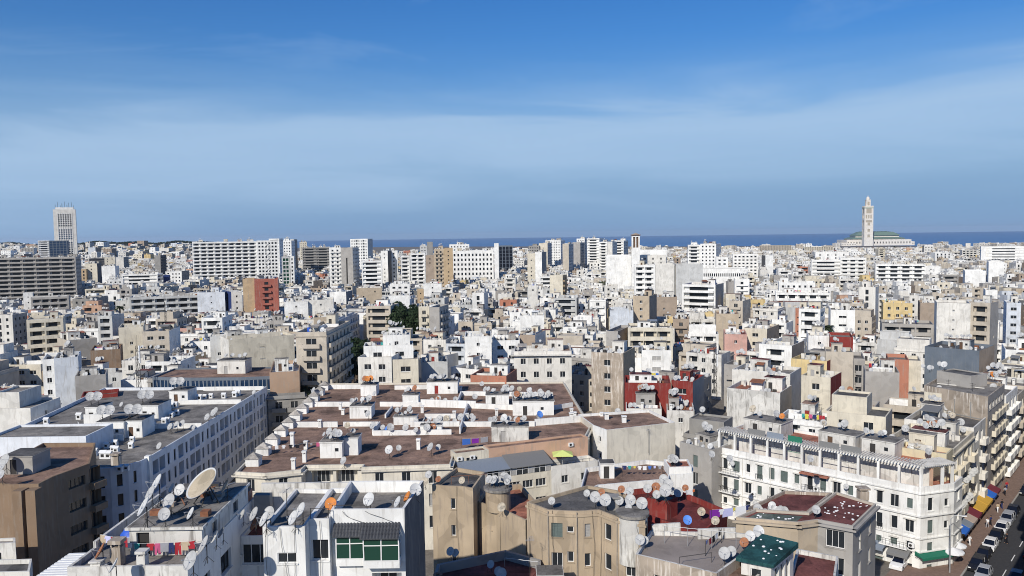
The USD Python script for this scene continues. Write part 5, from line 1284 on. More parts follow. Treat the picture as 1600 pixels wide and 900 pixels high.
for px, py, s in ((3, 728, 1.3), (8, 720, 1.5), (2, 742, 1.1)): roof_dish(b, px, py, 20, s, 20)
b.finish()

# --- long white building along the left street
pts = [np.array(p) for p in [(-92, 127.5), (-80, 121.5), (-70, 119.6), (-65.4, 119.5), (-62.6, 120.0), (-60.6, 121.6), (-59.5, 123.6), (-59.2, 126), (-58.6, 185.5), (-98, 187)]]
b = near('the long white building', 'long white apartment building with a rounded corner along the shaded left street', pts)
wn = S('win', p=3.3, w=1.5, h=1.9, fl=5, s=.6, fh=3.05, deep=.3, frame='frame_dark', sill=False)
zr = b.wing(b.poly, 0, 15, 'long_white', 'roof_grey', [wn, wn, S('win', n=1, w=2.4, h=1.9, s=.5, fl=5, deep=.6, frame='frame_dark'), S('win', n=1, w=1.5, h=1.9, s=.6, fl=5, frame='frame_dark'), S('win', n=1, w=1.4, h=1.9, s=.6, fl=5, frame='frame_dark'), S('win', n=1, w=1.1, h=1.9, s=.6, fl=5, frame='frame_dark'), None,
            S('win', p=2.35, w=.8, h=2.0, s=.5, fl=5, cols=['log', 'log', 'win', 'win', 'log', 'win'], lw=2.05, ls=.35, frame='frame_dark', fh=3.05, sill=False), None, None], par=.7)
cx_ = lambda p: b.local(*p)
p = b.local(-59.25, 125.9); b.mb('pier', 'white').box(p[0] - .5, p[1] - .7, 0, p[0] + .28, p[1] + .3, 15.25)


def rhut(px0, px1, py, z, h, dep, **k):
    A, B_ = b.local(*at_z(px0, py, z)), b.local(*at_z(px1, py, z)); return b.hut(A[0], A[1], B_[0], A[1] + dep, z, h, 'white', 'roof_dark', **k), A, B_


up = b.local(-88, 129.6), b.local(-71.4, 129.6)
b.wing([up[0], up[1], (up[1][0], up[1][1] + 9), (up[0][0], up[0][1] + 9)], zr, zr + 3.3, 'long_white', 'roof_grey', [S('win', p=4.8, w=1.7, h=1.6, s=.7, fh=2.9, frame='frame_white'), None, None, None], par=.4)
for px0, px1, py, h, dep in ((151, 193, 686, 3.0, 6), (194, 222, 684, 3.0, 5), (134, 156, 660, 2.9, 5), (215, 247, 658, 3.0, 6), (265, 293, 630, 2.6, 5)):
    t_, A, B_ = rhut(px0, px1, py, zr, h, dep, win=1)
    for k in range(2): b.dish(A[0] + .8 + 1.5 * k, A[1] + .7, t_, 1.7, 12, 'grey')
for (a0, a1, yy, hh) in ((-70.2, -59.4, 147.8, .95), (-72.6, -59.3, 169.5, .95), (-73.5, -59.2, 184.9, .9), (-84, -71.4, 152, 2.0), (-80, -70, 139.2, 1.1)):
    A, B_ = b.local(a0, yy), b.local(a1, yy); b.low_wall(A[0], A[1], B_[0], A[1] + .25, zr, hh, 'white')
rr_ = random.Random(4)
for px, py in [(167, 700), (177, 705), (182, 707), (205, 700), (207, 690), (180, 697), (162, 716), (170, 716), (148, 712), (232, 662), (257, 662), (262, 660), (268, 652), (270, 650), (277, 648), (262, 640), (268, 638), (274, 637), (312, 625), (320, 623), (330, 622), (350, 622), (367, 620), (372, 618), (124, 655), (150, 660), (73, 672), (73, 662), (188, 737), (198, 735), (240, 668)]:
    Xw, Yw = at_z(px, py, zr); p = b.local(Xw, Yw); s_ = rr_.uniform(.75, 1.1); m = MB()
    m.box(p[0] - .45 * s_, p[1] - .4 * s_, zr, p[0] + .45 * s_, p[1] + .4 * s_, zr + .95 * s_)
    for sg in (-1, 1): m.quads([[(p[0] - .55 * s_, p[1] + .5 * s_ * sg, zr + .95 * s_), (p[0] + .55 * s_, p[1] + .5 * s_ * sg, zr + .95 * s_), (p[0] + .55 * s_, p[1], zr + 1.3 * s_), (p[0] - .55 * s_, p[1], zr + 1.3 * s_)][::sg]])
    v = m.build('vent_hood', 'plastic_white', b.path); g = MB(); g.box(p[0] - .25 * s_, p[1] - .41 * s_, zr + .3, p[0] + .25 * s_, p[1] - .4 * s_, zr + .75 * s_); g.build('louvre', 'void', str(v.GetPath()))
for px, py, s_ in [(266, 667, 1.2), (276, 664, 1.2), (285, 662, 1.3), (303, 668, .9), (324, 652, 1.3), (334, 645, 1.4), (337, 642, 1.3), (249, 697, 1.1), (190, 632, 1.0), (397, 613, 1.0)]: roof_dish(b, px, py, zr, s_, 30)
b.finish()
laundry('on the long white building roof', (-83, 148, 16), (-78, 141, 16), [('sheet', 'white')] * 4, 'white sheets on the long roof')
# --- glass fronted building at the end of it
b = near('the curved glass building', 'blue glass fronted building with a brown flat roof, beyond the long white building', [(-88, 190.5), (-78, 188.6), (-66, 188.2), (-57.6, 189.5), (-55.6, 197), (-57, 203), (-88, 203)])
gl = S('win', p=1.9, w=1.7, h=2.5, s=.3, fh=3.2, m=.15, fl=5, glass='blue_glass', deep=.1, frame='frame_white'); b.big = False
zr = b.wing(b.poly, 0, 16.8, 'slate', 'roof_brown', [gl, gl, gl, gl, gl, None, None], par=.35)
t_ = b.hut(14, 5, 21, 10, zr, 3.2, 'offwhite', 'roof_dark', win=1); b.cluster(14.5, 5.5, 20.5, 8, t_, 9); b.finish()

# --- the centre block: brown flat roofs behind white walls
pts = [np.array(p) for p in [(-43.6, 121), (-38.6, 119.9), (-33.5, 121.6), (-33.4, 124), (-24.2, 124), (-24.2, 122.5), (-10.2, 123.4), (-10.1, 130.6), (-9.4, 131), (13, 140.5), (14.5, 147), (12.4, 193), (-47.5, 195)]]
b = near('the brown roofed block', 'cream and white apartment block with wide brown flat roofs, centre', pts)
fw = S('win', p=3.4, w=1.35, h=2.0, s=1.0, fh=3.6, fl=4, deep=.25, shut=.35, shutter='shutter_grey')
zr = b.wing(b.poly, 0, 13.8, 'cream_pale', 'roof_brown', [fw, fw, None, S('log', p=3.2, fh=3.6, fl=4), None, fw, None, fw] + [None] * 5, par=.45, cornice=.45)
for i in range(11):       # row of lantern turrets along the left street
    x, y = b.local(-43.2 - 3.4 * i / 10, 126 + 6.3 * i); m = MB(); m.box(x - .2, y - .95, zr, x + 1.9, y + .95, zr + 1.25); v = m.build('turret', 'white', b.path)
    g = MB(); c = (x + .85, y, zr + 2.15); q = [(x - .4, y - 1.15), (x + 2.1, y - 1.15), (x + 2.1, y + 1.15), (x - .4, y + 1.15)]
    for k in range(4): g.mesh([(*q[k], zr + 1.25), (*q[(k + 1) % 4], zr + 1.25), c], [(0, 1, 2)])
    g.build('turret_roof', 'roof_pale', str(v.GetPath()))


def wallseg(x0, y0, x1, y1, h=.95, z=None, mat='white', t=.28):
    A, B_ = b.local(x0, y0), b.local(x1, y1); L = math.hypot(B_[0] - A[0], B_[1] - A[1]); d = np.array([(B_[0] - A[0]) / L, (B_[1] - A[1]) / L])
    m = MB(); m.fbox((*A, z or zr), d, np.array([d[1], -d[0]]), 0, L, 0, h, 0, t); m.build('dividing_wall', mat, b.path)


for s_ in [(-43.8, 151.6, -34.2, 151.2, 1.05), (-45.2, 170.2, -35, 169.6, 1.05), (-46.5, 190, -35, 189.5, 1.0), (-33.2, 151.6, -26.4, 151.4, .9), (-26.2, 144.2, -11.6, 144.2, .95), (-26.4, 144.5, -26.2, 151, 1.0), (-29, 169.4, -20, 168.4, 1.0), (-20, 168.6, -8, 166, 1.6), (-8, 166, 4, 163, 1.1), (-28.6, 188, -20, 188.2, 1.0),
           (-20, 150.5, -10.5, 150.4, 1.0), (-10.2, 144.4, -10, 165.8, 1.2), (-9.8, 150, 4, 149.6, 1.0), (-12, 180, 9, 177, 1.0), (2.4, 163.2, 2.7, 177.5, 1.0), (-12.4, 167, -12.2, 180, 1.0), (4, 150, 13, 152.5, 1.3), (7.4, 163, 12.5, 166.5, .9), (-18, 157.6, -10.5, 157.2, .9), (-26.2, 158, -26, 166, .8)]:
    wallseg(*s_)


def bhut(x0, y0, w, d, h, n, wall='white', **k):
    p = b.local(x0, y0); t_ = b.hut(p[0], p[1], p[0] + w, p[1] + d, zr, h, wall, 'roof_grey', **k); b.cluster(p[0] + .2, p[1] + .15, p[0] + w - .2, p[1] + d * .5, t_, n)


bhut(-32.4, 129.4, 3.7, 4.2, 2.6, 11, door=False, win=1); bhut(-28.65, 131.0, 2.3, 3.2, 2.9, 2, door=False); bhut(-33.3, 158, 4.4, 4.2, 2.4, 10, door=False, win=1); bhut(-35.4, 180.7, 3.6, 4, 2.4, 8, door=False)
bhut(-20.2, 182, 7.2, 5, 2.7, 17, win=1); bhut(-.2, 158.6, 8.4, 5, 2.8, 22, win=1); bhut(-4, 138.3, 6.6, 3.6, 2.6, 12, wall='stained_white'); bhut(-24, 168.6, 3.4, 3, 2.4, 5, door=False); bhut(-17.5, 145, 4, 2, 1.4, 4, door=False); bhut(-23.5, 152, 4.5, 2.5, 1.5, 6, door=False); bhut(-6, 168, 5, 4, 2.3, 9)
for px, py, h in [(457, 698, 2.6), (476, 722, 1.9), (459, 733, 1.8), (500, 668, 1.6), (532, 640, 1.6), (536, 648, 1.2), (654, 702, 1.9), (478, 702, 1.5), (660, 645, 1.6), (710, 655, 1.7), (893, 650, 1.6), (898, 655, 1.5), (940, 655, 1.4), (730, 655, 1.2), (784, 630, 1.3), (792, 626, 1.3), (776, 650, 1.5), (720, 612, 1.3)]:
    Xw, Yw = at_z(px, py, zr); p = b.local(Xw, Yw); b.chimney(*p, zr, h, .6, 'white')
rr_ = random.Random(9)
for px, py in [(543, 665), (575, 647), (537, 720), (608, 703), (623, 700), (673, 699), (685, 699), (583, 665), (598, 668), (610, 668), (634, 668), (667, 668), (690, 655), (720, 652), (737, 650), (585, 615), (490, 610), (502, 615), (626, 650), (650, 672), (742, 620), (753, 600), (770, 612), (790, 610), (828, 610), (844, 612), (1000, 0)]:
    if py: roof_dish(b, px, py, zr, rr_.uniform(.9, 1.4), rr_.gauss(24, 25), rr_.choice(['grey'] * 5 + ['white', 'worn']))
for i in range(26):      # dishes fixed in rows behind the low walls
    x, y = rr_.choice([(rr_.uniform(-25, -12), 144.8), (rr_.uniform(-19, -11), 151), (rr_.uniform(-8, 3), 150.2), (rr_.uniform(-18, -9), 169.5), (rr_.uniform(-11, 8), 180.2), (rr_.uniform(4, 12), 153)]); DISHES.append((x, y, zr, rr_.gauss(-24, 24), rr_.uniform(.85, 1.3), rr_.choice(['grey'] * 6 + ['rust', 'white', 'worn', 'blue']), b.short))
b.finish()
laundry('on the brown roof by the lantern turrets', (-42, 131.4, 15.0), (-31, 134.5, 15.0), [('cloth', 'white'), ('towel', 'white'), ('shirt', 'white'), ('shirt', 'black'), ('towel', 'black'), ('shirt', 'black'), ('cloth', 'grey'), ('towel', 'pink'), ('shirt', 'black'), ('shirt', 'navy')], 'washing by the lantern turrets')
laundry('beside the peach parapet', (-9, 133.6, 15.2), (-4.4, 135.0, 15.2), [('sheet', 'blue'), ('sheet', 'purple'), ('sheet', 'grey')], 'sheets beside the peach parapet')
# --- peach parapet house with veranda
pe = [Z(710, 708, 14.4), Z(917, 683, 14.4)]
dv = (pe[1] - pe[0]) / np.linalg.norm(pe[1] - pe[0]); nv = np.array([dv[1], -dv[0]]); Lp = float(np.linalg.norm(pe[1] - pe[0]))
b = Bld('apartment_building', 'apartment house with a peach parapet, grey roofed verandas and a balcony with parasol', 'building', (*(pe[0] + nv * .4), 0), math.degrees(math.atan2(dv[1], dv[0])), True, short='the peach parapet house')
claim(b.world, Lp, 3)
b.wing((0, 0, Lp * .24, 2.6), 0, 14.4, 'cream', 'roof_brown', [S('win', p=2.6, w=2.0, h=1.5, fl=3), None, None, None], par=.3); b.wing((Lp * .24 + .01, 0, Lp, 2.6), 0, 14.55, 'peach', 'roof_brown', [S('log', p=3.4, fl=4, f0=1), None, None, None], par=.3, cornice=0)
b.wing((.1, -3.6, Lp * .64, -.01), 0, 10.6, 'cream', 'roof_grey', [S('win', p=2.3, w=1.9, h=1.3, fl=3), None, None, None], par=.2)
b.wing((Lp * .64 + .01, -3.6, Lp, -.01), 0, 11.3, 'offwhite', 'roof_grey', [S('win', p=3.4, w=1.3, h=1.3, fl=3), None, None, None], par=.95)
for k, (u0, u1) in enumerate(((.1, Lp * .34), (Lp * .34 + .02, Lp * .64))):
    n_ = int((u1 - u0) / .95)
    for i in range(n_):
        x0 = u0 + (u1 - u0) * i / n_; w = MB(); w.box(x0 + .06, -3.5, 10.65, x0 + (u1 - u0) / n_ - .06, -3.46, 12.0); wp = w.build('veranda_window', 'glass' if i % 3 else 'shutter_grey', b.path); f = MB()
        f.box(x0, -3.56, 10.65, x0 + .08, -3.4, 12.1); f.box(x0 + .08, -3.56, 11.45, x0 + (u1 - u0) / n_, -3.5, 11.53); f.build('frame', 'frame_white', str(wp.GetPath()))
    m = MB(); m.quads([[(u0 - .2, -4.0, 12.05), (u1 + .2, -4.0, 12.05), (u1 + .2, -.05, 13.0 + .25 * k), (u0 - .2, -.05, 13.0 + .25 * k)], [(u0 - .2, -4.0, 11.93), (u1 + .2, -4.0, 11.93), (u1 + .2, -4.0, 12.05), (u0 - .2, -4.0, 12.05)], [(u1 + .2, -4.0, 11.93), (u1 + .2, -.05, 12.0), (u1 + .2, -.05, 13.25), (u1 + .2, -4.0, 12.05)]]); m.build('veranda_roof', ('awning_slate', 'awning_grey')[k], b.path)
ac_unit(b, Lp * .86, -.17, 13.3); ac_unit(b, Lp * .03, -.17, 13.2); ac_unit(b, Lp * .12, -.17, 13.2)
railing(b, [(Lp * .66, -3.4), (Lp - .1, -3.4)], 11.3, .5, step=1.2)
b.finish(); pq = b.world(Lp * .76, -1.9, 10.4)
t = thing('parasol', 'pale lime green parasol open on the balcony under the peach parapet', 'parasol', pq); m = MB(); q = [(-1.7, -1.3), (1.7, -1.3), (1.7, 1.3), (-1.7, 1.3)]
for i in range(4): m.mesh([(*q[i], 2.3), (*q[(i + 1) % 4], 2.3), (0, 0, 2.95)], [(0, 1, 2)]); m.quads([[(*q[i], 2.12), (*q[(i + 1) % 4], 2.12), (*q[(i + 1) % 4], 2.3), (*q[i], 2.3)]])
m.build('canopy', 'parasol_lime', t); m = MB(); m.tube([(0, 0, 0), (0, 0, 2.9)], .035, 6); m.build('pole', 'frame_white', t)
# --- blank cream wall house
A, B_, C = Z(948, 672, 14.5), Z(1055, 660, 14.5), Z(926, 664, 14.5)
b = near('the blank cream wall', 'brown roofed house with a great blank cream gable wall and white left side', [A, B_, B_ + [-3, 11], C + [-2.0, 9], C])
zr = b.wing(b.poly, 0, 14.5, {None: 'cream_pale', 4: 'white'}, 'roof_brown', [None, None, None, None, S('win', p=2.5, w=.8, h=1.0, fl=4)], par=.5, cap='white')
for px, py in ((948, 655), (975, 660), (893, 655)): p = b.local(*at_z(px, py, zr)); b.chimney(*p, zr, 1.3, .8, 'white')
m = b.mb('drain_pipe', 'iron'); m.tube([(8.5, 1.2 - .2, 3), (8.5, 1.2 + .9, 3)], .01, 4); b.finish()
aerial('bent aerial pipe against the blank cream gable wall', *(A * .45 + B_ * .55 + np.array([.5, -.5])), 9.5, 4.5)
# --- white low house before the blank cream wall
b = near('the low white house', 'low white walled house with washing on its roof before the blank cream wall', [Z(905, 775, 12), Z(935, 762, 12), Z(1045, 752, 12), Z(1046, 741, 12.5), Z(1083, 739, 12.5), Z(1083, 725, 12.5), Z(1010, 722, 12), Z(915, 735, 12)])
zr = b.wing(b.poly, 0, 12.4, 'white', 'roof_brown', [None] * 8, par=.7); p = b.local(24.3, 121.6); t_ = b.wing([(p[0], p[1] + .2), (p[0] + 3.6, p[1] + .4), (p[0] + 3.9, p[1] + 4.6), (p[0], p[1] + 4.6)], zr, zr + 1.6, 'white', 'roof_clay', par=.3)
b.cluster(p[0] + .3, p[1] + .5, p[0] + 1.6, p[1] + 3.0, t_, 6); p = b.local(*at_z(938, 745, 12)); b.hut(p[0], p[1], p[0] + 2.2, p[1] + 2.2, zr, 2.3, 'white', 'roof_dark'); b.finish()
laundry('on the low white house roof', (*at_z(972, 738, 12.5), 13.6), (*at_z(1035, 738, 12.5), 13.6), [('shirt', 'navy'), ('shirt', 'teal'), ('cloth', 'yellow'), ('shirt', 'white'), ('towel', 'white'), ('shirt', 'blue'), ('cloth', 'lilac'), ('shirt', 'grey')], 'washing on the low white roof')

# --- the old tan apartment building
P_ = [Z(675, 757, 20), Z(693, 759, 20), Z(722, 760, 20), Z(739, 763, 20)]
b = near('the old tan building', 'old ochre tan apartment building with rounded bays, worn plaster and odd windows', [P_[0], P_[1], P_[2], P_[3], P_[3] + [1.2, 6.5], P_[0] + [2.5, 7]])
ow = lambda **k: S('win', fl=5, fh=3.3, shutter='shutter_grey', **k)
zr = b.wing(b.poly, 0, 20, 'old_tan', 'roof_dark', [None, ow(n=1, w=.75, h=1.35), None, None, None, None], par=.5)
L = b.local
cv = [Z(739, 776, 17.6), Z(748, 784, 17.6), Z(760, 789, 17.6), Z(775, 791, 17.6), Z(821, 813, 17.6)]
pol = [L(*c) for c in cv] + [L(*(cv[-1] + [2.2, 3.4])), L(*(cv[0] + [6, 5])), L(*(cv[0] + [.3, 3]))]
z2 = b.wing(pol, 0, 17.6, 'old_tan', 'roof_clay', [ow(n=1, w=.6, h=1.3, shut=.7), ow(n=1, w=.6, h=1.4, shut=.6), ow(n=1, w=1.2, h=1.5), None, None, None, None, None], par=.7)
mv = [Z(823, 784, 20), Z(856, 797, 20), Z(901, 799, 20), Z(935, 797, 20), Z(964, 808, 20), Z(1008, 815, 20)]
pol = [L(*c) for c in mv] + [L(*Z(1012, 790, 20)), L(*Z(965, 766, 20)), L(*Z(918, 758, 20))]
shw = S('win', n=1, w=1.35, h=1.5, fl=5, fh=3.3, shut=.8, shutter='shutter_grey', s=.7)
z3 = b.wing(pol, 0, 20, 'old_tan', 'roof_dark', [None, None, ow(n=1, w=1.0, h=1.5, s=.7, shut=.5), S('win', n=1, w=2.3, h=1.8, s=.7, fl=5, fh=3.3), S('win', p=1.7, w=1.2, h=1.5, s=.7, fl=5, fh=3.3, shut=.4, shutter='shutter_grey'), None, None, None], par=.35, cornice=.12, custom={1: [(.35, 1.6, 17.0 - 3.3 * k, 18.6 - 3.3 * k, .2, SHUT if k % 2 == 0 else GLASS) for k in range(4)] + [(2.1, 2.8, 17.6 - 3.3 * k, 18.3 - 3.3 * k + .5 * (k % 2), .2, GLASS) for k in range(4)]})
# round stair tower with dishes, and white turret
def drum(cx, cy, r, z0, z1, wall, top, part):
    th = np.linspace(0, 2 * math.pi, 25); m = b.mb(part, wall); t_ = b.mb(part + '_roof', top)
    for a0, a1 in zip(th, th[1:]):
        c0, s0, c1, s1 = math.cos(a0), math.sin(a0), math.cos(a1), math.sin(a1)
        m.quads([[(cx + r * c0, cy + r * s0, z0), (cx + r * c1, cy + r * s1, z0), (cx + r * c1, cy + r * s1, z1), (cx + r * c0, cy + r * s0, z1)]]); R = r + .25
        t_.quads([[(cx + r * c0, cy + r * s0, z1), (cx + r * c1, cy + r * s1, z1), (cx + R * c1, cy + R * s1, z1), (cx + R * c0, cy + R * s0, z1)], [(cx + R * c0, cy + R * s0, z1), (cx + R * c1, cy + R * s1, z1), (cx + R * c1, cy + R * s1, z1 + .3), (cx + R * c0, cy + R * s0, z1 + .3)]])
        t_.mesh([(cx, cy, z1 + .3), (cx + R * c0, cy + R * s0, z1 + .3), (cx + R * c1, cy + R * s1, z1 + .3)], [(0, 1, 2)])
p = L(*Z(778, 764, 19.4)); drum(p[0], p[1], 1.5, z2, 19.4, 'old_tan', 'roof_grey', 'stair_drum'); b.cluster(p[0] - 1.1, p[1] - 1.0, p[0] + 1.2, p[1] + 1.0, 19.7, 11)
p = L(12.5, 82.3); drum(p[0], p[1], 1.55, 15.0, 20.15, 'stained_white', 'roof_grey', 'turret'); b.mb('turret_window', 'void').box(p[0] + 1.25, p[1] - 1.05, 17.6, p[0] + 1.4, p[1] - .75, 19.2)
for px, py, s, lk in [(862, 783, .8, 'grey'), (917, 771, .75, 'grey'), (930, 777, 1.15, 'grey'), (946, 782, 1.25, 'grey'), (968, 783, .9, 'grey'), (985, 782, 1.15, 'grey'), (982, 793, .7, 'grey'), (1003, 787, 1.2, 'grey'), (940, 770, .8, 'rust'), (971, 765, .8, 'rust'), (984, 768, .9, 'grey')]: roof_dish(b, px, py, 19.7, s, 15, lk)
for px, py, s, lk in [(750, 770, .8, 'grey'), (762, 769, .9, 'grey'), (780, 775, .9, 'grey'), (784, 793, 1.0, 'worn'), (736, 762, .7, 'rust')]: roof_dish(b, px, py, 17.3, s, 20, lk)
for px, py, s, lk in [(664, 753, .9, 'worn'), (670, 742, .9, 'grey'), (685, 749, .7, 'rust'), (722, 751, .8, 'worn')]: roof_dish(b, px, py, 19.8, s, 20, lk)
p = L(*Z(958, 790, 20)); b.chimney(p[0], p[1], z3, 1.5, 1.1, 'grey')
railing(b, [L(*Z(705, 752, 20)), L(*Z(760, 748, 20))], 19.6, 1.0, 'rust')
for k, (q0, q1) in enumerate(((mv[1], mv[2]), (mv[2], mv[3]), (mv[3], mv[4]), (mv[4], mv[5]), (mv[0], mv[1]), (P_[1], P_[2]), (cv[3], cv[4]))):
    for f_ in (.12 + .6 * (k % 2),): c_ = L(*(q0 + (q1 - q0) * f_)); cables(b, [(c_[0], c_[1] - .06, (17.5 if k == 6 else 20), 20 - 4 - 3 * ((k * 3 + int(f_ * 10)) % 4), .5 - .3 * (k % 3))])
for q0, f_ in ((mv[1], 0), (mv[2], 0), (mv[4], 0)): c_ = L(*q0); m = MB(); m.tube([(c_[0], c_[1] - .1, 6), (c_[0], c_[1] - .1, 19.9)], .07, 6); m.build('drain_pipe', 'concrete_pipe', b.path)
b.finish()
# --- dark courtyard roof, bottom centre
c = [Z(676, 900, 14), Z(845, 903, 14), Z(845, 877, 14), Z(790, 862, 14), Z(683, 884, 14)]
b = near('the dark red courtyard', 'low house with a dark red sunken roof behind grey parapets, bottom centre', [c[0] + [0, -4], c[1] + [0, -4], c[2], c[3], c[4]], name='house', cat='house'); zr = b.wing(b.poly, 0, 14.2, 'grey', 'roof_red', par=1.0, pt=.35)
p = b.local(-3.2 + 5.4, 78.6); b.hut(p[0], p[1], p[0] + 2.6, p[1] + 2.4, zr, 1.9, 'stained_white', 'roof_grey', door=False); b.tank(*b.local(-8.2, 80.6), zr, .5, 1.3, 'frame_dark')
for px, py, s in [(767, 882, .8), (779, 893, .9), (784, 897, 1.1), (704, 862, .9), (712, 864, .8)]: roof_dish(b, px, py, 13.6, s, 20)
railing(b, [b.local(-1.2, 83.2), b.local(2.4, 82.0)], 14.2, 1.0, 'galvanised'); b.finish()
aerial('yagi television aerial rising beside the dark red courtyard', *Z(828, 893, 14), 13.5, 4.2)
# --- terrace with posts, bottom right of centre
b = near('the railed terrace', 'beige house with a paved roof terrace, rail posts and washing', [Z(993, 866, 18), Z(1120, 896, 18), Z(1201, 838, 18), Z(1152, 832, 18), Z(1016, 829, 18)])
zr = b.wing(b.poly, 0, 18, 'peeling', 'terrace_slab', [S('win', p=3.2, w=1.0, h=1.0, fl=3, skip=.4)] + [None] * 4, par=.45, cap='stained_white')
w0, w1 = np.array(b.local(*Z(1038, 850, 17.5))), np.array(b.local(*Z(1150, 862, 17.5)))
railing(b, [w0 + (w1 - w0) * .0, w1], zr, 1.9, 'galvanised', 2.0); railing(b, [b.local(*Z(1062, 879, 18)), b.local(*Z(1112, 872, 18))], zr, 1.0, 'iron', 2.0)
for q in ((1018, 835, 1062, 832), (1090, 842, 1148, 840)):
    A, B_ = b.local(*Z(q[0], q[1], 17.5)), b.local(*Z(q[2], q[3], 17.5)); L_ = math.hypot(B_[0] - A[0], B_[1] - A[1]); d = np.array([(B_[0] - A[0]) / L_, (B_[1] - A[1]) / L_]); m = MB(); m.fbox((*A, zr), d, np.array([d[1], -d[0]]), 0, L_, 0, 1.1, 0, .25); m.build('dividing_wall', 'stained_white', b.path)
for px, py, s, lk, yw in [(1000, 844, 1.0, 'grey', 15), (1008, 845, .8, 'grey', 30), (1074, 813, .95, 'blue', 0), (1132, 865, 1.1, 'grey', 20), (1143, 862, .95, 'grey', 25), (1163, 848, .9, 'rust', 35), (1172, 838, 1.0, 'white', 10), (1185, 831, 1.15, 'white', 0), (1118, 814, .9, 'worn', 30)]: roof_dish(b, px, py, zr, s, yw, lk)
b.finish()
laundry('on the railed terrace', (*Z(1102, 868, 17.6), 19.1), (*Z(1127, 848, 17.6), 19.1), [('cloth', 'blue'), ('towel', 'red'), ('towel', 'black'), ('towel', 'white'), ('towel', 'black')], 'washing on the railed terrace')
laundry('behind the railed terrace', (*Z(1112, 815, 16), 17.4), (*Z(1172, 806, 16), 17.4), [('sheet', 'purple'), ('shirt', 'white'), ('sheet', 'lilac'), ('cloth', 'yellow'), ('sheet', 'white'), ('shirt', 'navy')], 'sheets behind the railed terrace')
# --- green roofed veranda
g_ = [Z(1158, 868, 18.8), Z(1205, 877, 18.8), Z(1240, 849, 18.8), Z(1194, 839, 18.8)]
b = near('the green roofed veranda', 'white panelled veranda under a teal green sheet roof dotted with pale stones, bottom right', [g_[0], g_[1], g_[2], g_[3]])
b.wing(b.poly, 0, 18.3, 'offwhite', 'roof_grey', [S('win', p=1.4, w=1.0, h=1.6, fl=3), S('win', p=1.25, w=1.0, h=2.0, s=.5, fl=3), None, None], par=0)
q = inset(b.poly, -.35); m = MB(); v, f = tris(q); N = len(v); m.mesh(np.column_stack([v, 18.62 + .05 * (v[:, 1] - v[:, 1].min())]), f)
for i in range(4): A, B_ = q[i], q[(i + 1) % 4]; y_ = q[:, 1].min(); m.quads([[(*A, 18.3), (*B_, 18.3), (*B_, 18.62 + .05 * (B_[1] - y_)), (*A, 18.62 + .05 * (A[1] - y_))]])
m.build('sheet_roof', 'roof_teal', b.path)
rs = random.Random(2)


def stones(b, poly, z, n, zf=None):
    from shapely.geometry import Polygon, Point
    pg = Polygon(poly); x0, y0, x1, y1 = pg.bounds; k = 0
    while k < n:
        x, y = rs.uniform(x0, x1), rs.uniform(y0, y1)
        if pg.contains(Point(x, y)):
            s = trimesh.creation.icosphere(1, rs.uniform(.07, .15)); s.vertices *= [1.2, 1, .7]; m = MB(); m.tm(s, trimesh.transformations.translation_matrix([x, y, (zf(x, y) if zf else z) + .04])); m.build('stone', 'cloth_white', b.path); k += 1


stones(b, b.poly, 0, 14, lambda x, y: 18.62 + .05 * (y - q[:, 1].min())); b.finish()
b = near('the white dormer roof', 'low house with brown roof and a white framed light well, bottom right', [Z(1090, 935, 17), Z(1160, 930, 17), Z(1206, 880, 17), Z(1157, 871, 17)], name='house', cat='house')
zr = b.wing(b.poly, 0, 17.2, 'offwhite', 'roof_brown', par=.25); p = b.local(*Z(1160, 893, 17)); b.wing([(p[0], p[1]), (p[0] + 2.3, p[1] + .2), (p[0] + 2.6, p[1] + 1.9), (p[0] + .4, p[1] + 1.9)], zr, zr + .7, 'white', 'roof_white', par=.5); b.finish()
b = near('the arched corner house', 'white house with a round arched window and brown roof at the bottom right', [Z(1225, 930, 16), Z(1300, 930, 16), Z(1310, 862, 16), Z(1245, 850, 16)], name='house', cat='house')
zr = b.wing(b.poly, 0, 15.5, 'stained_white', 'roof_red', [None, S('win', p=4, w=1.6, h=1.9, fl=3), None, None], par=.5); b.finish()
# --- red roofed house
rd = [Z(1003, 800, 14), Z(1094, 836, 14), Z(1136, 797, 14), Z(1094, 779, 14), Z(1040, 758, 14), Z(978, 766, 14)]
b = near('the red roofed house', 'house with bright red painted roof and red parapets, washing and dishes', rd)
zr = b.wing(b.poly, 0, 14, {None: 'red'}, 'roof_bright_red', par=.75, cap='red'); p = b.local(17.2, 100.6); b.wing([(p[0], p[1]), (p[0] + 2.3, p[1] - 1.5), (p[0] + 4.0, p[1] + .2), (p[0] + 1.6, p[1] + 2.2)], zr, zr + 2.4, 'red', 'roof_green', par=.1)
for px, py, s, lk in [(1012, 764, 1.1, 'grey'), (1025, 762, 1.15, 'rust'), (1026, 773, 1.0, 'grey'), (1040, 767, 1.5, 'grey'), (1051, 768, 1.0, 'grey'), (1060, 770, 1.2, 'grey'), (1071, 763, .9, 'rust'), (1045, 757, 1.2, 'grey'), (1037, 749, 1.2, 'grey'), (1096, 800, 1.0, 'worn')]: roof_dish(b, px, py, zr + (2.3 if px < 1050 else 0), s, 18, lk)
b.finish(); laundry('on the red painted roof', (*Z(1072, 779, 13.5), 14.7), (*Z(1086, 777, 13.5), 14.7), [('shirt', 'white'), ('towel', 'white'), ('cloth', 'orange')], 'washing on the red roof')
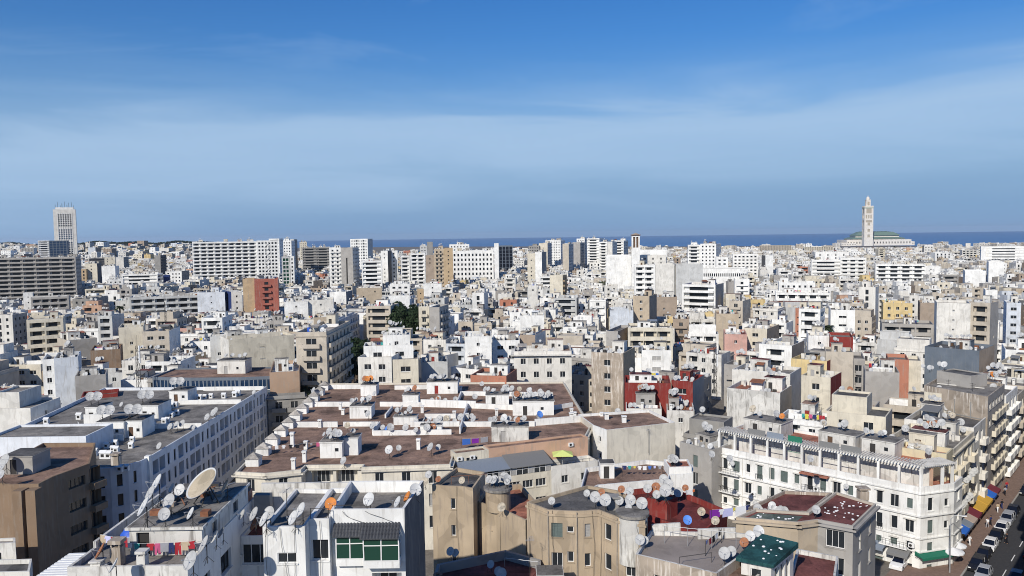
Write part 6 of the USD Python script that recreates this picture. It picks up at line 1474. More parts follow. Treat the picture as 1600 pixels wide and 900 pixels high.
# --- tan house group by the street, right of centre bottom
tr = [Z(1150, 808, 17), Z(1247, 816, 17), Z(1278, 812, 17), Z(1333, 822, 17), Z(1369, 787, 17), Z(1306, 768, 17), Z(1262, 800, 17), Z(1180, 795, 17)]
b = near('the stone dotted roofs', 'tan house whose dark red and green roofs are dotted with pale stones', tr)
zr = b.wing(b.poly, 0, 17, {None: 'beige', 0: 'sand', 1: 'sand', 3: 'concrete', 2: 'concrete'}, 'roof_red', [None, None, S('win', n=1, w=2.6, h=2.0, s=.5, fl=3), S('win', p=3, w=.9, h=1.7, fl=5, fh=3.5, cols=['tall', 'win']), None, None, None, None], par=.3, cornice=.4)
gp = [b.local(*Z(*c, 17)) for c in ((1156, 808), (1246, 815), (1262, 802), (1182, 796))]; b.mb('green_roof', 'roof_green').mesh(np.column_stack([inset(gp, .35), np.full(4, zr + .03)]), [(0, 1, 2), (0, 2, 3)]); stones(b, inset(b.poly, .7), zr, 46); q = b.local(*Z(1348, 776, 17)); b.chimney(*q, zr, 1.5, 1.1, 'peeling'); roof_dish(b, 1275, 797, zr, .95, 5)
p = b.local(*Z(1283, 826, 15)); mm = MB(); mm.box(p[0], p[1] - 1.9, 12, p[0] + 3.4, p[1] + 1.3, 14.3); wv = mm.build('glazed_porch', 'glass', b.path); f = MB()
for i in range(4): f.box(p[0] + 1.1 * i, p[1] - 1.96, 12, p[0] + 1.1 * i + .09, p[1] - 1.88, 14.3)
f.box(p[0], p[1] - 1.96, 13.1, p[0] + 3.4, p[1] - 1.9, 13.2); f.build('frame', 'frame_dark', str(wv.GetPath())); b.mb('porch_roof', 'roof_green').quads([[(p[0] - .3, p[1] - 2.3, 14.35), (p[0] + 3.7, p[1] - 2.3, 14.35), (p[0] + 3.7, p[1] + 1.5, 15.0), (p[0] - .3, p[1] + 1.5, 15.0)]]); b.finish()
b = near('', 'dark red roof wing with a heap of dishes behind the stone dotted roofs', [Z(1160, 800, 15), Z(1262, 803, 15), Z(1300, 773, 15), Z(1225, 770, 15)], name='house', cat='house'); zr = b.wing(b.poly, 0, 15.3, 'peeling', 'roof_red', par=.4); b.big = False; p = b.local(28.5, 94); b.cluster(p[0], p[1] - 1, p[0] + 5, p[1] + 2.5, zr, 14); b.finish()

# --- the white corner building with the pergola
A, B_, C = Z(1122, 671, 15.5), Z(1440, 729, 15.5), Z(1492, 723, 15.5)
dv = (B_ - A) / np.linalg.norm(B_ - A); nb = np.array([-dv[1], dv[0]]); dc = (C - B_) / np.linalg.norm(C - B_)
sd = np.array([.70, .714])
pts = [A, B_, C, C + sd * 4.2, A + nb * 11 + dv * 30, A + nb * 11]
b = near('the white corner building', 'big white corner building with shuttered windows and a slatted pergola round its top', pts, ang=math.degrees(math.atan2(dv[1], dv[0])))
Lm = float(np.linalg.norm(B_ - A)); Lc = float(np.linalg.norm(C - B_))
fm = 3.35; top = 12.4
rows = lambda u, w, h, s, k, kd, d=.22: (u - w / 2, u + w / 2, top - .9 - fm * k - 3.35 + s, top - .9 - fm * k - 3.35 + s + h, d, kd)
cu = []
r_ = random.Random(12)
for i, u in enumerate(np.linspace(1.4, Lm - 1.5, 15)):
    for k in range(4):
        kd = SHUT if r_.random() < .45 else GLASS; w, h, s = ((.95, 1.95, .55), (.95, 2.35, .15), (.8, 1.5, .8), (1.25, 1.9, .5))[(i * 7 + k) % 4]; cu.append(rows(u, w, h, s, k, kd))
cc = [rows(u, 1.0, 2.0, .5, k, SHUT if k > 0 else GLASS) for u in (Lc * .3,) for k in range(4)] + [rows(Lc * .78, .8, 1.2, .9, k, GLASS) for k in range(2)]
b.wing(b.poly, 0, top, 'white', 'roof_clay', [S('win', shutter='shutter_green'), S('win', shutter='shutter_green'), S('win', p=2.2, w=1.2, h=1.5, fl=4), None, None, None], par=.9, custom={0: cu, 1: cc}, cornice=.0)
for k, zz in enumerate((11.45, 8.1, 4.75, 2.75)):
    for i in range(3):
        e0, e1 = np.array(b.poly[i]), np.array(b.poly[i + 1]); d = (e1 - e0) / np.linalg.norm(e1 - e0); L_ = float(np.linalg.norm(e1 - e0)); m = MB(); m.fbox((*e0, 0), d, np.array([d[1], -d[0]]), -.1, L_ + .1, zz - .16, zz, .003, .22 + .1 * (k == 1)); m.build('string_course', 'white', b.path)
for u0, u1, zz in ((.1, 4.4, 8.15), (.1, 4.4, 4.8), (15.6, 19.4, 8.3), (Lm - 5.5, Lm - 1.5, 2.8)):
    m = MB(); m.fbox((0, 0, 0), (1, 0), (0, -1), u0, u1, zz, zz + .15, .003, 1.0); m.build('balcony', 'white', b.path); railing(b, [(u0, -.95), (u1, -.95)], zz + .15, .9, 'iron', .45)
m = MB(); m.fbox((0, 0, 0), (1, 0), (0, -1), 15.2, 19.8, 11.00, 11.20, .003, 1.0); m.build('canopy', 'roof_clay', b.path)
# terrace storey set back, pergola in front
zt = top - .9
b.wing([(.5, 2.6), (Lm + .5, 2.6), (Lm - 1.5, 10.6), (.5, 10.6)], zt, 15.05, 'stained_white', 'roof_clay', [S('log', p=3.2, fh=3.2, lw=2.6, deep=.8), None, None, None], par=.5, cap='white')
nP = 11
for i in range(nP + 1):
    u = .15 + (Lm - .3) * i / nP; m = MB(); m.box(u - .17, .06, zt, u + .17, .4, 15.15); m.build('pergola_post', 'white', b.path)
m = MB(); m.box(0, .03, 15.15, Lm, .45, 15.50, bottom=True); m.build('pergola_beam', 'white', b.path)
for i in range(74):
    u = .2 + (Lm - .4) * i / 73; m = MB(); m.box(u - .07, -.55, 15.50, u + .07, 2.75, 15.65, bottom=True); m.build('pergola_slat', 'offwhite', b.path)
e0 = np.array(b.poly[1]); e1 = np.array(b.poly[2]); d = (e1 - e0) / np.linalg.norm(e1 - e0); n_ = np.array([d[1], -d[0]])
for i in range(4):
    m = MB(); m.fbox((*e0, 0), d, n_, Lc * i / 3 - .17 + (.2 if i == 0 else -.2 if i == 3 else 0), Lc * i / 3 + .17 + (.2 if i == 0 else -.2 if i == 3 else 0), zt, 15.15, -.4, -.06); m.build('pergola_post', 'peach' if i == 1 else 'white', b.path)
m = MB(); m.fbox((*e0, 0), d, n_, 0.1, Lc, 15.15, 15.50, -.45, -.03); m.build('pergola_beam', 'white', b.path)
for i in range(16):
    u = .4 + (Lc - .6) * i / 15; m = MB(); m.fbox((*e0, 0), d, n_, u - .07, u + .07, 15.50, 15.65, -2.75, .55); m.build('pergola_slat', 'offwhite', b.path)
for u0, u1, col in ((5.4, 8.6, 'awning_grey'), (12.6, 15.0, 'awning_green'), (8.9, 11.8, 'awning_slate'), (17.8, 21.0, 'awning_grey'), (21.3, 24.4, 'awning_grey')):
    m = MB(); m.quads([[(u0, .55, 16.55), (u1, .55, 16.55), (u1, .42, 15.5), (u0, .42, 15.5)]]); m.box(u0, .38, 13.87, u1, .48, 13.95, bottom=True); m.build('blind', col, b.path)
for u0, w_, dd in ((2.5, 7, 4.5), (16, 6, 4), (23, 5, 4)):
    t_ = b.hut(u0, 4.4, u0 + w_, 4.4 + dd, 14.55, 2.5, 'stained_white', 'roof_grey', win=1); b.cluster(u0 + .3, 4.6, u0 + w_ - .3, 6.5, t_, 5)
for px, py, lk in [(1112, 711, 'grey'), (1140, 718, 'grey'), (1266, 718, 'grey'), (1450, 707, 'grey')]:
    X_, Y_ = at_z(px, py, 16); DISHES.append((X_, Y_, 15.0, 5, 1.0, lk, b.short))
ac_unit(b, Lm - 1.0, -.5, 3.3)
for i, o in enumerate(cu):
    if i % 3 == 0: m = MB(); m.fbox((0, 0, 0), (1, 0), (0, -1), o[0] - .22, o[1] + .22, o[3] + .1, o[3] + .24, .003, .28); m.build('window_hood', 'offwhite', b.path)
    if o[3] - o[2] > 2.1: railing(b, [(o[0] - .15, -.32), (o[1] + .15, -.32)], o[2], .9, 'iron', .3, 'balconet')
for u in (4.75, 9.9, 15.1, 20.3): m = MB(); m.tube([(u, -.06, 0), (u, -.06, 11.3)], .06, 6); m.build('drain_pipe', 'offwhite', b.path)
for u, v in ((3.1, 9.2), (19.2, 6.9), (22.6, 9.4), (7.4, 3.2)): DISHES.append((*b.world(u, -.55)[:2], v, -20, .8, 'grey', b.short))
ac_unit(b, 6.9, -.17, 5.2); ac_unit(b, 17.8, -.17, 8.5); b.finish()
# shops on the ground floor: green awning, white and grey awnings
def awning(label, o, d, n, L_, z, proj_, drop, mat, valance=.35, group=None):
    t = thing('shop_awning', label, 'awning', (*o, z), 0, group); m = MB(); o3 = lambda u, q, v: (d[0] * u + n[0] * q, d[1] * u + n[1] * q, v)
    m.quads([[o3(0, proj_, -drop), o3(L_, proj_, -drop), o3(L_, .02, 0), o3(0, .02, 0)], [o3(0, proj_, -drop - valance), o3(L_, proj_, -drop - valance), o3(L_, proj_, -drop), o3(0, proj_, -drop)], [o3(0, .02, -.02), o3(L_, .02, -.02), o3(L_, proj_, -drop - .02), o3(0, proj_, -drop - .02)]])
    for u in (0, L_): m.mesh([o3(u, .02, 0), o3(u, proj_, -drop), o3(u, .02, -drop)], [(0, 1, 2)])
    m.build('canvas', mat, t); a = MB()
    for u in (.05, L_ - .05): a.tube([o3(u, .02, -drop - .3), o3(u, proj_ - .03, -drop - .02)], .025, 5)
    a.build('arm', 'iron', t)


nA = np.array([dv[1], -dv[0]]); nC = np.array([dc[1], -dc[0]])
awning('wide dark green shop awning at the foot of the white corner building', B_ + dv * -.6 + nA * .3, dc, nC, Lc * .95, 2.75, 1.5, .6, 'awning_green')
awning('grey striped shop awning left of the dark green awning', B_ - dv * 4.2 + nA * .05, dv, nA, 3.0, 2.75, 1.5, .7, 'awning_grey'); awning('long slate grey canvas awning further left of the green awning', B_ - dv * 12 + nA * .05, dv, nA, 7.4, 2.9, 1.8, .5, 'awning_slate')

from shapely.geometry import Polygon as _Pg
from shapely import contains_xy as _cx
for reg in ([(506, 606, 10), (560, 606, 10), (556, 552, 10), (524, 552, 10)], [(690, 735, 12), (930, 705, 12), (930, 800, 12), (690, 800, 12)], [(1040, 690, 12), (1125, 690, 12), (1125, 830, 12), (1040, 830, 12)], [(1150, 800, 12), (1365, 790, 12), (1480, 880, 3), (1490, 740, 10), (1130, 690, 12)], [(380, 740, 12), (690, 740, 12), (690, 880, 12), (380, 880, 12)], [(640, 760, 15), (1120, 740, 12), (1200, 890, 12), (640, 890, 12)], [(0, 740, 15), (380, 740, 12), (380, 890, 14), (-20, 890, 14)]):      # yards that stay open
    pg = _Pg([Z(*r) for r in reg]).buffer(0); x0, y0, x1, y1 = pg.bounds; XX, YY = np.meshgrid(np.arange(x0, x1, .8), np.arange(y0, y1, .8)); ok = _cx(pg, XX.ravel(), YY.ravel())
    TAKEN[((XX.ravel()[ok] + OX) / CELL).astype(int), (YY.ravel()[ok] / CELL).astype(int)] = True
# --- street, pavement
so = np.array([61.4, 115.2]); su = np.array([.66, .751]); su /= np.linalg.norm(su); sn = np.array([su[1], -su[0]])     # along, and to the right
S2 = lambda u, q: so + su * u + sn * q


def strip(name, label, u0, u1, q0, q1, z, mat, th=0.0):
    m = MB(); P4 = [S2(u0, q0), S2(u0, q1), S2(u1, q1), S2(u1, q0)]; m.quads([[(*p, z) for p in P4]])
    if th:
        for i in range(4): A_, C_ = P4[i], P4[(i + 1) % 4]; m.quads([[(*A_, z - th), (*C_, z - th), (*C_, z), (*A_, z)]])
    return tag(m.build(name, mat, '/World'), label, name.replace('_', ' '), None, 'structure')


strip('road', 'dark asphalt street running away at the bottom right', -40, 190, 5.0, 13.2, .05, 'asphalt'); strip('pavement', 'reddish paved footway along the shop fronts of the right street', -40, 190, -3.2, 5.0, .18, 'paving', .2)
strip('kerb', 'grey stone kerb between footway and right street', -40, 190, 5.003, 5.25, .2, 'kerb_stone', .2); strip('far_pavement', 'footway on the far right side of the street', -40, 190, 13.2, 15.6, .17, 'paving', .2)
for k in range(12):
    m = MB(); p = S2(2 + 7 * k, 11.9); P4 = [S2(2 + 7 * k, 9.55), S2(2 + 7 * k, 9.68), S2(5 + 7 * k, 9.68), S2(5 + 7 * k, 9.55)]; m.quads([[(*q, .056) for q in P4]]); tag(m.build('road_marking', 'road_paint', '/World'), 'white dashed centre line on the right street', 'road marking', None, 'structure')
for uu in np.arange(-30, 180, 1.2):
    for qq in np.arange(-3, 22, 1.2):
        p = S2(uu, qq); i, j = int((p[0] + OX) / CELL), int(p[1] / CELL); TAKEN[i, j] = True
m = MB(); m.quads([[(-57.5, 100, .05), (-48.5, 100, .05), (-48.5, 330, .05), (-57.5, 330, .05)]]); tag(m.build('side_street', 'asphalt', '/World'), 'shaded asphalt street between the long white building and the brown roofed block', 'street', None, 'structure')
i0, i1 = int((-57.5 + OX) / CELL), int((-46.5 + OX) / CELL); TAKEN[i0:i1, int(60 / CELL):int(330 / CELL)] = True

# --- buildings along the street
def street_block(short, label, u0, u1, z, wall, dep, st0, st1, q=1.4, roof='roof_grey', **k):
    P4 = [S2(u0, q - dep), S2(u0, q), S2(u1, q), S2(u1, q - dep)]
    bb = near(short, label, P4, ang=math.degrees(math.atan2(sn[1], sn[0]))); zz = bb.wing(bb.poly, 0, z, wall, roof, [st0, st1, None, None], par=.8, **k); return bb, zz


b, zr = street_block('the cream narrow house', 'narrow cream yellow house squeezed between the white corner building and the balcony row', 5.2, 9.4, 15.8, 'yellow_pale', 7, None, S('balc', p=2.1, w=.9, fl=5, fh=3.3), roof='roof_clay'); b.clutter(.3, .3, 6.6, 3.9, zr, 'cream', 'roof_grey'); b.finish()
b, zr = street_block('the balcony row', 'long cream apartment row with balconies and dishes above the coloured awnings', 9.5, 24, 15.6, 'cream', 10, S('win', p=3, w=1.1, h=1.4, fl=4), S('balc', p=2.9, w=1.4, lw=2.7, fl=4, fh=3.5, cols=['balc', 'balc', 'log', 'balc', 'win']), roof='roof_grey', cornice=.3)
b.clutter(.3, .3, 9.6, 7, zr, 'offwhite', 'roof_brown', 2); b.clutter(.3, 7, 9.6, 14, zr, 'stained_white', 'roof_grey', 2); rr_ = random.Random(8)
for i in range(13): b.dish(10.55, .6 + 1.05 * i, rr_.choice([4.55, 8.05]), rr_.uniform(.8, 1.1), -30, 'grey')
b.finish()
b, zr = street_block('the grey street block', 'off white apartment house with balconies at the far end of the balcony row', 24.1, 37, 16.2, 'offwhite', 11, None, S('win', p=3.1, w=1.3, lw=2.6, fl=4, cols=['log', 'balc', 'win', 'log']), roof='roof_dark'); b.clutter(.3, .3, 10.6, 13.5, zr, 'concrete', 'roof_grey', 2); b.finish()
b, zr = street_block('the tall cream block', 'tall cream apartment tower with stacked balconies at the right edge', 37.2, 51, 19, 'cream', 11, S('sparse', k='win', p=30, w=.1) if False else None, S('balc', p=3.0, w=1.2, lw=2.7, fl=6), roof='roof_brown'); b.clutter(.3, .3, 10.6, 13.5, zr, 'cream', 'roof_grey', 1.5); b.finish()
for u in (53, 66, 80, 95, 111):
    b, zr = street_block('', {53: 'white house next beyond the tall cream block on the right street', 66: 'beige house second beyond the tall cream block', 80: 'pale grey house third beyond the tall cream block', 95: 'off white house fourth beyond the tall cream block', 111: 'cream house last along the right street'}[u], u, u + 12.4, 14 + (u % 5), {53: 'white', 66: 'beige', 80: 'pale_grey', 95: 'offwhite', 111: 'cream'}[u], 11, ST['few'], ST['balc']); b.big = False; b.clutter(.3, .3, 10.5, 12, zr, 'white', 'roof_grey', 1.5); b.finish()
for u, l, wl in ((-32, 'beige street house on the far right side, before all others there', 'beige'), (-6, 'cream street house on the far right side, nearest to the camera', 'cream'), (20, 'pale grey street house on the far right side, second from the camera', 'pale_grey'), (46, 'white street house on the far right side, third from the camera', 'offwhite'), (72, 'sand coloured street house on the far right side, fourth from the camera', 'sand')):
    P4 = [S2(u, 16.5 + 3 * (u < -9)), S2(u, 30), S2(u + 25.5, 30), S2(u + 25.5, 16.5 + 3 * (u < -9))]; bb = near('', l, P4, ang=math.degrees(math.atan2(sn[1], sn[0]))); bb.big = False; bb.wing(bb.poly, 0, 23 + (u % 7) * .5, wl, 'roof_grey', [ST['few'], None, None, ST['balc']]); bb.finish()
# grey weathered block above them
A, B_, C = Z(1444, 602, 20), Z(1544, 620, 20), Z(1570, 600, 20)
b = near('the weathered grey block', 'big weathered grey block with pale patched panels and a notched roof, right side', [A, B_, C, C + (A - B_) * 1.0 + [0, 0]]); Lw = float(np.linalg.norm(B_ - A))
zr = b.wing(b.poly, 0, 20, {None: 'peeling', 1: 'concrete'}, 'roof_grey', [None, S('win', p=2.6, w=1.6, h=1.2, fl=4), None, None], par=.5)
e0, e1 = np.array(b.poly[0]), np.array(b.poly[1]); d = (e1 - e0) / np.linalg.norm(e1 - e0); n_ = np.array([d[1], -d[0]])
for i in range(1, 4): m = MB(); m.fbox((*e0, 0), d, n_, Lw * i / 4 - .1, Lw * i / 4 + .1, 8, 18.5, .003, .07); m.build('wall_rib', 'grey', b.path)
for zz in (15.6, 12.2): m = MB(); m.fbox((*e0, 0), d, n_, .3, Lw - .3, zz, zz + .2, .003, .06); m.build('wall_rib', 'grey', b.path)
p = np.array(b.poly[0]) * .5 + np.array(b.poly[3]) * .5; b.wing([p + d * .5, p + d * (Lw * .6), p + d * (Lw * .6) - n_ * 5, p + d * .5 - n_ * 5], zr, zr + 2.4, 'concrete', 'roof_dark', [S('log', p=3, fh=2.4, lw=2, ls=.5, deep=.6), None, None, None], par=.2); b.cluster(3, 3, 8, 9, zr + 2.2, 5); b.finish()

# --- coloured awnings on the street
aw = [(9.6, 3.2, 'awning_blue', 'bright blue market awning, nearest of the row of coloured awnings'), (13.0, 2.6, 'awning_slate', 'slate blue market awning behind the bright blue one'), (15.8, 2.8, 'awning_beige', 'beige market awning in the middle of the coloured row'), (18.8, 3.2, 'awning_maroon', 'dark maroon market awning next to the yellow ones'),
      (22.4, 4.2, 'awning_yellow', 'golden yellow market awning, nearer of the two yellow ones'), (26.8, 4.2, 'awning_yellow', 'golden yellow market awning, farther of the two yellow ones'), (31.5, 3.0, 'awning_blue', 'small blue awning beyond the yellow awnings'), (35, 3, 'awning_maroon', 'dark purple red awning at the far end of the coloured row')]
for u, w, mat, lab in aw:
    awning(lab, S2(u, 1.45), su, sn, w, 3.2, 1.9, .75, mat, .4, None)
# --- white market parasols
def market_parasol(u, q, label, r=1.5, first=[None]):
    p = S2(u, q)
    t = thing('street_parasol', label, 'parasol', (*p, .18)); m = MB(); th = np.linspace(0, 2 * math.pi, 13)
    for a0, a1 in zip(th, th[1:]): m.mesh([(r * math.cos(a0), r * math.sin(a0), 2.2), (r * math.cos(a1), r * math.sin(a1), 2.2), (0, 0, 2.75)], [(0, 1, 2)]); m.quads([[(r * math.cos(a0), r * math.sin(a0), 2.02), (r * math.cos(a1), r * math.sin(a1), 2.02), (r * math.cos(a1), r * math.sin(a1), 2.2), (r * math.cos(a0), r * math.sin(a0), 2.2)]])
    m.build('canopy', 'cloth_white', t); m = MB(); m.tube([(0, 0, 0), (0, 0, 2.75)], .03, 6); m.build('pole', 'iron', t)


market_parasol(1.5, 3.4, 'round white cafe parasol, nearer of the pair by the green awning'); market_parasol(4.4, 3.3, 'round white cafe parasol, farther of the pair by the green awning', 1.3)
# --- street lamp
p = S2(-1.5, 3.6)
t = thing('street_lamp', 'thin pale street lamp pole in front of the white corner building', 'street lamp', (*p, .18)); m = MB(); m.tube([(0, 0, 0), (0, 0, 5.5), (0, 0, 8)], [.11, .08, .06], 8); m.build('pole', 'galvanised', t); m = MB(); m.tube([(0, 0, 7.9), (.4, -.2, 8.5), (1.4, -.6, 8.6)], .04, 6); m.build('arm', 'galvanised', t); m = MB(); m.box(1.2, -.75, 8.5, 1.9, -.5, 8.65, bottom=True); m.build('lamp_head', 'plastic_white', t)

# --- cars
def car_parts(paint, van=False):
    """A car pointing along +x, 4.2 m long: body with wheel arches, cabin glass, wheels, lights."""
    from shapely.geometry import Polygon
    hb, L_, Wd = (1.0, 4.6, 1.8) if van else (.86, 4.2, 1.74); arch = lambda cx: [(cx + .37 * math.cos(a), .30 + .37 * math.sin(a)) for a in np.linspace(math.pi, 0, 9)]
    prof = [(-L_ / 2, .38), (-L_ / 2, hb - .06), (-L_ / 2 + .08, hb), (L_ / 2 - 1.05, hb), (L_ / 2 - .2, hb - .18), (L_ / 2, hb - .36), (L_ / 2, .28)] + arch(L_ / 2 - .85)[::-1] + arch(-L_ / 2 + .8)[::-1] + [(-L_ / 2, .28)]
    ex = lambda pf, w, tp: (lambda e: (e.apply_transform(trimesh.transformations.rotation_matrix(math.pi / 2, [1, 0, 0])), e.apply_translation([0, w / 2, 0]), e)[2])(trimesh.creation.extrude_polygon(Polygon(pf), w, engine='earcut'))
    body = ex(prof, Wd, 0); v = body.vertices; k = v[:, 2] > .6; v[k, 1] *= .96
    rb = L_ / 2 - 1.15; cab = [(-L_ / 2 + (.12 if van else .35), hb - .01), (-L_ / 2 + (.3 if van else .75), hb + .56), (rb - .75, hb + .56), (rb, hb - .01)]
    glass = ex(cab, Wd * .92, 0); gv = glass.vertices; t_ = gv[:, 2] > hb + .3; gv[t_, 1] *= .82
    roof = [(cab[1][0] - .02, hb + .56), (cab[2][0] + .04, hb + .56), (cab[2][0] - .05, hb + .62), (cab[1][0] + .08, hb + .62)]; rf = ex(roof, Wd * .77, 0)
    B = MB(); B.tm(body); G = MB(); G.tm(glass); R_ = MB(); R_.tm(rf)
    for sx in (1, -1):
        for a_, c_ in ((cab[0], cab[1]), (cab[3], cab[2]), (((cab[0][0] + cab[3][0]) / 2, hb), ((cab[1][0] + cab[2][0]) / 2, hb + .56))): R_.tube([(a_[0], sx * Wd * .462, a_[1]), (c_[0], sx * Wd * .382, c_[1] + .02)], .035, 5)
    return B, G, R_, hb, L_, Wd


CARS = {}


def car(paint, u, q, label, rev=False, van=False):
    p = S2(u, q); yaw = math.degrees(math.atan2(su[1], su[0])) + (180 if rev else 0); key = (paint, van)
    if key in CARS:
        return copy_of(CARS[key], label, (*p, .05), yaw, None, 'cars in the right street')
    t = thing('parked_car', label, 'car', (*p, .05), yaw, 'cars in the right street'); B, G, R_, hb, L_, Wd = car_parts(paint, van)
    B.build('body', paint, t); G.build('cabin_glass', 'black_glass', t); R_.build('roof', paint, t)
    for sx in (L_ / 2 - .85, -L_ / 2 + .8):
        for sy in (-1, 1):
            w = MB(); w.tm(trimesh.creation.cylinder(.31, .2, sections=14), trimesh.transformations.translation_matrix([sx, sy * (Wd / 2 - .1), .31]) @ trimesh.transformations.rotation_matrix(math.pi / 2, [1, 0, 0])); wp = w.build('wheel', 'tyre', t)
            h = MB(); h.tm(trimesh.creation.cylinder(.17, .02, sections=10), trimesh.transformations.translation_matrix([sx, sy * (Wd / 2 + .005), .31]) @ trimesh.transformations.rotation_matrix(math.pi / 2, [1, 0, 0])); h.build('hub', 'galvanised', str(wp.GetPath()))
    for sy in (-1, 1):
        m = MB(); m.box(L_ / 2 - .06, sy * .62 - .18, hb - .34, L_ / 2 + .015, sy * .62 + .18, hb - .2, bottom=True); m.build('headlight', 'lamp_lens', t); m = MB(); m.box(-L_ / 2 - .015, sy * .66 - .13, hb - .32, -L_ / 2 + .05, sy * .66 + .13, hb - .12, bottom=True); m.build('tail_light', 'tail_lens', t)
        m = MB(); m.box(L_ / 2 - 1.35, sy * (Wd / 2 + .02) - .08, hb - .02, L_ / 2 - 1.15, sy * (Wd / 2 + .02) + .08, hb + .12, bottom=True); m.build('mirror', paint, t)
    CARS[key] = t; return t


for pnt, u, q, lab, rev, van in [('car_black', 3.0, 6.3, 'black van parked at the kerb, nearest in the row', True, True), ('car_silver', .2, 7.6, 'silver car at the very bottom by the kerb', True, False), ('car_black', 7.8, 6.2, 'black hatchback parked behind the nearest black van', True, False), ('car_white', 12.6, 6.2, 'white car parked at the kerb, nearer of the two white ones', True, False),
                           ('car_black', 17.2, 6.2, 'black car between the two white parked cars', True, False), ('car_white', 21.8, 6.2, 'white car parked at the kerb, farther of the two white ones', True, False), ('car_silver', 27.0, 6.2, 'silver estate car parked past the white cars', True, True), ('car_black', 32.0, 6.2, 'black car parked past the silver estate', True, False),
                           ('car_black', 39.5, 8.6, 'black car driving beyond the parked row', True, True), ('car_black', 46, 6.2, 'black car parked far up the right street', True, False), ('car_grey', 51.5, 6.2, 'grey car parked far up the right street', True, False), ('car_silver', 57, 6.3, 'silver car parked farthest up the right street', True, False),
                           ('car_navy', 20.5, 11.6, 'navy blue car standing on the right side of the street', True, False), ('car_navy', 1.2, 11.4, 'navy car at the bottom right corner of the street', True, False), ('car_white', 44, 11.8, 'white car on the far side, up the right street', False, False), ('car_black', 12.5, 11.7, 'black car parked on the far side opposite the white ones', False, False), ('car_grey', 28.5, 11.7, 'grey van parked on the far side past the navy car', True, True), ('car_black', 34, 11.7, 'black car parked on the far side past the grey van', False, False), ('car_white', -3.5, -2.6, 'white van before the white corner building', True, True)]:
    car(pnt, u, q, lab, rev, van)


# --- people
def person(u, q, label, top, low, face=0.0, stride=.18, z=.18):
    import manifold3d as m3
    p = S2(u, q); t = thing('person', label, 'person', (*p, z), face)
    J = {'head': (0, 0, 1.62, .105), 'jaw': (0, .03, 1.54, .075), 'neck': (0, 0, 1.45, .055), 'chest': (0, 0, 1.28, .145), 'waist': (0, 0, 1.05, .12), 'hip': (0, 0, .92, .135)}
    for s_, n_ in ((-1, 'l'), (1, 'r')):
        k = s_ * stride; J.update({'sh' + n_: (s_ * .19, 0, 1.38, .062), 'el' + n_: (s_ * .25, -k * .5, 1.10, .045), 'wr' + n_: (s_ * .25, .06 - k * .9, .86, .035), 'hd' + n_: (s_ * .25, .09 - k * .95, .78, .042), 'th' + n_: (s_ * .09, 0, .90, .095), 'kn' + n_: (s_ * .10, k * .6 + .03, .48, .062), 'an' + n_: (s_ * .10, k, .08, .042), 'to' + n_: (s_ * .11, k + .16, .045, .038)})
    bones = [('head', 'jaw'), ('head', 'neck'), ('neck', 'chest'), ('chest', 'waist'), ('waist', 'hip')] + [(a + s_, b_ + s_) for s_ in 'lr' for a, b_ in (('sh', 'el'), ('el', 'wr'), ('wr', 'hd'), ('th', 'kn'), ('kn', 'an'), ('an', 'to'))] + [('chest', 'sh' + s_) for s_ in 'lr'] + [('hip', 'th' + s_) for s_ in 'lr']
    ball = lambda j, g=0: m3.Manifold.sphere(J[j][3] + g, 12).translate(J[j][:3]); hull = lambda bs, g=0: m3.Manifold.batch_boolean([m3.Manifold.batch_hull([ball(a, g), ball(c, g)]) for a, c in bs], m3.OpType.Add)

    def put(mm, name, mat):
        v, f, _ = meshkit.arrays(mm); m = MB(); m.mesh(v, f); m.build(name, mat, t, smooth=True)
    put(hull(bones), 'body', 'skin')
    put(hull([x for x in bones if x[0] in ('chest', 'waist', 'shl', 'shr', 'ell', 'elr') and not x[1].startswith(('h', 'wr'))] + [('chest', 'waist')], .02), 'shirt', top)
    put(hull([x for x in bones if x[0][:2] in ('th', 'kn') or x[0] == 'hip'], .022), 'trousers', low)
    put(m3.Manifold.sphere(.115, 12).translate((0, -.02, 1.66)), 'hair', 'hair')


for a in [(11.4, 3.6, 'person in white clothes walking past the cafe parasols', 'cloth_white', 'cloth_white', 200), (21.6, 4.2, 'person in a white shirt standing by the maroon awning', 'cloth_white', 'cloth_grey', 120), (23.2, 4.4, 'person in dark clothes beside the white shirted one', 'cloth_navy', 'cloth_black', 40), (31, 4.1, 'person in pale clothes under the yellow awnings', 'cloth_beige', 'cloth_white', 0),
          (33.5, 4.3, 'person in black walking up the footway', 'cloth_black', 'cloth_navy', 30), (16.0, 7.9, 'person in black stepping out between the white cars', 'cloth_black', 'cloth_black', 60), (42, 3.4, 'person in grey far up the footway', 'cloth_grey', 'cloth_black', 10), (46, 3, 'person in red far up the footway', 'cloth_red', 'cloth_navy', 190)]:
    person(*a)


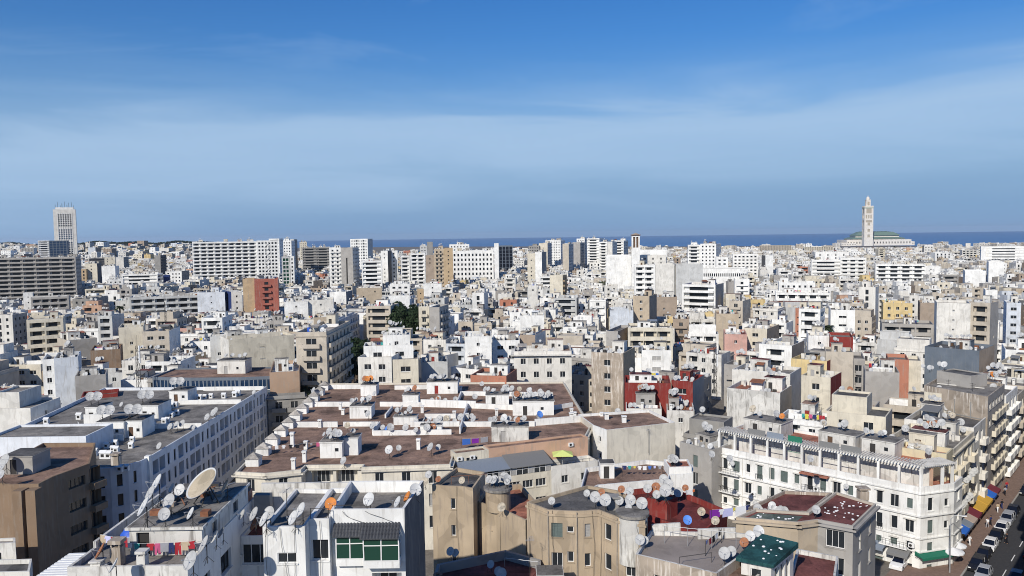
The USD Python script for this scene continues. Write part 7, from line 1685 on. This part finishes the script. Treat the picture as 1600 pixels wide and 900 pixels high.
# --- lattice mast and pole masts on the roofs
def lattice_mast(label, px, py0, py1, z0, w=1.1):
    X, Y = at_z(px, py0, z0); h = at_y(px, py1, Y)[1] - z0
    t = thing('radio_mast', label, 'mast', (X, Y, z0)); L_ = MB(); n = int(h / 1.6)
    for a in (0, 2.094, 4.189): L_.tube([(w / 2 * math.cos(a), w / 2 * math.sin(a), 0), (w / 2.6 * math.cos(a), w / 2.6 * math.sin(a), h)], .06, 5)
    L_.build('leg_tubes', 'iron', t); m = MB()
    for i in range(n):
        for k in range(3):
            a, c = 2.094 * k, 2.094 * (k + 1); m.tube([(w / 2.3 * math.cos(a), w / 2.3 * math.sin(a), h * i / n), (w / 2.3 * math.cos(c), w / 2.3 * math.sin(c), h * (i + 1) / n)], .035, 4)
    m.build('bracing', 'iron', t)
    for i, (q, r) in enumerate(((.93, .4), (.8, .3), (.66, .35))):
        d_ = MB(); d_.box(.35, -.18, h * q - .7, .6, .18, h * q + .7, bottom=True); d_.build('panel_antenna', 'plastic_white', t)
    m = MB(); m.tube([(0, 0, h), (0, 0, h + 2.5)], .03, 5); m.build('whip', 'iron', t)


lattice_mast('dark lattice radio mast on the roofs left of centre, behind the long white building', 217, 606, 540, 15)
lattice_mast('tall dark mast with panel antennas right of the red wall house', 1117, 612, 545, 14, .9)
lattice_mast('thin lattice mast on the grey terraces at the left', 259, 505, 472, 17, .8)


# ------------------------------------------------------------------ ordinary houses between the landmarks
def district_angle(x, y):
    a = math.degrees(math.atan2(x, y)); d = math.hypot(x, y)
    if d < 420:
        return 1.0 if a < -4 else (16.0 if a < 7 and d < 190 else (-33.0 if a > 7 else -12))
    h = hash_of(f'{int(x // 260)}:{int(y // 260)}') / 2 ** 32
    return -28 + 56 * h


NAMES = {'white': 'white', 'offwhite': 'off white', 'cream': 'cream', 'pale_grey': 'pale grey', 'beige': 'beige', 'sand': 'sand coloured', 'tan': 'tan', 'brown': 'brown', 'grey': 'grey', 'light_blue': 'pale blue', 'concrete': 'raw concrete',
         'red': 'dark red', 'terracotta': 'terracotta', 'peach': 'peach', 'yellow': 'yellow', 'pink': 'dusty pink', 'stained_white': 'stained white', 'ochre': 'ochre', 'navy': 'navy blue', 'slate': 'slate blue'}
PAL = ['white'] * 26 + ['offwhite'] * 22 + ['cream'] * 14 + ['pale_grey'] * 8 + ['beige'] * 14 + ['sand'] * 7 + ['tan'] * 4 + ['grey'] * 3 + ['light_blue'] * 2 + ['concrete'] * 9 + ['stained_white'] * 14 + ['terracotta', 'peach', 'yellow', 'pink', 'yellow']
RPAL = ['roof_grey'] * 9 + ['roof_brown'] * 7 + ['roof_pale'] * 4 + ['roof_dark'] * 2 + ['roof_red'] * 3 + ['roof_white'] * 2 + ['roof_clay']
FRONT = ['win'] * 6 + ['wide'] * 4 + ['log'] * 5 + ['balc'] * 5 + ['mix'] * 4 + ['mixb'] * 4 + ['few'] * 2 + ['band'] * 3 + ['bandp'] * 3 + [None]
FLANK = [None] * 9 + ['few'] * 4 + ['win'] * 3 + ['sparse'] * 3 + ['log']
WALLS['stained_white'] = (0.62, 0.60, 0.55)


def cap_height(world, W, d, h):
    """Tallest height at which a house here still leaves every building set by hand in view."""
    c = [world(x, y)[:2] for x, y in ((0, 0), (W, 0), (W, d), (0, d))]
    D = min(y for _, y in c)
    if D < 20:
        return 0
    pr = [proj(x, y, 10)[0] for x, y in c]; x0, x1 = min(pr), max(pr)
    for hx0, hx1, top, pb, hd in HERO:
        if hd > D and x1 > hx0 and x0 < hx1:
            yb = max(y for _, y in c)
            zz = at_y((max(x0, hx0) + min(x1, hx1)) / 2, pb, yb)[1] - 1.2
            h = min(h, zz)
    return h


NEAR_HOUSES, CITY = [], []


def lots():
    rr = random.Random(5); seeds = []
    for gx in range(-2600, 2601, 130):
        for gy in range(60, 3700, 130):
            x, y = gx + rr.uniform(-40, 40), gy + rr.uniform(-40, 40)
            if abs(x) < .72 * y + 60:
                seeds.append((x, y))
    seeds.sort(key=lambda s: s[1])
    from scipy.spatial import cKDTree
    tree = cKDTree(seeds)
    for si, (sx, sy) in enumerate(seeds):
        d = math.hypot(sx, sy); a = math.radians(district_angle(sx, sy)); k = 1.0 + max(0, d - 650) / 1700
        c, s = math.cos(a), math.sin(a); R = 120
        v = -R + rr.uniform(0, 10); row = 0
        while v < R:
            dep = rr.uniform(7.5, 11.5) * k
            u = -R + rr.uniform(0, 8)
            while u < R:
                w = rr.choice([6, 6.5, 7, 7.5, 8, 8, 9, 10, 11, 12, 15]) * k
                X, Y = sx + c * u - s * v, sy + s * u + c * v
                mx, my = X + c * w / 2 - s * dep / 2, Y + s * w / 2 + c * dep / 2
                if (mx - sx) ** 2 + (my - sy) ** 2 < 11000 and my > 62 and tree.query((mx, my))[1] == si and abs(mx) < .70 * my + 30 and math.hypot(mx, my) < coast(math.atan2(mx, my)) - 30:
                    yield X, Y, a, w - .02, dep - .02, k, rr
                u += w + (rr.uniform(5, 7) * math.sqrt(k) if rr.random() < .06 else rr.choice([0, 0, 0, 0, .3]))
            row += 1
            v += dep + (rr.uniform(5, 7.5) * math.sqrt(k) if row % 4 == 0 else rr.choice([0, 0, .6, 1.5]))


for X, Y, a, w, dep, k, rr in lots():
    world = lambda x, y, z=0, X=X, Y=Y, a=a: (X + math.cos(a) * x - math.sin(a) * y, Y + math.sin(a) * x + math.cos(a) * y, z)
    if taken(world, w, dep):
        continue
    d = math.hypot(X, Y); g = float(ground_z(X, Y))
    if d > 2000 and g > 2 and rr.random() < .45:      # the wooded hill: villas between trees
        continue
    mean = 3.5 + .6 * (hash_of(f'{int(X // 90)}/{int(Y // 90)}') / 2 ** 32)
    fl = max(2, int(round(rr.gauss(mean, .5))))
    if rr.random() < .02 and d > 300: fl += rr.choice([1, 2, 3])
    if d > 1900: fl = rr.choices([2, 3, 4, 5, 7], [25, 30, 25, 12, 4])[0]
    h = fl * 3.1 + rr.uniform(.7, 1.6)
    hz = cap_height(world, w, dep, g + h + 4) - g
    if hz < h + 3.9: h = max(h, min(hz, h + 4)) if rr.random() < .75 else h
    if hz < 6.0:
        if hz < -4: continue
        hz = 6.0
    h = min(h, hz)
    claim(world, w, dep)
    (NEAR_HOUSES if d < 400 else CITY).append((X, Y, a, w, dep, h, g, d, rr.random()))
NEAR_HOUSES.sort(key=lambda t: t[7])


def in_view(X, Y, z):
    px, py = proj(X, Y, z); return -60 < px < 1660 and py < 960


def anchor_phrase(px, py, D, own):
    best, out = 1e9, None
    for path, (hx, hy, hd, nm) in ANCH.items():
        e = math.hypot(hx - px, 1.6 * (hy - py))
        if e < best: best, out = e, (nm, hx, hy)
    nm, hx, hy = out; dx, dy = px - hx, py - hy
    return nm, (('left of' if dx < 0 else 'right of') if abs(dx) > 1.2 * abs(dy) else ('beyond' if dy < 0 else 'in front of'))


ANCH = {}
for path, nm in SHORT.items():
    p = stage.GetPrimAtPath(path)
    if nm.startswith('the ') and p:
        t = p.GetAttribute('xformOp:translate').Get()
        b = proj(t[0], t[1], 14); ANCH[path] = (b[0] + 15, b[1], math.hypot(t[0], t[1]), nm)

ONES = 'first second third fourth fifth sixth seventh eighth ninth tenth eleventh twelfth thirteenth fourteenth fifteenth sixteenth seventeenth eighteenth nineteenth'.split()
TENS = ['', '', 'twent', 'thirt', 'fort', 'fift', 'sixt', 'sevent', 'eight']


def ORDW(n):
    n += 1
    return ONES[n - 1] if n < 20 else (TENS[n // 10] + 'ieth' if n % 10 == 0 else TENS[n // 10] + 'y ' + ONES[n % 10 - 1])


used = {}
made = 0
for X, Y, a, w, dep, h, g, d, q in NEAR_HOUSES:
    world = lambda x, y: (X + math.cos(a) * x - math.sin(a) * y, Y + math.sin(a) * x + math.cos(a) * y)
    mx, my = world(w / 2, 0)
    if not in_view(mx, my, g + h) or made >= 290:
        
        if d > 250: CITY.append((X, Y, a, w, dep, h, g, d, q))
        continue
    r = random.Random(int(q * 1e9)); wall = r.choice(PAL); roof = r.choice(RPAL); fs = r.choice(FRONT); ss = r.choice(FLANK)
    px, py = proj(mx, my, g + h); nm, rel = anchor_phrase(px, py, d, None)
    base = f'{NAMES[wall]} house'; nf = max(1, int(h / 3.1))
    rn = {'roof_grey': 'grey', 'roof_brown': 'brown', 'roof_pale': 'pale', 'roof_dark': 'dark', 'roof_red': 'red', 'roof_white': 'white', 'roof_clay': 'clay red'}[roof]
    key = (base, rel, nm); n = used.get(key, 0); used[key] = n + 1; o_ = '' if n == 0 else ORDW(n) + ' '
    label = f'{o_}{base} {rel} {nm}, {rn} roof'
    b = Bld('house', label, 'house', (X, Y, g - .2), math.degrees(a), group='ordinary houses of the near city', short=f'{o_}{base} {rel} {nm}')
    side = {None: wall}
    if ss is None and r.random() < .5:
        t = r.choice(['beige', 'concrete', 'tan', 'sand', 'offwhite', 'pale_grey', wall]); side[1] = t; side[3] = t
    H = h + .2
    zr = b.wing((0, 0, w, dep), 0, H, side, roof, [ST[fs], ST[ss], None, ST[ss] if r.random() < .5 else None], par=r.uniform(.5, 1.1), cornice=.2 if r.random() < .3 else 0)
    if r.random() < .28 and H > 7 and w > 8:       # set back top storey
        sb = r.uniform(2, 4); top = b.wing((.4, sb, w * r.uniform(.55, .95), dep - .4), zr, zr + 2.9 + .4, wall, roof, [ST[r.choice(['win', 'wide', 'few'])], None, None, None], par=.4)
        b.cluster(1, sb + .5, w * .5, dep - 1, top, r.randint(0, 4)); b.clutter(.3, .3, w - .3, sb, zr, wall, roof, .8, hut=False)
    else:
        b.clutter(.3, .3, w - .3, dep - .3, zr, wall, roof, 1.0)
    b.finish(); made += 1

# ------------------------------------------------------------------ the rest of the city: past the nearest houses, one mass
CW, CR, CG, CH = MB(), MB(), MB(), MB()
CT = Bld.__new__(Bld)
for X, Y, a, w, dep, h, g, d, q in CITY:
    r = random.Random(int(q * 1e9)); c, s = math.cos(a), math.sin(a)
    wall = r.choice(PAL); col = np.clip(np.array(WALLS[wall]) * r.uniform(.9, 1.06), 0, .8); rc = np.array(ROOFS[r.choice(RPAL)]) * r.uniform(.8, 1.25)
    col2 = col if r.random() < .5 else np.array(WALLS[r.choice(['beige', 'concrete', 'tan', 'sand', 'offwhite', 'pale_grey', 'grey'])])
    L = lambda x, y: (X + c * x - s * y, Y + s * x + c * y)
    z0, z1 = g - .5, g + h; par = r.uniform(.4, 1.0)
    P = [L(0, 0), L(w, 0), L(w, dep), L(0, dep)]
    fs = ST[r.choice(FRONT)]; ss = ST[r.choice(FLANK)]
    for i, st in enumerate((fs, ss, None, ss)):
        p0, p1 = P[i], P[(i + 1) % 4]
        nx, ny = p1[1] - p0[1], -(p1[0] - p0[0]); mxx, myy = (p0[0] + p1[0]) / 2, (p0[1] + p1[1]) / 2
        see = -(nx * mxx + ny * myy)
        if see < -8 * d:
            ops = []
        elif d < 1500:
            ops, bal = openings({**st, 'fl': 5, 'fh': 3.1} if st else None, math.hypot(nx, ny), z1 - z0, par, r)
        elif st and see > 0:
            k = min(3.0, d / 1100); ops, bal = openings({'k': 'win', 'p': 3.2 * k, 'w': 1.5 * k, 'h': 1.3, 'fl': 3, 'fh': 3.1 * min(k, 1.4), 'm': .8}, math.hypot(nx, ny), z1 - z0, par, r)
        else:
            ops = []
        if d > 1500 and ops:
            ops = [o[:4] + (.25, GLASS) for o in ops]
        if see < -8 * d and d > 1500:
            continue
        fr = facade(CW, p0, p1, z0, z1, ops, col if i in (0, 2) else col2)
        CG.quads(pane_quads(fr, ops))
    qq = inset(P, .25)
    for i in range(4):
        A, B, C, D_ = P[i], P[(i + 1) % 4], qq[(i + 1) % 4], qq[i]
        CW.quads([[(*A, z1), (*B, z1), (*C, z1), (*D_, z1)], [(*D_, z1), (*C, z1), (*C, z1 - par), (*D_, z1 - par)]], col)
    CR.quads([[(*x, z1 - par) for x in qq]], rc)
    zr = z1 - par

    def rbox(x0, y0, x1, y1, za, zb, t):
        Q = [L(x0, y0), L(x1, y0), L(x1, y1), L(x0, y1)]
        CW.quads([[(*Q[i], za), (*Q[(i + 1) % 4], za), (*Q[(i + 1) % 4], zb), (*Q[i], zb)] for i in range(4)], t); CR.quads([[(*x, zb) for x in Q]], rc if r.random() < .5 else t)
    hw, hd = r.uniform(2.2, max(2.4, min(6, w * .6))), r.uniform(2.2, max(2.4, min(4.5, dep * .5))); hx, hy = r.uniform(.4, max(.5, w - hw - .4)), r.uniform(dep * .2, max(dep * .21, dep - hd - .4))
    hh = r.uniform(2.2, 3.1)
    if r.random() < .8:
        rbox(hx, hy, hx + hw, hy + hd, zr, zr + hh, col if r.random() < .6 else np.array(WALLS['white']))
        if d < 1500:
            u = hx + .25 * hw; A, B = L(u, hy - .02), L(u + .8, hy - .02); CG.quads([[(*A, zr + .02), (*B, zr + .02), (*B, zr + 1.9), (*A, zr + 1.9)]])
    if d < 1600:
        TW = [np.array(WALLS[k]) for k in ('white', 'offwhite', 'concrete', 'cream')] + [col]
        for _ in range(r.choice([0, 1, 1, 2])):
            u = r.uniform(.15, .85) * w; rbox(u, r.uniform(.3, .5 * dep), u + .2, dep - .3, zr, zr + r.uniform(.6, 1.7), r.choice(TW))
        for _ in range(r.choice([0, 1, 1])):
            v = r.uniform(.15, .85) * dep; rbox(r.uniform(.3, .4 * w), v, w - .3, v + .2, zr, zr + r.uniform(.6, 1.7), r.choice(TW))
        if r.random() < .3 and h > 8:
            rbox(.4, dep * .35, w * r.uniform(.4, .9), dep - .4, zr, zr + 3.0, col)
        for _ in range(r.randint(1, 5) if d < 900 else r.randint(0, 3)):
            u, v = r.uniform(.6, w - 1.4), r.uniform(.6, dep - 1.4); e = r.uniform(.25, .8); rbox(u - e, v - e, u + e, v + e, zr, zr + r.uniform(.6, 2.0), r.choice(TW + [np.array(WALLS['tan']), np.array(WALLS['grey'])]))
        if d < 1100:
            for _ in range(int(r.random() * 7)):
                u, v = (r.uniform(.5, w - .5), r.uniform(.4, dep - .4)) if r.random() < .6 else (r.uniform(hx + .2, hx + hw - .2), None)
                zz = zr
                if v is None: v, zz = r.uniform(hy + .2, hy + hd - .2), zr + hh
                Xd, Yd = L(u, v); DISHES.append((Xd, Yd, zz, r.gauss(-24, 24), r.choice([.9, 1.0, 1.1, 1.3]), 'grey', ''))
cx = thing('distant_houses', 'close packed white and beige houses of the far city, up to the shore', 'houses', kind='stuff')
CW.build('wall', 'city_wall', cx); CR.build('roof', 'city_roof', cx); CG.build('window', 'glass', cx)


# ------------------------------------------------------------------ satellite dishes
def dish_parts(look):
    """Dish of one metre facing -y and tipped up: bowl, mast, arm with receiver."""
    bowl, arm, mast = MB(), MB(), MB(); n = 18; el = math.radians(32); R = .5; dp = .10
    th = np.linspace(0, 2 * math.pi, n, endpoint=False)

    def P(r, off=0.0):
        x, y = r * np.cos(th), r * np.sin(th) * 1.08; z = dp * (r / R) ** 2 + off      # bowl opens towards +z here
        return np.column_stack([x, y, np.full(n, z)])
    rot = lambda p: np.column_stack([p[:, 0], -(p[:, 2] * math.cos(el)) + p[:, 1] * math.sin(el), 1.15 + p[:, 2] * math.sin(el) + p[:, 1] * math.cos(el)])
    rings = [P(.02), P(.25), P(.42), P(.5), P(.515, .012), P(.5, -.02), P(.42, -.022), P(.25, -.022), P(.02, -.022)]
    v = np.concatenate([rot(r) for r in rings]); f = []
    for i in range(len(rings) - 1):
        for k in range(n):
            A, B, C, D = i * n + k, i * n + (k + 1) % n, (i + 1) * n + (k + 1) % n, (i + 1) * n + k
            f += [(A, B, C), (A, C, D)]
    bowl.mesh(v, f)
    pt = lambda x, y, z: tuple(rot(np.array([[x, y, z]]))[0])
    foc = pt(0, -.12, .62)
    arm.tube([pt(0, -.52, .09), foc], .014, 5)
    for sgn in (-1, 1): arm.tube([pt(.42 * sgn, .1, .09), foc], .009, 4)
    d = np.array(pt(0, -.03, .0)) - np.array(foc); d /= np.linalg.norm(d)
    arm.tube([foc, np.array(foc) + d * .13], [.03, .045], 8)
    mast.tube([(0, .10, 0), (0, .10, 1.12)], .028, 6); mast.tube([(0, .10, 1.1), pt(0, 0, -.02)], .04, 6)
    for q in (0, 2.1, 4.2): mast.tube([(0, .10, .45), (.38 * math.sin(q), .10 + .38 * math.cos(q), 0.0)], .016, 4)
    return bowl, arm, mast


LOOKS_D = {'grey': 'dish_grey', 'white': 'dish_white', 'rust': 'dish_rust', 'orange': 'dish_orange', 'blue': 'dish_blue', 'worn': 'dish_worn'}
WORD_D = {'grey': 'grey', 'white': 'white', 'rust': 'rusty brown', 'orange': 'orange', 'blue': 'blue', 'worn': 'weathered'}
vis = []
for t in DISHES:
    px, py = proj(t[0], t[1], t[2] + 1)
    vis.append((t[4] / math.hypot(t[0], t[1]) if -10 < px < 1610 and py < 905 else 0, t))
vis.sort(key=lambda s: -s[0])
first = {}; same = {}
for sc, t in vis[:300]:
    same.setdefault((t[5], t[6]), []).append(t)
for k in same: same[k].sort(key=lambda t: proj(t[0], t[1], t[2] + 1)[0])
for sc, t in vis[:300]:
    x, y, z, yaw, size, look, where = t
    wh = ' '.join((where[4:] if where.startswith('the ') else where).split()[:9]); grp = f'{WORD_D[look]} dishes on the {wh}'; S_ = same[(look, where)]
    lab = f'{WORD_D[look]} dish on the {wh}' + (f', {ORDW(S_.index(t))} from left' if len(S_) > 1 else '')
    if look in first:
        copy_of(first[look], lab, (x, y, z), yaw, size, grp)
    else:
        p = thing('satellite_dish', lab, 'satellite dish', (x, y, z), yaw, grp, None, size)
        bowl, arm, mast = dish_parts(look); bowl.build('bowl', LOOKS_D[look], p, smooth=True); arm.build('arm', 'galvanised', p); mast.build('mast', 'iron', p); first[look] = p
rest = [t for s, t in vis[300:]]


def scatter(name, label, cat, protos, items, parent=None):
    """items: (proto index, x, y, z, yaw, scale)"""
    pi = UsdGeom.PointInstancer.Define(stage, fresh(name, '/World')); tag(pi.GetPrim(), label, cat, None, 'stuff'); paths = []
    for k, parts in enumerate(protos):
        x = UsdGeom.Xform.Define(stage, f'{pi.GetPath()}/kind_{k:03d}' if False else fresh(parts[0], str(pi.GetPath())))
        for nm, m, mat in parts[1]: m.build(nm, mat, x.GetPrim())
        paths.append(x.GetPath())
    pi.CreatePrototypesRel().SetTargets(paths); n = len(items)
    pi.CreateProtoIndicesAttr(Vt.IntArray([int(i[0]) for i in items])); pi.CreatePositionsAttr(Vt.Vec3fArray([Gf.Vec3f(*map(float, i[1:4])) for i in items]))
    pi.CreateOrientationsAttr(Vt.QuathArray([Gf.Quath(math.cos(math.radians(i[4]) / 2), 0, 0, math.sin(math.radians(i[4]) / 2)) for i in items]))
    pi.CreateScalesAttr(Vt.Vec3fArray([Gf.Vec3f(float(i[5])) for i in items]))


bw, ar, ma = dish_parts('grey')
if rest:
    scatter('far_satellite_dishes', 'many small grey satellite dishes on the roofs of the farther houses', 'satellite dishes', [('far_dish', [('bowl', bw, 'dish_grey'), ('mast', ma, 'iron')])], [(0, t[0], t[1], t[2], t[3], t[4]) for t in rest])


# ------------------------------------------------------------------ trees
def crown_mesh(seed, h, rx, n, leaf, lobes=9):
    """Crown of many small leaf sprays round uneven lobes, with gaps."""
    g = np.random.default_rng(seed); mb = MB(); C = []
    for i in range(lobes):
        an, rr_ = g.uniform(0, 6.28), rx * math.sqrt(g.uniform(0, 1)) * .72
        C.append((rr_ * math.cos(an), rr_ * math.sin(an), h * g.uniform(.42, .86), rx * g.uniform(.3, .55)))
    C = np.array(C); k = g.integers(0, lobes, n); dv = g.normal(size=(n, 3)); dv /= np.linalg.norm(dv, axis=1, keepdims=True)
    p = C[k, :3] + dv * (C[k, 3] * g.uniform(.55, 1.05, n))[:, None] * np.array([1, 1, .8])
    a = g.normal(size=(n, 3)); a /= np.linalg.norm(a, axis=1, keepdims=True); b = np.cross(a, dv + .3 * g.normal(size=(n, 3))); b /= np.maximum(np.linalg.norm(b, axis=1, keepdims=True), 1e-6)
    s = leaf * g.uniform(.6, 1.4, (n, 1))
    mb.quads(np.stack([p - a * s, p - b * s * .6, p + a * s, p + b * s * .6], 1))
    return mb


def trunk_mesh(h, rx, seed):
    g = np.random.default_rng(seed); m = MB(); m.tube([(0, 0, 0), (.1, 0, h * .3), (0, .1, h * .55)], [.035 * h, .025 * h, .018 * h], 7)
    for i in range(5):
        an = g.uniform(0, 6.28); m.tube([(0, .05, h * g.uniform(.3, .5)), (rx * .3 * math.cos(an), rx * .3 * math.sin(an), h * .6), (rx * .6 * math.cos(an), rx * .6 * math.sin(an), h * .76)], [.015 * h, .01 * h, .004 * h], 5)
    return m


def palm_parts(h=9.0, seed=3):
    g = np.random.default_rng(seed); tr, fr = MB(), MB()
    tr.tube([(0, 0, 0), (.12, 0, h * .5), (.05, .05, h)], [.32, .24, .26], 8)
    for i in range(34):
        an = 2.399 * i; up = g.uniform(-.25, .95); L = g.uniform(2.2, 3.0); prev = None
        for t in np.linspace(0, 1, 7):
            rr_ = L * t * math.cos(up * .8); z = h + L * (t * math.sin(up) - .62 * t * t); w = .42 * math.sin(min(1, t * 1.15 + .12) * math.pi) + .02
            c = np.array([rr_ * math.cos(an), rr_ * math.sin(an), z]); sd = np.array([-math.sin(an), math.cos(an), 0]) * w; cur = (c - sd + [0, 0, -.12 * w], c, c + sd + [0, 0, -.12 * w])
            if prev is not None:
                fr.quads([[prev[0], prev[1], cur[1], cur[0]], [prev[1], prev[2], cur[2], cur[1]]])
            prev = cur
    return tr, fr


TREES = {}


def tree(x, y, h, label, kind='dark', rz=0, group=None, z=None):
    z = float(ground_z(x, y)) if z is None else z
    if kind in TREES:
        return copy_of(TREES[kind], label, (x, y, z), rz, h / 10.0, group)
    if kind == 'palm':
        p = thing('palm_tree', label, 'palm tree', (x, y, z), rz, group, None, h / 10.0); t, f = palm_parts(9.0); t.build('trunk', 'bark', p); f.build('crown', 'palm_leaf', p)
    else:
        p = thing('street_tree', label, 'tree', (x, y, z), rz, group, None, h / 10.0)
        trunk_mesh(10, 4, 4).build('trunk', 'bark', p); crown_mesh({'dark': 8, 'mid': 9}[kind], 10, {'dark': 3.4, 'mid': 4.2}[kind], 2600, .30, 12).build('crown', 'leaf_' + kind, p)
    TREES[kind] = p
    return p


rt = random.Random(3)
for i in range(15):
    x, y = at_z(514 + 2.9 * i + (5 if i % 2 else -3), 600 - 3.6 * i, 9.5)
    tree(x, y, rt.uniform(13, 17), f'dense dark street tree, {ORDW(i)} from the near end of the left street', 'dark', rt.uniform(0, 360), 'trees along the left street')
for i, (px, py, zt, kd, lab) in enumerate([(470, 600, 13, 'palm', 'palm tree at the corner of the left street by the brown wall'), (482, 612, 12, 'palm', 'lower palm tree at the corner of the left street'), (187, 478, 15, 'palm', 'lone palm tree before the long grey terraced block'),
                                        (1292, 508, 15, 'palm', 'tall palm at the left of the grey striped white house'), (1287, 518, 12, 'palm', 'lower palm at the foot of the grey striped white house'), (748, 555, 12, 'palm', 'small palm in the yard of the sloped white houses')]):
    X, Y = at_z(px, py, zt); tree(X, Y, zt * 1.05, lab, kd, 40 * i)
for i in range(12):
    X, Y = at_z(626 + 2.4 * i, rt.uniform(484, 498), 16); tree(X, Y, rt.uniform(18, 22), f'tall dark tree, {ORDW(i)} from left beside the white stepped wall', 'dark', rt.uniform(0, 360), 'trees by the white stepped wall')
for i in range(26):
    px = 1255 + 3.9 * i; X, Y = at_z(px, rt.uniform(433, 438), 11); tree(X, Y, rt.uniform(11, 16), f'dark park tree, {ORDW(i)} from left before the terraced hotel', 'dark', rt.uniform(0, 360), 'park trees before the terraced hotel')
for (x0, x1, y0, y1, n, grp) in [(430, 475, 421, 427, 12, 'trees right of the long white slab'), (490, 512, 420, 428, 10, 'trees left of the balcony tower'), (707, 722, 424, 430, 5, 'trees right of the tan balcony tower'), (765, 825, 406, 424, 22, 'trees below the black glass office'),
                                  (897, 925, 413, 420, 8, 'trees left of the church hall'), (945, 968, 441, 448, 7, 'trees before the great blank block'), (1375, 1385, 432, 436, 3, 'trees before the curved terrace block'), (1200, 1215, 420, 426, 5, 'trees behind the market hall')]:
    for i in range(n):
        X, Y = at_z(x0 + (x1 - x0) * (i + .5) / n, rt.uniform(y0, y1), 12); tree(X, Y, rt.uniform(11, 16), f'dark tree, {ORDW(i)} from left of the ' + grp, 'mid' if i % 3 == 0 else 'dark', rt.uniform(0, 360), grp)
items = []
for i in range(5200):
    a = math.radians(rt.uniform(-40, -15)); d = rt.uniform(1900, 4700); X, Y = d * math.sin(a), d * math.cos(a); g = float(ground_z(X, Y))
    if g < 3 or rt.random() > min(1, g / 25): continue
    items.append((i % 2, X, Y, g - .5, rt.uniform(0, 360), rt.uniform(.5, 1.15)))
for i in range(900):
    a = math.radians(rt.uniform(-34, 34)); d = rt.uniform(420, 3000); X, Y = d * math.sin(a), d * math.cos(a)
    ii, jj = int((X + OX) / CELL), int(Y / CELL)
    if 0 <= ii < TAKEN.shape[0] and 0 <= jj < TAKEN.shape[1] and not TAKEN[ii - 1:ii + 2, jj - 1:jj + 2].any():
        items.append((i % 2, X, Y, float(ground_z(X, Y)), rt.uniform(0, 360), rt.uniform(.7, 1.2)))
protos = [('far_tree', [('trunk', trunk_mesh(10, 4, 6), 'bark'), ('crown', crown_mesh(21, 10, 4.4, 320, .75, 8), 'leaf_far')]), ('far_tree', [('trunk', trunk_mesh(10, 4, 7), 'bark'), ('crown', crown_mesh(22, 10, 3.8, 320, .7, 7), 'leaf_dark')])]
scatter('hillside_trees', 'dark trees covering the far hill on the left and dotted among far houses', 'trees', protos, items)
# ------------------------------------------------------------------ thin sea air
usdkit.material(stage, '/World/Looks/air', {'v': ('principled_volume', {'color': (0.86, 0.92, 1.0), 'density': 0.000027, 'anisotropy': 0.2})}, volume='v.volume')
LOOK['air'] = UsdShade.Material.Get(stage, '/World/Looks/air')
m = MB(); m.box(-24000, -24000, -26, 24000, 24000, 130, bottom=True); tag(m.build('haze', 'air', '/World'), 'pale thin sea haze lying over the whole city', 'haze', None, 'stuff')
print('houses', made, 'city', len(CITY), 'dishes', len(DISHES), 'trees', len(items))
